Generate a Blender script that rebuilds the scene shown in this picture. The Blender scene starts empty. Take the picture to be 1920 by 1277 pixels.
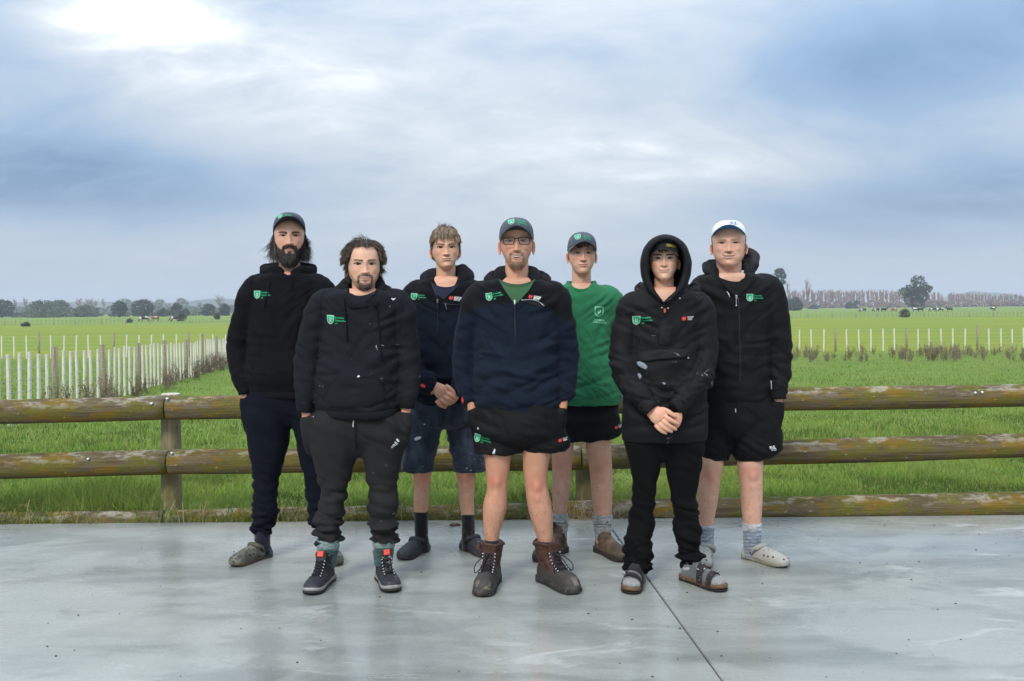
import bpy, bmesh, math, random
import numpy as np
from mathutils import Vector, Matrix
from mathutils.bvhtree import BVHTree

R = math.radians
SC = bpy.context.scene
COL = SC.collection

# ------------------------------------------------------------------ camera
F_PX, CAM_H, HZN, ROLL = 1867.0, 1.36, 576.0, 0.00886     # focal length in px of a 1920 px wide frame
cr_, sr_ = math.cos(ROLL), math.sin(ROLL)
cam_data = bpy.data.cameras.new('camera')
cam = bpy.data.objects.new('camera', cam_data)
COL.objects.link(cam)
cam_data.sensor_width = 36.0
cam_data.lens = 36.0 * F_PX / 1920.0
cam_data.shift_y = -(638.5 - HZN) / 1920.0
cam_data.clip_start, cam_data.clip_end = 0.1, 9000
m = Matrix(((cr_, sr_, 0, 0), (0, 0, -1, 0), (-sr_, cr_, 0, CAM_H), (0, 0, 0, 1)))
cam.matrix_world = m
SC.camera = cam

# ------------------------------------------------------------------ sky, sun, exposure
SUN_EL, SUN_AZ = R(40), R(205)          # azimuth clockwise from +Y: behind the camera, to its left
world = bpy.data.worlds.new('World')
SC.world = world
world.use_nodes = True
wt = world.node_tree
for n_ in list(wt.nodes):
    wt.nodes.remove(n_)

def wn(t, **kw):
    n = wt.nodes.new(t)
    for k, v in kw.items():
        if k.startswith('i_'):
            n.inputs[int(k[2:]) if k[2:].isdigit() else k[2:]].default_value = v
        else:
            setattr(n, k, v)
    return n

def wmath(op, a, b=None, c=None):
    n = wn('ShaderNodeMath', operation=op)
    for i, x in enumerate((a, b, c)):
        if x is None:
            continue
        if isinstance(x, (int, float)):
            n.inputs[i].default_value = x
        else:
            wt.links.new(x, n.inputs[i])
    return n.outputs[0]

def wmix(fac, a, b):
    n = wn('ShaderNodeMix', data_type='RGBA')
    for i, x in ((0, fac), (6, a), (7, b)):
        if isinstance(x, (int, float)):
            n.inputs[i].default_value = x
        elif isinstance(x, tuple):
            n.inputs[i].default_value = (*x, 1)
        else:
            wt.links.new(x, n.inputs[i])
    return n.outputs[2]

sky = wn('ShaderNodeTexSky', sky_type='NISHITA', sun_disc=False, sun_elevation=SUN_EL, sun_rotation=SUN_AZ)
tc = wn('ShaderNodeTexCoord')
nrm = wn('ShaderNodeVectorMath', operation='NORMALIZE')
wt.links.new(tc.outputs['Generated'], nrm.inputs[0])
sx = wn('ShaderNodeSeparateXYZ')
wt.links.new(nrm.outputs[0], sx.inputs[0])
X_, Y_, Z_ = sx.outputs
zz = wmath('MAXIMUM', Z_, 0.0)
den = wmath('ADD', zz, 0.34)
cx = wmath('DIVIDE', X_, den)
cy = wmath('DIVIDE', Y_, den)
cmb = wn('ShaderNodeCombineXYZ')
wt.links.new(cx, cmb.inputs[0]); wt.links.new(cy, cmb.inputs[1])
mp = wn('ShaderNodeMapping')
mp.inputs['Rotation'].default_value = (0, 0, R(-30))
mp.inputs['Scale'].default_value = (0.8, 1.35, 1)
wt.links.new(cmb.outputs[0], mp.inputs[0])

def wnoise(scale, detail, rough, dist, off):
    n = wn('ShaderNodeTexNoise')
    ad = wn('ShaderNodeVectorMath', operation='ADD')
    wt.links.new(mp.outputs[0], ad.inputs[0])
    ad.inputs[1].default_value = off
    wt.links.new(ad.outputs[0], n.inputs['Vector'])
    n.inputs['Scale'].default_value = scale
    n.inputs['Detail'].default_value = detail
    n.inputs['Roughness'].default_value = rough
    n.inputs['Distortion'].default_value = dist
    return n.outputs['Fac']

n1 = wnoise(0.9, 3, 0.5, 0.6, (3.1, 7.7, 0.0))
n2 = wnoise(2.3, 7, 0.58, 0.9, (11.0, 2.0, 5.0))
n3 = wnoise(7.0, 7, 0.62, 0.5, (1.0, 9.0, 2.0))
bright = wmath('ADD', wmath('MULTIPLY', n1, 0.50), wmath('ADD', wmath('MULTIPLY', n2, 0.55), wmath('MULTIPLY', n3, 0.24)))
ragged = wmath('MAXIMUM', wmath('ADD', -0.75, wmath('ADD', wmath('MULTIPLY', n2, 1.5), wmath('MULTIPLY', n3, 2.0))), 0.05)

def pix_dir(u, v):
    x, z = (u - 960) / F_PX, (HZN - v) / F_PX
    d = Vector((x * cr_ + z * sr_, 1.0, -x * sr_ + z * cr_))
    return d.normalized()

def blob(u, v, ax, az, amp):               # one cloud feature: a soft patch round a direction of the sky
    d = pix_dir(u, v)
    az_ = math.atan2(d.x, d.y)
    a = wmath('SUBTRACT', wmath('ARCTAN2', X_, Y_), az_)
    b = wmath('SUBTRACT', Z_, d.z)
    q = wmath('ADD', wmath('POWER', wmath('DIVIDE', a, ax), 2.0), wmath('POWER', wmath('DIVIDE', b, az), 2.0))
    return wmath('MULTIPLY', wmath('MULTIPLY', wmath('EXPONENT', wmath('MULTIPLY', q, -1.0)), amp), ragged)

for args in ((275, 18, .075, .030, .40), (330, 110, .05, .05, .16), (150, 40, .06, .03, .22), (480, 130, .14, .05, .12), (60, 330, .17, .05, -.26), (330, 345, .18, .04, -.12), (1680, 120, .22, .06, -.20),
             (1840, 370, .17, .04, -.30), (1500, 420, .2, .04, -.06), (950, 60, .26, .07, .06), (1300, 290, .20, .04, .12), (900, 320, .3, .05, .05), (40, 90, .06, .05, -.14), (700, 200, .12, .05, .06)):
    bright = wmath('ADD', bright, blob(*args))
ramp = wn('ShaderNodeValToRGB')
els = ramp.color_ramp.elements
els[0].position, els[0].color = 0.30, (0.165, 0.28, 0.465, 1)
els[1].position, els[1].color = 1.0, (0.93, 0.97, 1.0, 1)
for p_, c_ in ((0.45, (0.29, 0.425, 0.61)), (0.57, (0.44, 0.54, 0.66)), (0.70, (0.565, 0.635, 0.71)), (0.84, (0.69, 0.745, 0.80))):
    e_ = els.new(p_); e_.color = (*c_, 1)
wt.links.new(bright, ramp.inputs[0])
hz = wmath('EXPONENT', wmath('MULTIPLY', wmath('POWER', wmath('DIVIDE', zz, 0.075), 2.0), -1.0))
cloud = wmix(wmath('MULTIPLY', hz, 0.8), ramp.outputs[0], (0.50, 0.58, 0.68))
over = wmath('ADD', 0.62, wmath('MULTIPLY', wmath('POWER', zz, 1.5), 1.6))      # an overcast sky is brighter overhead
sc_ = wn('ShaderNodeVectorMath', operation='SCALE')
wt.links.new(cloud, sc_.inputs[0]); wt.links.new(over, sc_.inputs[3])
sc2 = wn('ShaderNodeVectorMath', operation='SCALE'); sc2.inputs[3].default_value = 10.0
wt.links.new(sc_.outputs[0], sc2.inputs[0])
full = wmix(0.94, sky.outputs[0], sc2.outputs[0])
bg = wn('ShaderNodeBackground'); bg.inputs[1].default_value = 0.1
wt.links.new(full, bg.inputs[0])
wo = wn('ShaderNodeOutputWorld')
wt.links.new(bg.outputs[0], wo.inputs[0])

sun_d = bpy.data.lights.new('sun', 'SUN')
sun_d.energy, sun_d.angle, sun_d.color = 1.5, R(15), (1.0, 0.92, 0.80)
sun = bpy.data.objects.new('sun', sun_d)
COL.objects.link(sun)
sv = Vector((math.sin(SUN_AZ) * math.cos(SUN_EL), math.cos(SUN_AZ) * math.cos(SUN_EL), math.sin(SUN_EL)))
sun.rotation_euler = sv.to_track_quat('Z', 'Y').to_euler()
sun.location = sv * 50

SC.view_settings.view_transform = 'Standard'
SC.view_settings.look = 'None'
SC.view_settings.gamma = 1
SC.view_settings.use_curve_mapping = False
SC.view_settings.exposure = 0.68
SC.render.engine = 'CYCLES'
SC.cycles.use_denoising = True
SC.cycles.max_bounces = 6
SC.cycles.volume_bounces = 0
SC.cycles.transparent_max_bounces = 8

# ------------------------------------------------------------------ helpers
def P(u, v, Y):
    """point of the place that lies Y metres ahead and shows at photo pixel (u, v)"""
    x, z = (u - 960.0) / F_PX, (HZN - v) / F_PX
    return np.array([(x * cr_ + z * sr_) * Y, Y, CAM_H + (-x * sr_ + z * cr_) * Y])

def G(u, v, z0=0.0):
    x, z = (u - 960.0) / F_PX, (HZN - v) / F_PX
    Y = (z0 - CAM_H) / (-x * sr_ + z * cr_)
    return P(u, v, Y)

def tag(o, label=None, cat=None, group=None, kind=None):
    for k, v in (('label', label), ('category', cat), ('group', group), ('kind', kind)):
        if v:
            o[k] = v
    return o

def empty(name, loc=(0, 0, 0)):
    o = bpy.data.objects.new(name, None)
    o.location = loc
    o.empty_display_size = 0.1
    COL.objects.link(o)
    return o

def mesh_data(name, v, f, smooth=True, colors=None):
    me = bpy.data.meshes.new(name)
    v = np.asarray(v, np.float32).reshape(-1, 3)
    if isinstance(f, np.ndarray):
        n, k = f.shape
        me.vertices.add(len(v)); me.vertices.foreach_set('co', v.ravel())
        me.loops.add(n * k); me.loops.foreach_set('vertex_index', f.astype(np.int32).ravel())
        me.polygons.add(n)
        me.polygons.foreach_set('loop_start', np.arange(0, n * k, k, dtype=np.int32))
        me.update(calc_edges=True)
        me.validate()
    else:
        me.from_pydata([tuple(map(float, p)) for p in v], [], [tuple(map(int, q)) for q in f])
    if smooth:
        me.polygons.foreach_set('use_smooth', np.ones(len(me.polygons), bool))
    if colors is not None:
        a = me.color_attributes.new('Col', 'FLOAT_COLOR', 'POINT')
        c4 = np.ones((len(v), 4), np.float32); c4[:, :3] = colors
        a.data.foreach_set('color', c4.ravel())
    return me

def obj(name, v, f, mat, parent=None, smooth=True, colors=None, me=None):
    if me is None:
        me = mesh_data(name, v, f, smooth, colors)
        if mat is not None:
            me.materials.append(mat)
    o = bpy.data.objects.new(name, me)
    COL.objects.link(o)
    if parent is not None:
        o.parent = parent
        o.matrix_parent_inverse = parent_inv(parent)
    return o

def parent_inv(p):
    """children that are modelled in place keep world coordinates under a root that stands elsewhere"""
    return Matrix.Translation(-Vector(p.location)) if p.parent is None else Matrix.Identity(4)

def cat(*parts):
    """join several (verts, faces) into one pair; faces as lists"""
    V, Fc, n = [], [], 0
    for v, f in parts:
        v = np.asarray(v, float).reshape(-1, 3)
        V.append(v)
        Fc.extend([tuple(int(i) + n for i in q) for q in f])
        n += len(v)
    return np.concatenate(V), Fc

def spline(t, tp, fp):
    """Catmull-Rom through the points (tp, fp); fp may be (n,) or (n, k)"""
    tp = np.asarray(tp, float); fp = np.asarray(fp, float)
    one = fp.ndim == 1
    if one:
        fp = fp[:, None]
    t = np.clip(np.asarray(t, float), tp[0], tp[-1])
    i = np.clip(np.searchsorted(tp, t, side='right') - 1, 0, len(tp) - 2)
    m = np.zeros_like(fp)
    d = np.diff(fp, axis=0) / np.diff(tp)[:, None]
    m[0], m[-1] = d[0], d[-1]
    if len(tp) > 2:
        h = np.diff(tp)[:, None]
        m[1:-1] = (d[:-1] * h[1:] + d[1:] * h[:-1]) / (h[1:] + h[:-1])
        flat = (d[:-1] * d[1:]) <= 0
        m[1:-1][flat] *= 0.35
    h = (tp[i + 1] - tp[i])[:, None]
    s = ((t - tp[i])[:, None]) / h
    r = ((2 * s**3 - 3 * s**2 + 1) * fp[i] + (s**3 - 2 * s**2 + s) * h * m[i]
         + (-2 * s**3 + 3 * s**2) * fp[i + 1] + (s**3 - s**2) * h * m[i + 1])
    return r[:, 0] if one else r

def loft(rings, cap0=True, cap1=True, closed=True):
    rings = np.asarray(rings, float)
    M_, N_, _ = rings.shape
    v = rings.reshape(-1, 3)
    f = []
    for i in range(M_ - 1):
        for j in range(N_ if closed else N_ - 1):
            a, b = i * N_ + j, i * N_ + (j + 1) % N_
            f.append((a, b, b + N_, a + N_))
    if cap0:
        v = np.vstack([v, rings[0].mean(0)]); c = len(v) - 1
        f += [((j + 1) % N_, j, c) for j in range(N_)]
    if cap1:
        v = np.vstack([v, rings[-1].mean(0)]); c = len(v) - 1; o = (M_ - 1) * N_
        f += [(o + j, o + (j + 1) % N_, c) for j in range(N_)]
    return v, f

def unit(a):
    return a / (np.linalg.norm(a, axis=-1, keepdims=True) + 1e-12)

def tube(pts, rad, n=12, steps=None, up=(0, -1, 0), flat=1.0, round_ends=True):
    """tube through pts; rad one value, one per point; flat: second radius as a share of the first
    (the second axis points along `up`)"""
    pts = np.asarray(pts, float)
    k = len(pts)
    rad = np.full(k, rad, float) if np.isscalar(rad) else np.asarray(rad, float)
    fl = np.full(k, flat, float) if np.isscalar(flat) else np.asarray(flat, float)
    L = np.concatenate([[0], np.cumsum(np.linalg.norm(np.diff(pts, axis=0), axis=1))])
    L = L + np.arange(k) * 1e-9
    steps = steps or max(k, 2)
    t = np.linspace(0, L[-1], steps)
    c = spline(t, L, pts); r = spline(t, L, rad); g = spline(t, L, fl)
    if round_ends and steps > 3:
        pass
    tan = unit(np.gradient(c, axis=0))
    upv = np.asarray(up, float)
    a2 = unit(upv - (tan @ upv)[:, None] * tan)
    a1 = np.cross(tan, a2)
    th = np.linspace(0, 2 * math.pi, n, endpoint=False)
    rings = (c[:, None] + (r[:, None] * np.cos(th))[..., None] * a1[:, None]
             + ((r * g)[:, None] * np.sin(th))[..., None] * a2[:, None])
    return loft(rings)

def box(cx, cy, cz, sx, sy, sz):
    v = np.array([[x, y, z] for x in (-.5, .5) for y in (-.5, .5) for z in (-.5, .5)]) * (sx, sy, sz) + (cx, cy, cz)
    f = [(0, 1, 3, 2), (4, 6, 7, 5), (0, 4, 5, 1), (2, 3, 7, 6), (0, 2, 6, 4), (1, 5, 7, 3)]
    return v, f

# gradient noise on numpy points
_GR = np.array([[1,1,0],[-1,1,0],[1,-1,0],[-1,-1,0],[1,0,1],[-1,0,1],[1,0,-1],[-1,0,-1],[0,1,1],[0,-1,1],[0,1,-1],[0,-1,-1],[1,1,0],[-1,1,0],[0,-1,1],[0,-1,-1]], float)
def pnoise(p, seed=0):
    p = np.asarray(p, float)
    i = np.floor(p).astype(np.int64); f = p - i
    u = f * f * f * (f * (f * 6 - 15) + 10)
    def g(dx, dy, dz):
        h = (i[:, 0] + dx) * 374761393 + (i[:, 1] + dy) * 668265263 + (i[:, 2] + dz) * 2147483647 + seed * 1274126177
        h = (h ^ (h >> 13)) * 1274126177
        h = (h ^ (h >> 16)) & 15
        return np.einsum('ij,ij->i', _GR[h], f - (dx, dy, dz))
    x00 = g(0,0,0) * (1 - u[:, 0]) + g(1,0,0) * u[:, 0]
    x10 = g(0,1,0) * (1 - u[:, 0]) + g(1,1,0) * u[:, 0]
    x01 = g(0,0,1) * (1 - u[:, 0]) + g(1,0,1) * u[:, 0]
    x11 = g(0,1,1) * (1 - u[:, 0]) + g(1,1,1) * u[:, 0]
    y0 = x00 * (1 - u[:, 1]) + x10 * u[:, 1]
    y1 = x01 * (1 - u[:, 1]) + x11 * u[:, 1]
    return y0 * (1 - u[:, 2]) + y1 * u[:, 2]

def fbm(p, oct=3, seed=0):
    p = np.asarray(p, float)
    s, a = 0, 1.0
    for k in range(oct):
        s = s + a * pnoise(p * 2**k, seed + k * 7); a *= 0.5
    return s

def sstep(a, b, x):
    t = np.clip((x - a) / (b - a), 0, 1)
    return t * t * (3 - 2 * t)

# ------------------------------------------------------------------ materials
class Mt:
    def __init__(s, name, color=(.5, .5, .5), rough=.8, spec=.5, **kw):
        s.m = bpy.data.materials.new(name); s.m.use_nodes = True
        s.t = s.m.node_tree; s.b = s.t.nodes['Principled BSDF']
        s.b.inputs['Base Color'].default_value = (*color, 1)
        s.b.inputs['Roughness'].default_value = rough
        s.b.inputs['Specular IOR Level'].default_value = spec
        for k, v in kw.items():
            s.b.inputs[k.replace('_', ' ')].default_value = v
        s._tc = None
    def n(s, t, **kw):
        n = s.t.nodes.new(t)
        for k, v in kw.items():
            setattr(n, k, v)
        return n
    def put(s, sock, x):
        if isinstance(x, (int, float)):
            sock.default_value = x
        elif isinstance(x, tuple):
            sock.default_value = (*x, 1) if len(x) == 3 and sock.type == 'RGBA' else x
        else:
            s.t.links.new(x, sock)
    def co(s, scale=(1, 1, 1), rot=(0, 0, 0), kind='Object', loc=(0, 0, 0)):
        if s._tc is None:
            s._tc = s.n('ShaderNodeTexCoord')
        mp = s.n('ShaderNodeMapping')
        mp.inputs['Scale'].default_value = scale; mp.inputs['Rotation'].default_value = rot; mp.inputs['Location'].default_value = loc
        s.t.links.new(s._tc.outputs[kind], mp.inputs[0])
        return mp.outputs[0]
    def noise(s, scale, detail=4, rough=.55, vec=None, dist=0.0):
        n = s.n('ShaderNodeTexNoise')
        s.put(n.inputs['Vector'], vec if vec is not None else s.co())
        n.inputs['Scale'].default_value = scale; n.inputs['Detail'].default_value = detail
        n.inputs['Roughness'].default_value = rough; n.inputs['Distortion'].default_value = dist
        return n.outputs['Fac']
    def vor(s, scale, vec=None, feature='F1'):
        n = s.n('ShaderNodeTexVoronoi', feature=feature)
        s.put(n.inputs['Vector'], vec if vec is not None else s.co())
        n.inputs['Scale'].default_value = scale
        return n.outputs['Distance']
    def rng(s, x, a, b, c=0.0, d=1.0):
        n = s.n('ShaderNodeMapRange', interpolation_type='SMOOTHSTEP')
        s.put(n.inputs[0], x)
        for i, q in enumerate((a, b, c, d)):
            n.inputs[i + 1].default_value = q
        return n.outputs[0]
    def math(s, op, a, b=0.0):
        n = s.n('ShaderNodeMath', operation=op)
        s.put(n.inputs[0], a); s.put(n.inputs[1], b)
        return n.outputs[0]
    def mix(s, fac, a, b, blend='MIX'):
        n = s.n('ShaderNodeMix', data_type='RGBA', blend_type=blend)
        s.put(n.inputs[0], fac); s.put(n.inputs[6], a); s.put(n.inputs[7], b)
        return n.outputs[2]
    def attr(s, name='Col'):
        n = s.n('ShaderNodeAttribute', attribute_name=name)
        return n.outputs['Color']
    def color(s, x):
        s.put(s.b.inputs['Base Color'], x); return s
    def rough(s, x):
        s.put(s.b.inputs['Roughness'], x); return s
    def bump(s, h, strength=.3, dist=.01):
        n = s.n('ShaderNodeBump')
        n.inputs['Strength'].default_value = strength; n.inputs['Distance'].default_value = dist
        s.put(n.inputs['Height'], h)
        s.t.links.new(n.outputs[0], s.b.inputs['Normal'])
        return s
# ================================================================== the setting
rng = np.random.default_rng(7)

def zt(X, Y):
    """height of the paddock"""
    X = np.asarray(X, float); Y = np.asarray(Y, float)
    z = np.interp(Y, [-60, 6.3, 6.36, 7.2, 16.75, 26.7, 38, 48, 180, 3000], [-.16, -.14, -.05, -.06, -.44, -.64, -.86, -.93, -1.3, -1.3])
    w = np.clip((Y - 7) / 20, 0, 1) * np.clip((4000 - Y) / 3000, 0, 1)
    p = np.stack([X * .21, Y * .21, 0 * X], -1).reshape(-1, 3)
    q = np.stack([X * .02, Y * .02, 0 * X + 3.3], -1).reshape(-1, 3)
    return z + (.05 * pnoise(p, 3).reshape(X.shape) + .22 * pnoise(q, 4).reshape(X.shape) * np.clip((Y - 25) / 60, 0, 1)) * w

# pasture: one sheet to the horizon
ys = np.concatenate([np.linspace(-60, 5.5, 14), np.linspace(6.0, 12, 40), np.geomspace(12.3, 60, 70), np.geomspace(61, 3000, 70)])
ss = np.linspace(-1, 1, 121); ss = .35 * ss + .65 * ss**3
YY, S_ = np.meshgrid(ys, ss, indexing='ij')
XX = S_ * (np.abs(YY) * 1.3 + 40)
ZZ = zt(XX, YY)
gv = np.stack([XX, YY, ZZ], -1).reshape(-1, 3)
nr, nc = YY.shape
ii, jj = np.meshgrid(np.arange(nr - 1), np.arange(nc - 1), indexing='ij')
a_ = (ii * nc + jj).ravel()
gf = np.stack([a_, a_ + 1, a_ + 1 + nc, a_ + nc], -1)
M = Mt('pasture_turf', rough=.95, spec=.1)
co = M.co()
big = M.noise(.035, 4, .6, co); mid = M.noise(.6, 5, .6, co); fine = M.noise(9, 5, .7, co)
sepn = M.n('ShaderNodeSeparateXYZ'); M.put(sepn.inputs[0], co)
streak = M.noise(1.0, 4, .6, M.co((.05, .5, 1)))
c1 = M.mix(M.rng(fine, .3, .7), (.078, .138, .020), (.165, .245, .042))
c1 = M.mix(M.rng(mid, .35, .7), c1, (.155, .21, .048))
c2 = M.mix(M.rng(streak, .35, .65), (.185, .222, .024), (.262, .288, .036))
c2 = M.mix(M.rng(big, .35, .65), c2, (.175, .235, .034))
c2 = M.mix(M.rng(fine, .35, .75, 0, .35), c2, (.12, .18, .02))
c3 = M.mix(M.rng(big, .4, .62), (.14, .215, .04), (.19, .25, .05))
c = M.mix(M.rng(sepn.outputs[1], 44, 52), c1, c2)
c = M.mix(M.rng(sepn.outputs[1], 186, 192), c, c3)
M.color(c).bump(M.math('ADD', mid, fine), .6, .06)
ground = obj('pasture', gv, gf, M.m)
tag(ground, kind='structure')

# concrete slab in two bays with a sawn joint between them
EDGE_Y = float(G(960, 974)[1])
ja, jb = G(1135, 975), G(1355, 1277)
jd = (jb - ja) / (jb[1] - ja[1])
def joint_x(y): return ja[0] + jd[0] * (y - ja[1])
M = Mt('wet_concrete', rough=.3, spec=.5)
co = M.co()
trow = M.noise(1.0, 6, .62, M.co((.9, 3.2, 1)))
blot = M.noise(.75, 5, .6, co, .6)
fine = M.noise(55, 4, .7, co)
spk = M.noise(16, 3, .6, M.co((.6, 1.5, 1)))
grain = M.noise(140, 3, .7, co)
c = M.mix(M.rng(trow, .36, .62), (.155, .170, .152), (.285, .298, .270))
c = M.mix(M.rng(blot, .50, .58, 0, .7), c, (.34, .352, .32))
c = M.mix(M.rng(M.noise(1.7, 7, .7, M.co((.55, 1.2, 1), loc=(9, 3, 0)), .5), .52, .60, 0, .55), c, (.175, .186, .178))
pale = M.math('MULTIPLY', M.rng(M.noise(2.1, 7, .68, M.co((.7, 1.7, 1), loc=(3.3, 1.2, 0)), .8), .57, .66), M.rng(M.noise(.5, 3, .5, M.co(loc=(7, 2, 0))), .40, .52))
c = M.mix(M.math('MULTIPLY', pale, .45), c, (.50, .51, .495))
tan = M.rng(M.noise(.55, 4, .55, M.co((1, .8, 1), loc=(1.7, 9.1, 0))), .56, .68)
c = M.mix(M.math('MULTIPLY', tan, .5), c, (.33, .305, .255))
pit = M.rng(M.noise(5.5, 6, .75, M.co(loc=(4, 4, 4))), .66, .74)
c = M.mix(M.math('MULTIPLY', pit, .35), c, (.15, .165, .17))
c = M.mix(M.rng(fine, .3, .75, 0, .35), c, (.19, .205, .20))
c = M.mix(M.rng(grain, .35, .7, 0, .3), c, (.42, .43, .42))
wet = M.rng(M.noise(.62, 4, .55, M.co((1, .75, 1), loc=(5, 5, 0)), .4), .36, .62)
rg = M.math('ADD', M.math('MULTIPLY', wet, -.21), M.math('ADD', .35, M.math('MULTIPLY', M.rng(spk, .3, .7), .10)))
rg = M.math('ADD', rg, M.math('MULTIPLY', pale, .3))
M.color(c).rough(rg).bump(M.math('ADD', M.math('MULTIPLY', trow, .6), M.math('MULTIPLY', fine, .12)), .10, .012)
CONC = M.m
def bay(name, left):
    g = .0035
    y0, y1 = -6.0, EDGE_Y
    e0, e1 = joint_x(y0), joint_x(y1)
    if left:
        q = [(-14, y0), (e0 - g, y0), (e1 - g, y1), (-14, y1)]
    else:
        q = [(e0 + g, y0), (14, y0), (14, y1), (e1 + g, y1)]
    bm = bmesh.new()
    vs = [bm.verts.new((x, y, 0)) for x, y in q]
    fc = bm.faces.new(vs)
    r = bmesh.ops.extrude_face_region(bm, geom=[fc])
    for e in r['geom']:
        if isinstance(e, bmesh.types.BMVert):
            e.co.z = -.12
    bmesh.ops.recalc_face_normals(bm, faces=bm.faces)
    bmesh.ops.bevel(bm, geom=[e for e in bm.edges if all(v.co.z > -.01 for v in e.verts)], offset=.003, segments=2, affect='EDGES')
    me = bpy.data.meshes.new(name); bm.to_mesh(me); bm.free()
    me.materials.append(CONC)
    o = bpy.data.objects.new(name, me); COL.objects.link(o)
    return tag(o, kind='structure')
bay('concrete_slab', True); bay('concrete_slab', False)

# bits of grit and dried leaf on the slab
M = Mt('grit', (.03, .028, .025), .9)
mm = M.m
M = Mt('dead_leaf', (.09, .05, .03), .8); leaf_m = M.m
rr = random.Random(5)
grit_v, grit_f = [], []
def pebble(x, y, s, parts):
    t = np.linspace(0, 2 * math.pi, 6, endpoint=False)
    k = np.array([rr.uniform(.7, 1.2) for _ in t])
    ring = np.stack([x + s * k * np.cos(t), y + s * .8 * k * np.sin(t), np.full(6, .0005)], -1)
    top = np.stack([x + .5 * s * k * np.cos(t), y + .4 * s * k * np.sin(t), np.full(6, s * .7)], -1)
    parts.append(loft([ring, top], cap0=False))
parts = []
for _ in range(150):
    u = rr.uniform(1250, 1910) if rr.random() < .55 else rr.uniform(0, 1250)
    v = 985 + 285 * rr.random()**1.6
    g = G(u, v)
    if g[1] < EDGE_Y - .02:
        pebble(g[0], g[1], rr.choice((.0025, .003, .004, .006)), parts)
v, f = cat(*parts)
tag(obj('grit', v, f, mm), 'dark specks of grit scattered over the wet concrete slab', 'grit', kind='stuff')
g = G(853, 986)
t = np.linspace(0, 2 * math.pi, 14, endpoint=False)
lv = np.stack([g[0] + .035 * np.cos(t), g[1] + .018 * np.sin(t) * (1 + .4 * np.cos(3 * t)), .004 + .010 * np.abs(np.sin(2 * t))], -1)
v, f = loft([lv * (1, 1, .2) + (0, 0, .001), lv, (lv - lv.mean(0)) * (.5, .5, 1) + lv.mean(0) + (0, 0, .004)])
tag(obj('dead_leaf', v, f, leaf_m), 'brown crumpled dead leaf on the concrete behind the dark grey clogs', 'leaf')

# ------------------------------------------------------------------ log barrier
M = Mt('weathered_log', rough=1.0, spec=.05)
co = M.co((1, 1, 1))
al = M.co((.5, 5, 5))
grain = M.noise(6, 6, .65, M.co((.35, 7, 7)))
patch = M.noise(4.2, 6, .66, M.co((.8, 1.8, 1.8)))
patch2 = M.noise(5.5, 6, .68, M.co((.9, 1.8, 1.8), loc=(5, 3, 1)))
fl = M.noise(42, 4, .7, M.co((.6, 1, 1)))
c = M.mix(M.rng(grain, .3, .7), (.085, .066, .036), (.165, .132, .080))
c = M.mix(M.rng(patch, .48, .60, 0, .9), c, (.19, .122, .020))
c = M.mix(M.rng(patch2, .48, .60, 0, .85), c, (.125, .120, .026))
nz = M.n('ShaderNodeNewGeometry'); sz = M.n('ShaderNodeSeparateXYZ'); M.put(sz.inputs[0], nz.outputs['Normal'])
lich = M.math('MULTIPLY', M.rng(sz.outputs[2], -.1, .95), M.rng(M.noise(9, 7, .74, M.co((.5, 1.4, 1.4), loc=(2, 2, 2))), .49, .62))
c = M.mix(M.math('MULTIPLY', lich, .7), c, (.43, .40, .34))
c = M.mix(M.rng(fl, .64, .70, 0, .7), c, (.42, .39, .29))
c = M.mix(M.rng(grain, .2, .36, .55, 0), c, (.05, .04, .022))
M.color(c).bump(M.math('ADD', grain, M.math('MULTIPLY', fl, .4)), .9, .018)
LOG = M.m
M = Mt('weathered_post', rough=.9, spec=.2)
grain = M.noise(6, 6, .65, M.co((7, 7, .35)))
c = M.mix(M.rng(grain, .3, .7), (.15, .125, .07), (.29, .255, .165))
c = M.mix(M.rng(M.noise(2.6, 5, .6, M.co((2, 2, .8))), .50, .68, 0, .8), c, (.15, .13, .04))
c = M.mix(M.rng(M.noise(16, 5, .7), .62, .72, 0, .8), c, (.05, .045, .03))
M.color(c).bump(grain, .5, .01)
POST = M.m
M = Mt('end_grain', (.46, .43, .35), .9); M.color(M.mix(M.rng(M.noise(30, 4), .3, .7), (.38, .35, .27), (.55, .52, .45))); ENDG = M.m
M = Mt('galvanised', (.62, .64, .66), .45, Metallic=.9); GALV = M.m

def log_piece(name, p0, p1, r0, r1, mat, parent, seed, n=28, steps=46, bow=0.0):
    p0, p1 = np.asarray(p0, float), np.asarray(p1, float)
    t = np.linspace(0, 1, steps)
    c = p0 + (p1 - p0) * t[:, None]
    c[:, 2] += bow * np.sin(math.pi * t)
    ax = unit(p1 - p0)
    a1 = unit(np.cross(ax, (0.3, -1, .2))); a2 = np.cross(ax, a1)
    th = np.linspace(0, 2 * math.pi, n, endpoint=False)
    Tt, Th = np.meshgrid(t, th, indexing='ij')
    L = np.linalg.norm(p1 - p0)
    q = np.stack([Tt * L * 1.3, np.cos(Th) * 1.2, np.sin(Th) * 1.2 + seed], -1).reshape(-1, 3)
    w = np.stack([Tt * L * .8, np.cos(Th) * 5, np.sin(Th) * 5 + seed], -1).reshape(-1, 3)
    nse = (.075 * pnoise(q, seed) + .05 * pnoise(w, seed + 1)).reshape(Tt.shape)
    r = (r0 + (r1 - r0) * t)[:, None] * (1 + nse)
    r[0] *= .97; r[-1] *= .97
    rings = c[:, None] + (r * np.cos(Th))[..., None] * a1 + (r * np.sin(Th))[..., None] * a2
    v, f = loft(rings)
    org = (p0 + p1) / 2
    o = obj(name, v - org, f, mat, None)
    o.location = org
    o.parent = parent
    return o

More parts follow.
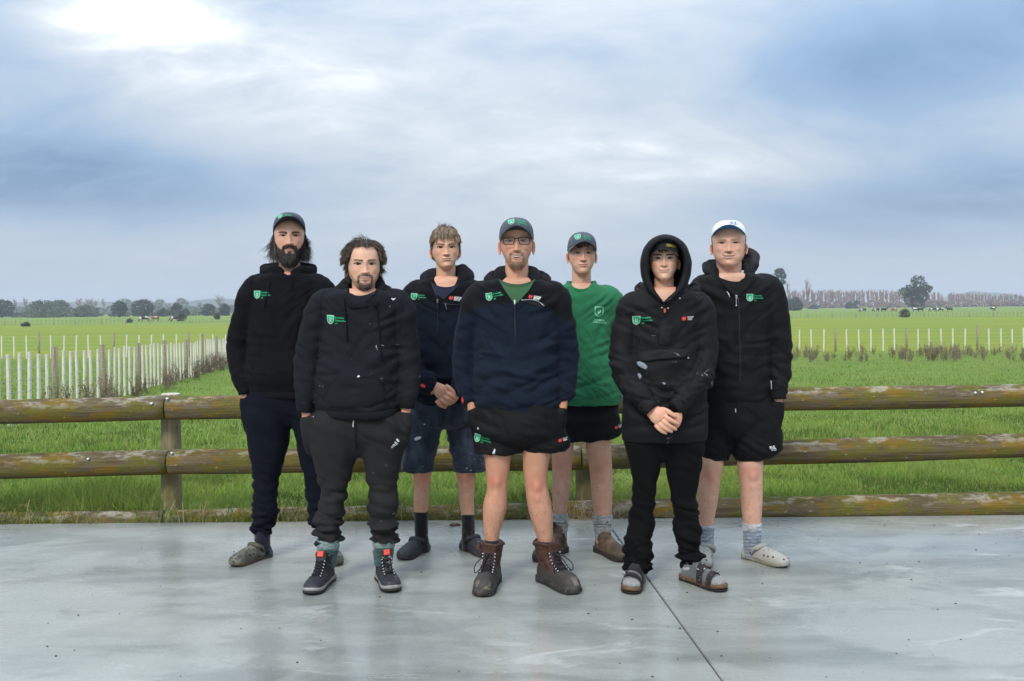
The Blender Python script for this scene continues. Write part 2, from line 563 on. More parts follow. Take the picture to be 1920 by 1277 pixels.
fence = empty('log_barrier_fence', (0, 6.5, -.05))
tag(fence, 'mossy round-log barrier of stacked rails along the back edge of the concrete', 'fence')
FY = 6.47
def rail(specs, seed):
    for k, (ua, va, ub, vb, ra, rb) in enumerate(specs):
        o = log_piece('rail', P(ua, va, FY), P(ub, vb, FY), ra, rb, LOG, fence, seed + k * 5)
        o.location = o.location - Vector(fence.location)
rail([(-620, 788, 312, 765, .083, .078), (315, 765, 1094, 755, .076, .078), (1097, 755, 2650, 729, .076, .075)], 11)
rail([(-620, 892, 316, 866, .079, .080), (319, 866, 1088, 858, .080, .081), (1091, 858, 2650, 815, .080, .078)], 41)
rail([(-620, 992, 309, 977, .072, .070), (312, 976, 1000, 967, .070, .082), (1003, 966, 2650, 933, .088, .088)], 71)
pm = []
for k, (u, vt) in enumerate(((320, 739), (1096, 735), (1985, 722), (-455, 755))):
    b = P(u, 980, FY + .145); tp = P(u, vt, FY + .145)
    o = log_piece('post', (tp[0], tp[1], -.35), (tp[0], tp[1], tp[2]), .066, .063, POST, fence, 90 + k, steps=30)
    cap = loft([[(.062 * math.cos(t), .062 * math.sin(t), 0) for t in np.linspace(0, 6.2832, 24, endpoint=False)],
                [(.055 * math.cos(t), .055 * math.sin(t), .006) for t in np.linspace(0, 6.2832, 24, endpoint=False)]], cap0=False)
    cp = obj('sawn_top', cap[0], cap[1], ENDG); cp.parent = o
    cp.location = (0, 0, tp[2] - o.location.z - .001)
    o.location = o.location - Vector(fence.location)
for u, v_, Yo in ((313, 748, -.07), (284, 757, -.079), (1829, 737, -.079), (1842, 736, -.079), (322, 850, -.07), (165, 861, -.08)):
    p = P(u, v_, FY + Yo)
    v, f = tube([p + (0, .01, 0), p + (0, -.004, 0), p + (0, -.007, 0)], [.009, .009, .005], 10, 4, up=(0, 0, 1))
    o = obj('bolt', v - np.array(fence.location), f, GALV); o.parent = fence

# ------------------------------------------------------------------ paddock fences of pale battens, posts and wire
M = Mt('pale_batten', rough=.85)
c = M.mix(M.rng(M.noise(5, 5, .6, M.co((6, 6, .6))), .35, .7), (.70, .68, .62), (.52, .49, .42))
c = M.mix(M.rng(M.noise(9, 4, .6), .62, .75, 0, .7), c, (.28, .22, .15))
M.color(c); BATTEN = M.m
M = Mt('grey_post', rough=.9)
M.color(M.mix(M.rng(M.noise(5, 5, .6, M.co((6, 6, .6))), .35, .7), (.30, .26, .18), (.15, .125, .085))); GPOST = M.m
M = Mt('fence_wire', (.45, .46, .46), .5, Metallic=.6); WIRE = M.m
def chamf(w, d, h):
    a, b = w / 2, d / 2
    k = min(a, b) * .25
    pts = [(-a + k, -b), (a - k, -b), (a, -b + k), (a, b - k), (a - k, b), (-a + k, b), (-a, b - k), (-a, -b + k)]
    r = [[(x, y, z) for x, y in pts] for z in (-.15, h)]
    v, f = loft(r)
    return v, f
bat_me = mesh_data('batten', *chamf(.062, .045, 1.10), smooth=False); bat_me.materials.append(BATTEN)
post_me = []
for k in range(3):
    th = np.linspace(0, 6.2832, 10, endpoint=False)
    r0 = .055
    rings = [[(r0 * (1 + .08 * math.sin(3 * t + k)) * math.cos(t), r0 * math.sin(t), z) for t in th] for z in (-.2, .4, 1.16 + .05 * k)]
    me = mesh_data('post', *loft(rings)); me.materials.append(GPOST); post_me.append(me)

def batten_fence(name, label, p0, p1, n_per, spacing, phase=0, wires=6, scale=1.0, umax=None):
    p0 = np.array(p0, float); p1 = np.array(p1, float)
    L = np.linalg.norm(p1 - p0); d = (p1 - p0) / L
    root = empty(name, (p0[0], p0[1], float(zt(p0[0], p0[1]))))
    tag(root, label, 'fence')
    k, s = phase, 0.0
    rz = math.atan2(d[1], d[0])
    rl = Vector(root.location)
    while s < L:
        x, y = p0 + d * s
        z = float(zt(x, y))
        if k % n_per == 0:
            o = obj('post', None, None, None, me=post_me[rr.randrange(3)])
        else:
            o = obj('batten', None, None, None, me=bat_me)
        o.parent = root
        o.location = Vector((x, y, z)) - rl
        o.rotation_euler = (rr.gauss(0, .012), rr.gauss(0, .012), rz + rr.gauss(0, .08))
        o.scale = (scale, scale, 1 + rr.gauss(0, .015))
        s += spacing * rr.uniform(.94, 1.06); k += 1
    for w in range(wires):
        h = .15 + w * .9 / (wires - 1)
        t = np.linspace(0, L, 30)
        pts = np.stack([p0[0] + d[0] * t, p0[1] + d[1] * t, 0 * t], -1)
        pts[:, 2] = zt(pts[:, 0], pts[:, 1]) + h
        pts[:, :2] += np.array([d[1], -d[0]]) * .03
        v, f = tube(pts, .003, 3, 30, up=(0, 0, 1))
        o = obj('wire', v - np.array(rl), f, WIRE); o.parent = root
    return root
batten_fence('batten_fence', 'pale batten fence running away from the log barrier into the paddock', (-7.55, 14.6), (-11.6, 41), 7, .47, 1)
batten_fence('batten_fence', 'pale batten and post fence crossing the paddock behind the men', (-32, 47.5), (34, 49.5), 6, .585, 2)

# far fences: posts only, battens joined
def far_fence(label, p0, p1, spacing, h, seed):
    p0 = np.array(p0, float); p1 = np.array(p1, float)
    L = np.linalg.norm(p1 - p0); d = (p1 - p0) / L
    root = empty('field_fence', (p0[0], p0[1], float(zt(*p0)))); tag(root, label, 'fence')
    rl = np.array(root.location)
    s = 0
    while s < L:
        x, y = p0 + d * s
        o = obj('post', None, None, None, me=post_me[rr.randrange(3)]); o.parent = root
        o.location = Vector((x, y, float(zt(x, y)))) - Vector(rl)
        o.scale = (1.1, 1.1, h * rr.uniform(.95, 1.1))
        s += spacing * rr.uniform(.9, 1.1)
    parts = []
    for s in np.arange(0, L, .75):
        x, y = p0 + d * s
        parts.append(box(x, y, float(zt(x, y)) + .45 * h, .06, .05, .95 * h))
    v, f = cat(*parts)
    o = obj('battens', v - rl, f, BATTEN if seed % 2 else GPOST, smooth=False); o.parent = root; o['kind'] = 'stuff'
far_fence('thin grey fence line across the far paddock, below the line of cattle', (30, 190), (140, 186), 4.4, 1.0, 4)
far_fence('thin grey fence line in the far paddock on the side of the left-hand trees', (-120, 168), (-45, 225), 4.4, 1.0, 2)
# ------------------------------------------------------------------ trees, hills, cattle beyond
def leaf_mat(name, a, b, c_):
    M = Mt(name, rough=.8, spec=.2)
    gi = M.n('ShaderNodeObjectInfo')
    k = M.noise(.35, 3, .6)
    k2 = M.noise(2.2, 3, .6)
    c = M.mix(M.rng(k, .35, .65), a, b)
    c = M.mix(M.rng(k2, .4, .7), c, c_)
    M.color(c)
    return M.m
DKGREEN = leaf_mat('dark_evergreen', (.030, .050, .024), (.055, .080, .034), (.038, .060, .034))
MIDGREEN = leaf_mat('grey_green_leaf', (.065, .092, .042), (.11, .14, .06), (.085, .11, .065))
M = Mt('bark', (.10, .085, .07), .9); M.color(M.mix(M.noise(3), (.07, .06, .05), (.15, .13, .11))); BARK = M.m
M = Mt('bare_twig', (.19, .15, .13), .9); M.color(M.mix(M.rng(M.noise(.25), .4, .6), (.22, .150, .115), (.31, .175, .105))); TWIG = M.m

def limb(p0, p1, r0, r1, n=5):
    return tube([p0, (np.array(p0) + p1) / 2 + 0, p1], [r0, (r0 + r1) / 2, r1], n, 3, up=(.3, .9, .2))

def leaf_cloud(lobes, n, size, seed, gap=.35):
    """leaf-sized faces spread through lobes [(centre, radii)], thinned by noise so that gaps show"""
    g = np.random.default_rng(seed)
    vol = np.array([np.prod(r) for _, r in lobes]) ** .75
    idx = g.choice(len(lobes), n, p=vol / vol.sum())
    d = unit(g.normal(size=(n, 3)))
    rad = g.uniform(.45, 1.0, n) ** .6
    C_ = np.array([c for c, _ in lobes])[idx]; R_ = np.array([r for _, r in lobes])[idx]
    p = C_ + d * R_ * rad[:, None]
    keep = fbm(p / (size * 5.0), 2, seed) > -gap
    p = p[keep]; n = len(p)
    a = unit(g.normal(size=(n, 3)) * (1, 1, .6)); b = unit(np.cross(a, g.normal(size=(n, 3))))
    s = size * g.uniform(.5, 1.3, (n, 1))
    v = np.stack([p - a * s, p + b * s * .55, p + a * s, p - b * s * .55], 1).reshape(-1, 3)
    f = np.arange(4 * n).reshape(n, 4)
    return v, f

def place(o, loc, rz=0, s=1.0):
    o.location = loc; o.rotation_euler = (0, 0, rz); o.scale = (s, s, s) if np.isscalar(s) else s
    return o

def tree(name, label, u, vbase, vtop, wpx, Y, lobes, leaf, n=1500, size=None, trunk=True, cat_='tree', group=None, seed=1, gap=.3):
    """lobes in units of the tree: x, y in -1..1 of the half width, z in 0..1 of the height"""
    base = P(u, vbase, Y); top = P(u, vtop, Y)
    base[2] = float(zt(base[0], base[1])) if True else base[2]
    h = top[2] - base[2]; w = wpx / 2 * Y / F_PX
    L = [((c[0] * w, c[1] * w, c[2] * h), (r[0] * w, r[0] * w * .9, r[1] * h)) for c, r in lobes]
    root = empty(name, base); tag(root, label, cat_, group)
    size = size or max(.022 * h, Y * .0011)
    v, f = leaf_cloud(L, n, size, seed, gap)
    o = obj('crown', v, f, leaf, smooth=False); o.parent = root
    if trunk:
        g = random.Random(seed)
        parts = [tube([(0, 0, -.3), (.02 * w, 0, h * .3), (0, 0, h * .75)], [.035 * h, .025 * h, .008 * h], 7, 6, up=(0, -1, .01))]
        for c, r in L:
            z0 = min(c[2] * .6, h * .6)
            parts.append(limb((0, 0, z0), c, .016 * h, .005 * h))
        v, f = cat(*parts)
        o = obj('trunk', v, f, BARK); o.parent = root
    return root

round_l = [((0, 0, .55), (1, .45)), ((-.4, .2, .45), (.6, .35)), ((.45, -.1, .5), (.55, .38)), ((.1, 0, .78), (.6, .22)), ((-.3, 0, .22), (.65, .2)), ((.35, .1, .2), (.6, .18))]
wide_l = [((-.55, 0, .45), (.5, .4)), ((0, 0, .6), (.6, .4)), ((.55, 0, .42), (.5, .38)), ((.2, .1, .75), (.4, .22)), ((-.25, 0, .72), (.35, .2)), ((-.4, 0, .2), (.6, .2)), ((.4, 0, .2), (.6, .2)), ((0, .1, .3), (.6, .3))]
bush_l = [((0, 0, .42), (1, .5)), ((-.5, 0, .35), (.5, .4)), ((.5, 0, .38), (.5, .4)), ((.1, 0, .7), (.5, .3)), ((-.2, 0, .15), (.9, .15)), ((-.35, 0, .62), (.3, .22))]
# left of the men
TL = 'evergreen trees on the left skyline'
tree('evergreen_tree', 'large dark shelter tree at the far left edge of the skyline', 4, 592, 561, 46, 430, round_l, DKGREEN, 1800, seed=3, group=TL)
tree('evergreen_tree', 'broad grey-green shelterbelt tree behind the left batten fence, tallest of the clump', 78, 592, 561, 62, 430, wide_l, MIDGREEN, 2200, seed=4, group=TL)
tree('evergreen_tree', 'rounded green tree on the right flank of the broad shelterbelt tree', 108, 592, 562, 50, 440, round_l, MIDGREEN, 1800, seed=5, group=TL)
tree('shrub', 'low light-green thicket in front of the broad shelterbelt tree', 92, 593, 575, 96, 420, bush_l, MIDGREEN, 1800, trunk=False, seed=6, group=TL, cat_='bush')
tree('shrub', 'low green thicket between the shelterbelt and the round dark tree', 162, 592, 570, 52, 430, bush_l, MIDGREEN, 1500, trunk=False, seed=7, group=TL, cat_='bush')
tree('evergreen_tree', 'round dark tree alone, left one of the pair near the black and white cow', 224, 591, 564, 32, 400, round_l, DKGREEN, 1500, seed=8, group=TL)
tree('evergreen_tree', 'round dark tree with a wide crown, right one of the pair above the cows', 267, 590, 561, 46, 400, round_l, DKGREEN, 1900, seed=9, group=TL)
tree('shrub', 'low dark hedge bush just right of the wide round tree', 307, 589, 577, 26, 420, bush_l, DKGREEN, 700, trunk=False, seed=10, group=TL, cat_='bush')
tree('evergreen_tree', 'dark tree with a pointed crown above the low hedge', 331, 589, 568, 22, 420, round_l, DKGREEN, 900, seed=11, group=TL)
tree('shrub', 'small dark hedge bush with a flat top, middle of the row', 348, 589, 577, 16, 420, bush_l, DKGREEN, 500, trunk=False, seed=12, group=TL, cat_='bush')
tree('evergreen_tree', 'dark rounded tree left of the bearded man\'s sleeve', 390, 589, 569, 28, 420, round_l, DKGREEN, 1000, seed=13, group=TL)
tree('evergreen_tree', 'dark tree touching the bearded man\'s sleeve on the skyline', 421, 589, 569, 22, 420, round_l, DKGREEN, 900, seed=14, group=TL)
tree('shrub', 'single dark round bush in the open field beside the black cow', 341, 599, 587, 17, 245, bush_l, DKGREEN, 700, trunk=False, seed=15, cat_='bush')
tree('shrub', 'small dark bush alone in the field near the bearded man\'s arm', 407, 596, 588, 11, 270, bush_l, DKGREEN, 400, trunk=False, seed=16, cat_='bush')
tree('shrub', 'tiny grey-green bush on the field fence left of the cows', 243, 604, 597, 9, 215, bush_l, DKGREEN, 300, trunk=False, seed=17, cat_='bush')
tree('shrub', 'low dark bush on the field fence at the far left', 48, 613, 604, 16, 172, bush_l, DKGREEN, 500, trunk=False, seed=18, cat_='bush')
tree('evergreen_tree', 'hazy blue-green tree mound behind the pair of round dark trees', 232, 588, 560, 40, 900, round_l, MIDGREEN, 900, seed=19, group=TL, trunk=False)
tree('evergreen_tree', 'hazy tree mound behind the bare trees, above the hedge row', 300, 588, 561, 30, 900, round_l, MIDGREEN, 800, seed=20, group=TL, trunk=False)
tree('evergreen_tree', 'hazy tree mound on the skyline above the flat-topped bush', 340, 588, 559, 28, 950, round_l, MIDGREEN, 800, seed=21, group=TL, trunk=False)
for k_, u_ in enumerate(np.arange(-25, 450, 21)):
    tree('distant_tree', 'hazy grey-green tree in the low belt behind the left-hand skyline trees', u_ + rr.uniform(-6, 6), 590, 569 + rr.uniform(0, 8), 34 + rr.uniform(-6, 14), 760 + rr.uniform(-60, 60), bush_l, MIDGREEN, 420, trunk=False, seed=200 + k_, group='hazy tree belt on the left')
for k_, u_ in enumerate(np.arange(-10, 440, 38)):
    tree('shrub', 'low dark scrub along the far field edge under the left-hand trees', u_ + rr.uniform(-9, 9), 592, 584 + rr.uniform(-1, 3), 36 + rr.uniform(-8, 14), 470 + rr.uniform(-30, 30), bush_l, DKGREEN if k_ % 3 else MIDGREEN, 420, trunk=False, seed=230 + k_, group='scrub under the left-hand trees', cat_='bush')
# right of the men
TR = 'trees on the right skyline'
mac = [((-.55, 0, .50), (.42, .16)), ((-.15, 0, .62), (.45, .16)), ((.35, 0, .66), (.5, .15)), ((.6, 0, .60), (.38, .14)), ((.12, 0, .86), (.40, .13)), ((-.3, 0, .34), (.45, .15)),
       ((.25, 0, .38), (.5, .18)), ((0, 0, .2), (.55, .14)), ((.1, 0, .5), (.5, .2))]
tree('macrocarpa_tree', 'big dark spreading tree standing alone above the cattle', 1717, 577, 515, 66, 420, mac, DKGREEN, 5200, seed=31, group=TR, gap=.12)
umb = [((.15, 0, .92), (.55, .07)), ((-.35, 0, .80), (.45, .08)), ((.5, 0, .82), (.42, .08)), ((.3, 0, .66), (.5, .07)), ((-.1, 0, .55), (.5, .09)), ((.2, 0, .42), (.4, .1))]
tree('pine_tree', 'tall dark pine with layered crown just beside the right man\'s shoulder', 1460, 577, 502, 34, 420, umb, DKGREEN, 2400, seed=32, group=TR, gap=.15)
tree('pine_tree', 'shorter dark pine half hidden by the right man\'s shoulder', 1437, 577, 512, 24, 440, umb, DKGREEN, 1500, seed=33, group=TR, gap=.15)
tree('shrub', 'round dark bush under the bare poplars beside the right man\'s sleeve', 1489, 577, 555, 34, 420, bush_l, DKGREEN, 1600, trunk=False, seed=34, cat_='bush')
tree('shrub', 'low dark bush at the foot of the bare poplar belt', 1592, 577, 565, 14, 600, bush_l, DKGREEN, 700, trunk=False, seed=35, cat_='bush')
tree('shrub', 'dark pointed bush at the foot of the bare poplars near the spreading tree', 1606, 577, 562, 14, 600, bush_l, DKGREEN, 700, trunk=False, seed=36, cat_='bush')
tree('shrub', 'round grey-green bush on the fence line in front of the cattle', 1696, 597, 579, 20, 189, bush_l, MIDGREEN, 1400, trunk=False, seed=37, cat_='bush')
tree('shrub', 'low hedge at the foot of the round dark bush', 1526, 577, 571, 24, 600, bush_l, DKGREEN, 700, trunk=False, seed=38, cat_='bush')

# bare winter trees
def bare_tree_mesh(seed, h=1.0, spread=.32, levels=4, upright=.7, n0=9, ratio=.5):
    g = random.Random(seed)
    parts = []
    def grow(p, d, L, r, lev):
        q = np.array(p) + np.array(d) * L
        mid = (np.array(p) + q) / 2 + np.array([g.gauss(0, .05), g.gauss(0, .05), 0]) * L
        parts.append(tube([p, mid, q], [r, r * .8, r * .5], 4 if lev < 2 else 3, 3, up=(.5, .8, .1)))
        if lev >= levels:
            return
        for _ in range(n0 if lev == 0 else (4 if lev < 3 else 3)):
            t = g.uniform(.35 if lev == 0 else .3, 1.0)
            b = np.array(p) + (q - np.array(p)) * t
            a = g.uniform(0, 6.283)
            nd = np.array([math.cos(a) * spread, math.sin(a) * spread, upright * g.uniform(.5, 1.2)]) + np.array(d) * .5
            grow(b, unit(nd), L * g.uniform(.8, 1.1) * ratio, r * .62, lev + 1)
    grow((0, 0, 0), (g.gauss(0, .03), 0, 1), h * .72, .016 * h, 0)
    v, f = cat(*parts)
    v[:, 2] *= h / v[:, 2].max()
    me = mesh_data('bare_branches', v, f, smooth=False); me.materials.append(TWIG)
    return me
poplar_me = [bare_tree_mesh(100 + k, spread=.34, upright=1.0, n0=20, levels=3, ratio=.40) for k in range(4)]
oak_me = [bare_tree_mesh(120 + k, spread=.75, upright=.55, n0=11, levels=4) for k in range(3)]
def bare(label, u, vbase, vtop, Y, me, wid=1.0, group=None, name='bare_tree'):
    b = P(u, vbase, Y); t = P(u, vtop, Y)
    b[2] = float(zt(b[0], b[1]))
    o = obj(name, None, None, None, me=me)
    h = t[2] - b[2]
    place(o, b, rr.uniform(0, 6.28), (h * wid, h * wid, h))
    return tag(o, label, 'tree', group)
k = 0
for u in np.arange(1462, 1925, 3.9):
    u = u + rr.uniform(-1.5, 1.5)
    vt = 541 + rr.uniform(0, 5) + (5 if u > 1740 else 0) + (6 if u < 1480 else 0) + (3 if u > 1860 else 0)
    if 1768 < u < 1776:
        continue
    bare('leafless brown poplar in the dense belt along the right skyline', u, 577, vt, 700 + rr.uniform(-25, 25), poplar_me[k % 4], 1.0, 'bare poplars in the belt on the right skyline')
    k += 1
for k_, u_ in enumerate(np.arange(1466, 1925, 8.5)):
    tree('thicket', 'brown twiggy undergrowth in the foot of the bare poplar belt', u_ + rr.uniform(-3, 3), 577, 556 + rr.uniform(0, 9), 17, 715 + rr.uniform(-10, 20), bush_l, TWIG, 200, size=1.0, trunk=False, seed=300 + k_, group='brown thicket under the poplar belt', cat_='bush', gap=.05)
bare('tall leafless tree with crooked top rising above the poplar belt', 1514, 577, 519, 420, oak_me[0], .42)
bare('thin leafless snag beside the tall pine', 1478, 577, 524, 430, oak_me[1], .25)
GB = 'hazy leafless trees on the left skyline'
for u, vt, w in ((27, 557, .5), (47, 556, .5), (150, 556, .9), (166, 557, .9), (178, 560, .8), (194, 557, .45), (280, 558, .7), (318, 566, .6), (411, 551, .9), (375, 565, .7), (12, 560, .6)):
    bare('pale leafless tree showing between the evergreens on the left skyline', u, 592, vt, 520, oak_me[rr.randrange(3)], w, GB)

# hills
M = Mt('hill_bush', rough=.95, spec=.1)
M.color(M.mix(M.rng(M.noise(.02, 5), .4, .6), (.035, .055, .03), (.07, .09, .045))); HILL = M.m
def hill(name, pts, Y, depth, mat):
    """ridge through photo pixels (u, v); a mound with a front and a back slope"""
    u = np.linspace(pts[0][0], pts[-1][0], 90)
    v = spline(u, [p[0] for p in pts], [p[1] for p in pts])
    rid = np.array([P(a, b, Y) for a, b in zip(u, v)])
    nz_ = np.stack([rid[:, 0] * .012, 0 * u, 0 * u + Y], -1)
    hgt = rid[:, 2] + 1.3 + (fbm(nz_ * 3, 4, 5) * .16) * np.maximum(rid[:, 2] + 1.3, 3)
    hgt = np.maximum(hgt, .2)
    rows = []
    for t in np.linspace(-1, 1, 15):
        k = math.cos(t * math.pi / 2) ** .8
        nn = fbm(np.stack([rid[:, 0] * .02, 0 * u + t * 3, 0 * u], -1), 3, 9)
        rows.append(np.stack([rid[:, 0], Y + t * depth + 0 * u, -2.0 + (hgt + .7) * k * (1 + .12 * nn)], -1))
    v_, f_ = loft(np.array(rows), cap0=False, cap1=False, closed=False)
    return tag(obj(name, v_, f_, mat), kind='structure')
hill('hill', [(1745, 577), (1790, 556), (1812, 550), (1835, 548), (1860, 549), (1885, 555), (1900, 570), (1906, 577)], 2300, 180, HILL)
hill('hills', [(1820, 577), (1880, 560), (1935, 556), (2100, 552), (2400, 560)], 2600, 200, HILL)
hill('hills', [(-420, 560), (-150, 556), (0, 572), (60, 566), (130, 567), (205, 566), (260, 570), (330, 568), (385, 562), (430, 561), (520, 566), (640, 572), (900, 574), (1200, 573), (1470, 576)], 2000, 200, HILL)

# cattle
M = Mt('cow_hide', rough=.8)
M.color(M.attr()); HIDE = M.m
def cow_mesh(kind, grazing, seed):
    xs = [-1.0, -.92, -.7, -.35, 0, .35, .62, .82]
    zc = [1.0, .98, .95, .93, .93, .95, 1.0, 1.06]
    rh = [.05, .28, .36, .36, .38, .38, .34, .2]
    rw = [.05, .22, .30, .33, .36, .33, .25, .14]
    th = np.linspace(0, 6.2832, 12, endpoint=False)
    rings = [[(x, w * math.cos(t), z + h * math.sin(t)) for t in th] for x, z, h, w in zip(xs, zc, rh, rw)]
    parts = [loft(rings)]
    if grazing:
        parts.append(tube([(.7, 0, 1.05), (1.0, 0, .8), (1.2, 0, .45)], [.24, .17, .13], 9, 6, up=(0, 1, 0)))
        parts.append(tube([(1.16, 0, .5), (1.3, 0, .3), (1.38, 0, .12)], [.14, .12, .08], 9, 5, up=(0, 1, 0)))
        hd = np.array([1.17, 0, .5])
    else:
        parts.append(tube([(.7, 0, 1.08), (1.0, 0, 1.22), (1.15, 0, 1.32)], [.25, .18, .14], 9, 6, up=(0, 1, 0)))
        parts.append(tube([(1.1, 0, 1.36), (1.35, 0, 1.25), (1.52, 0, 1.16)], [.14, .12, .08], 9, 5, up=(0, 1, 0)))
        hd = np.array([1.12, 0, 1.38])
    for s in (-1, 1):
        parts.append(tube([hd + (0, s * .1, .02), hd + (-.03, s * .25, .03)], [.05, .02], 5, 3, up=(0, 0, 1)))
    for x, b in ((-.75, -.08), (.55, 0)):
        for s in (-1, 1):
            dx = rr.uniform(-.12, .12)
            parts.append(tube([(x, s * .17, .85), (x + b + dx * .3, s * .18, .45), (x + dx, s * .17, 0)], [.14, .075, .055], 7, 6, up=(0, 1, 0)))
    parts.append(tube([(-1.0, 0, 1.15), (-1.08, 0, .8), (-1.05, 0, .45)], [.03, .02, .04], 5, 4, up=(0, 1, 0)))
    v, f = cat(*parts)
    k = pnoise(v * (1.1, .8, 1.1) + seed * 3.7, seed)
    if kind == 'pied':
        c = np.where((k > 0.27)[:, None], (.75, .73, .70), (.015, .014, .014))
    elif kind == 'brown':
        c = np.where((k > .22)[:, None], (.55, .45, .36), (.22, .11, .06))
    else:
        c = np.where((k > .42)[:, None], (.6, .58, .56), (.014, .013, .013))
    me = mesh_data('cow', v, f, True, c); me.materials.append(HIDE)
    return me
cow_me = {(k, g): cow_mesh(k, g, s) for s, (k, g) in enumerate([('black', 1), ('black', 0), ('pied', 1), ('pied', 0), ('brown', 1)])}
def cow(label, u, v, Y, key, rz, group=None, s=1.0):
    p = P(u, v, Y); p[2] = float(zt(p[0], p[1]))
    o = obj('cow', None, None, None, me=cow_me[key])
    place(o, p, rz, s)
    return tag(o, label, 'cow', group)
GL = 'cows grazing in the left field'
cow('black and white cow grazing, left one of the three in the left field', 271, 601, 240, ('pied', 1), math.pi + .2, GL)
cow('reddish brown cow between the black and white cow and the black one', 291, 601, 245, ('brown', 1), math.pi - .3, GL)
cow('black cow grazing beside the round field bush', 327, 600, 240, ('black', 1), math.pi, GL)
GR = 'cows walking in the right field'
for u, key, rz, lb in ((1618, ('black', 1), 3.0, 'black cow grazing, leftmost of the row in front of the poplar belt'),
                       (1643, ('black', 1), 3.1, 'black cow grazing, second in the row from the poplar side'),
                       (1658, ('black', 0), .1, 'black cow with its head up close behind the second grazing cow'),
                       (1676, ('brown', 1), 3.3, 'brown cow just left of the round fence-line bush'),
                       (1716, ('pied', 0), 3.2, 'black and white cow just right of the round fence-line bush'),
                       (1727, ('black', 0), .2, 'black cow at the tail of the black and white cow by the bush'),
                       (1749, ('black', 1), 3.0, 'black cow grazing alone right of the spreading tree'),
                       (1763, ('pied', 1), 3.3, 'black and white cow grazing between two black cows'),
                       (1780, ('black', 0), 3.1, 'black cow with head up at the right end of the row'),
                       (1862, ('pied', 0), .3, 'white-patched cow standing apart nearest the right edge')):
    cow(lb, u, 586, 318, key, rz, GR)
k = 0
for u in np.concatenate([np.arange(1700, 1925, 6.5), [1655, 1668, 1683]]):
    u = u + rr.uniform(-2, 2)
    cow('tiny dark cow in the distant herd strung along the foot of the bare trees', u, 577, 640 + rr.uniform(-40, 40), (('black', 1), ('black', 0), ('pied', 1))[k % 3 if rr.random() < .5 else 0], rr.choice((0, 3.14)) + rr.uniform(-.5, .5), 'distant herd along the poplar belt')
    k += 1

# ------------------------------------------------------------------ dry dock weeds along the fences
M = Mt('dry_weed', rough=.9)
M.color(M.mix(M.rng(M.noise(4), .35, .65), (.15, .115, .07), (.24, .19, .12))); WEED = M.m
def weed_mesh(seed):
    g = random.Random(seed)
    parts = []; lv = []
    for _ in range(g.randint(9, 16)):
        a = g.uniform(0, 6.28); r = g.uniform(0, .22)
        b = np.array([r * math.cos(a), r * math.sin(a), 0]); t = b + np.array([g.gauss(0, .12), g.gauss(0, .12), g.uniform(.35, .85)])
        parts.append(tube([b, (b + t) / 2 + (g.gauss(0, .03), 0, 0), t], [.009, .007, .004], 3, 4, up=(.7, .6, .1)))
        for _ in range(26):
            q = b + (t - b) * g.uniform(.25, 1.02) + np.array([g.gauss(0, .035), g.gauss(0, .035), g.gauss(0, .02)])
            d = np.array([g.gauss(0, 1), g.gauss(0, 1), g.gauss(0, .8)]); d /= np.linalg.norm(d); e = np.cross(d, (g.random(), g.random(), 1)); e /= np.linalg.norm(e)
            s = g.uniform(.012, .04)
            lv.append((np.array([q - d * s, q + e * s * .5, q + d * s, q - e * s * .5]), [(0, 1, 2, 3)]))
    v, f = cat(*parts, *lv)
    me = mesh_data('weed', v, f, smooth=False); me.materials.append(WEED)
    return me
weed_me = [weed_mesh(k) for k in range(5)]
def weed(u, v, Y, s, label, group):
    p = P(u, v, Y); p[2] = float(zt(p[0], p[1]))
    o = obj('dock_weed', None, None, None, me=weed_me[rr.randrange(5)])
    place(o, p, rr.uniform(0, 6.28), s * rr.uniform(.35, .78))
    tag(o, label, 'weed', group)
for _ in range(95):
    u = rr.choice((1495, 1520, 1560, 1600, 1640, 1690, 1720, 1745, 1770, 1795, 1800, 1830, 1860, 1885, 1900, 1915)) + rr.gauss(0, 22)
    weed(u, 665, 42 + rr.uniform(-3.5, 4), 1.0, 'brown dead dock stalks tangled along the paddock fence on the right', 'dead weeds along the right paddock fence')
for _ in range(46):
    t = rr.uniform(.0, 1) ** .8
    y = 15.5 + t * 24; x = -7.55 - (y - 14.6) * .1535 + rr.gauss(.15, .25)
    o = obj('dock_weed', None, None, None, me=weed_me[rr.randrange(5)])
    place(o, (x, y, float(zt(x, y))), rr.uniform(0, 6.28), rr.uniform(.45, .85))
    tag(o, 'brown dead dock stalks at the foot of the left batten fence', 'weed', 'dead weeds along the left batten fence')

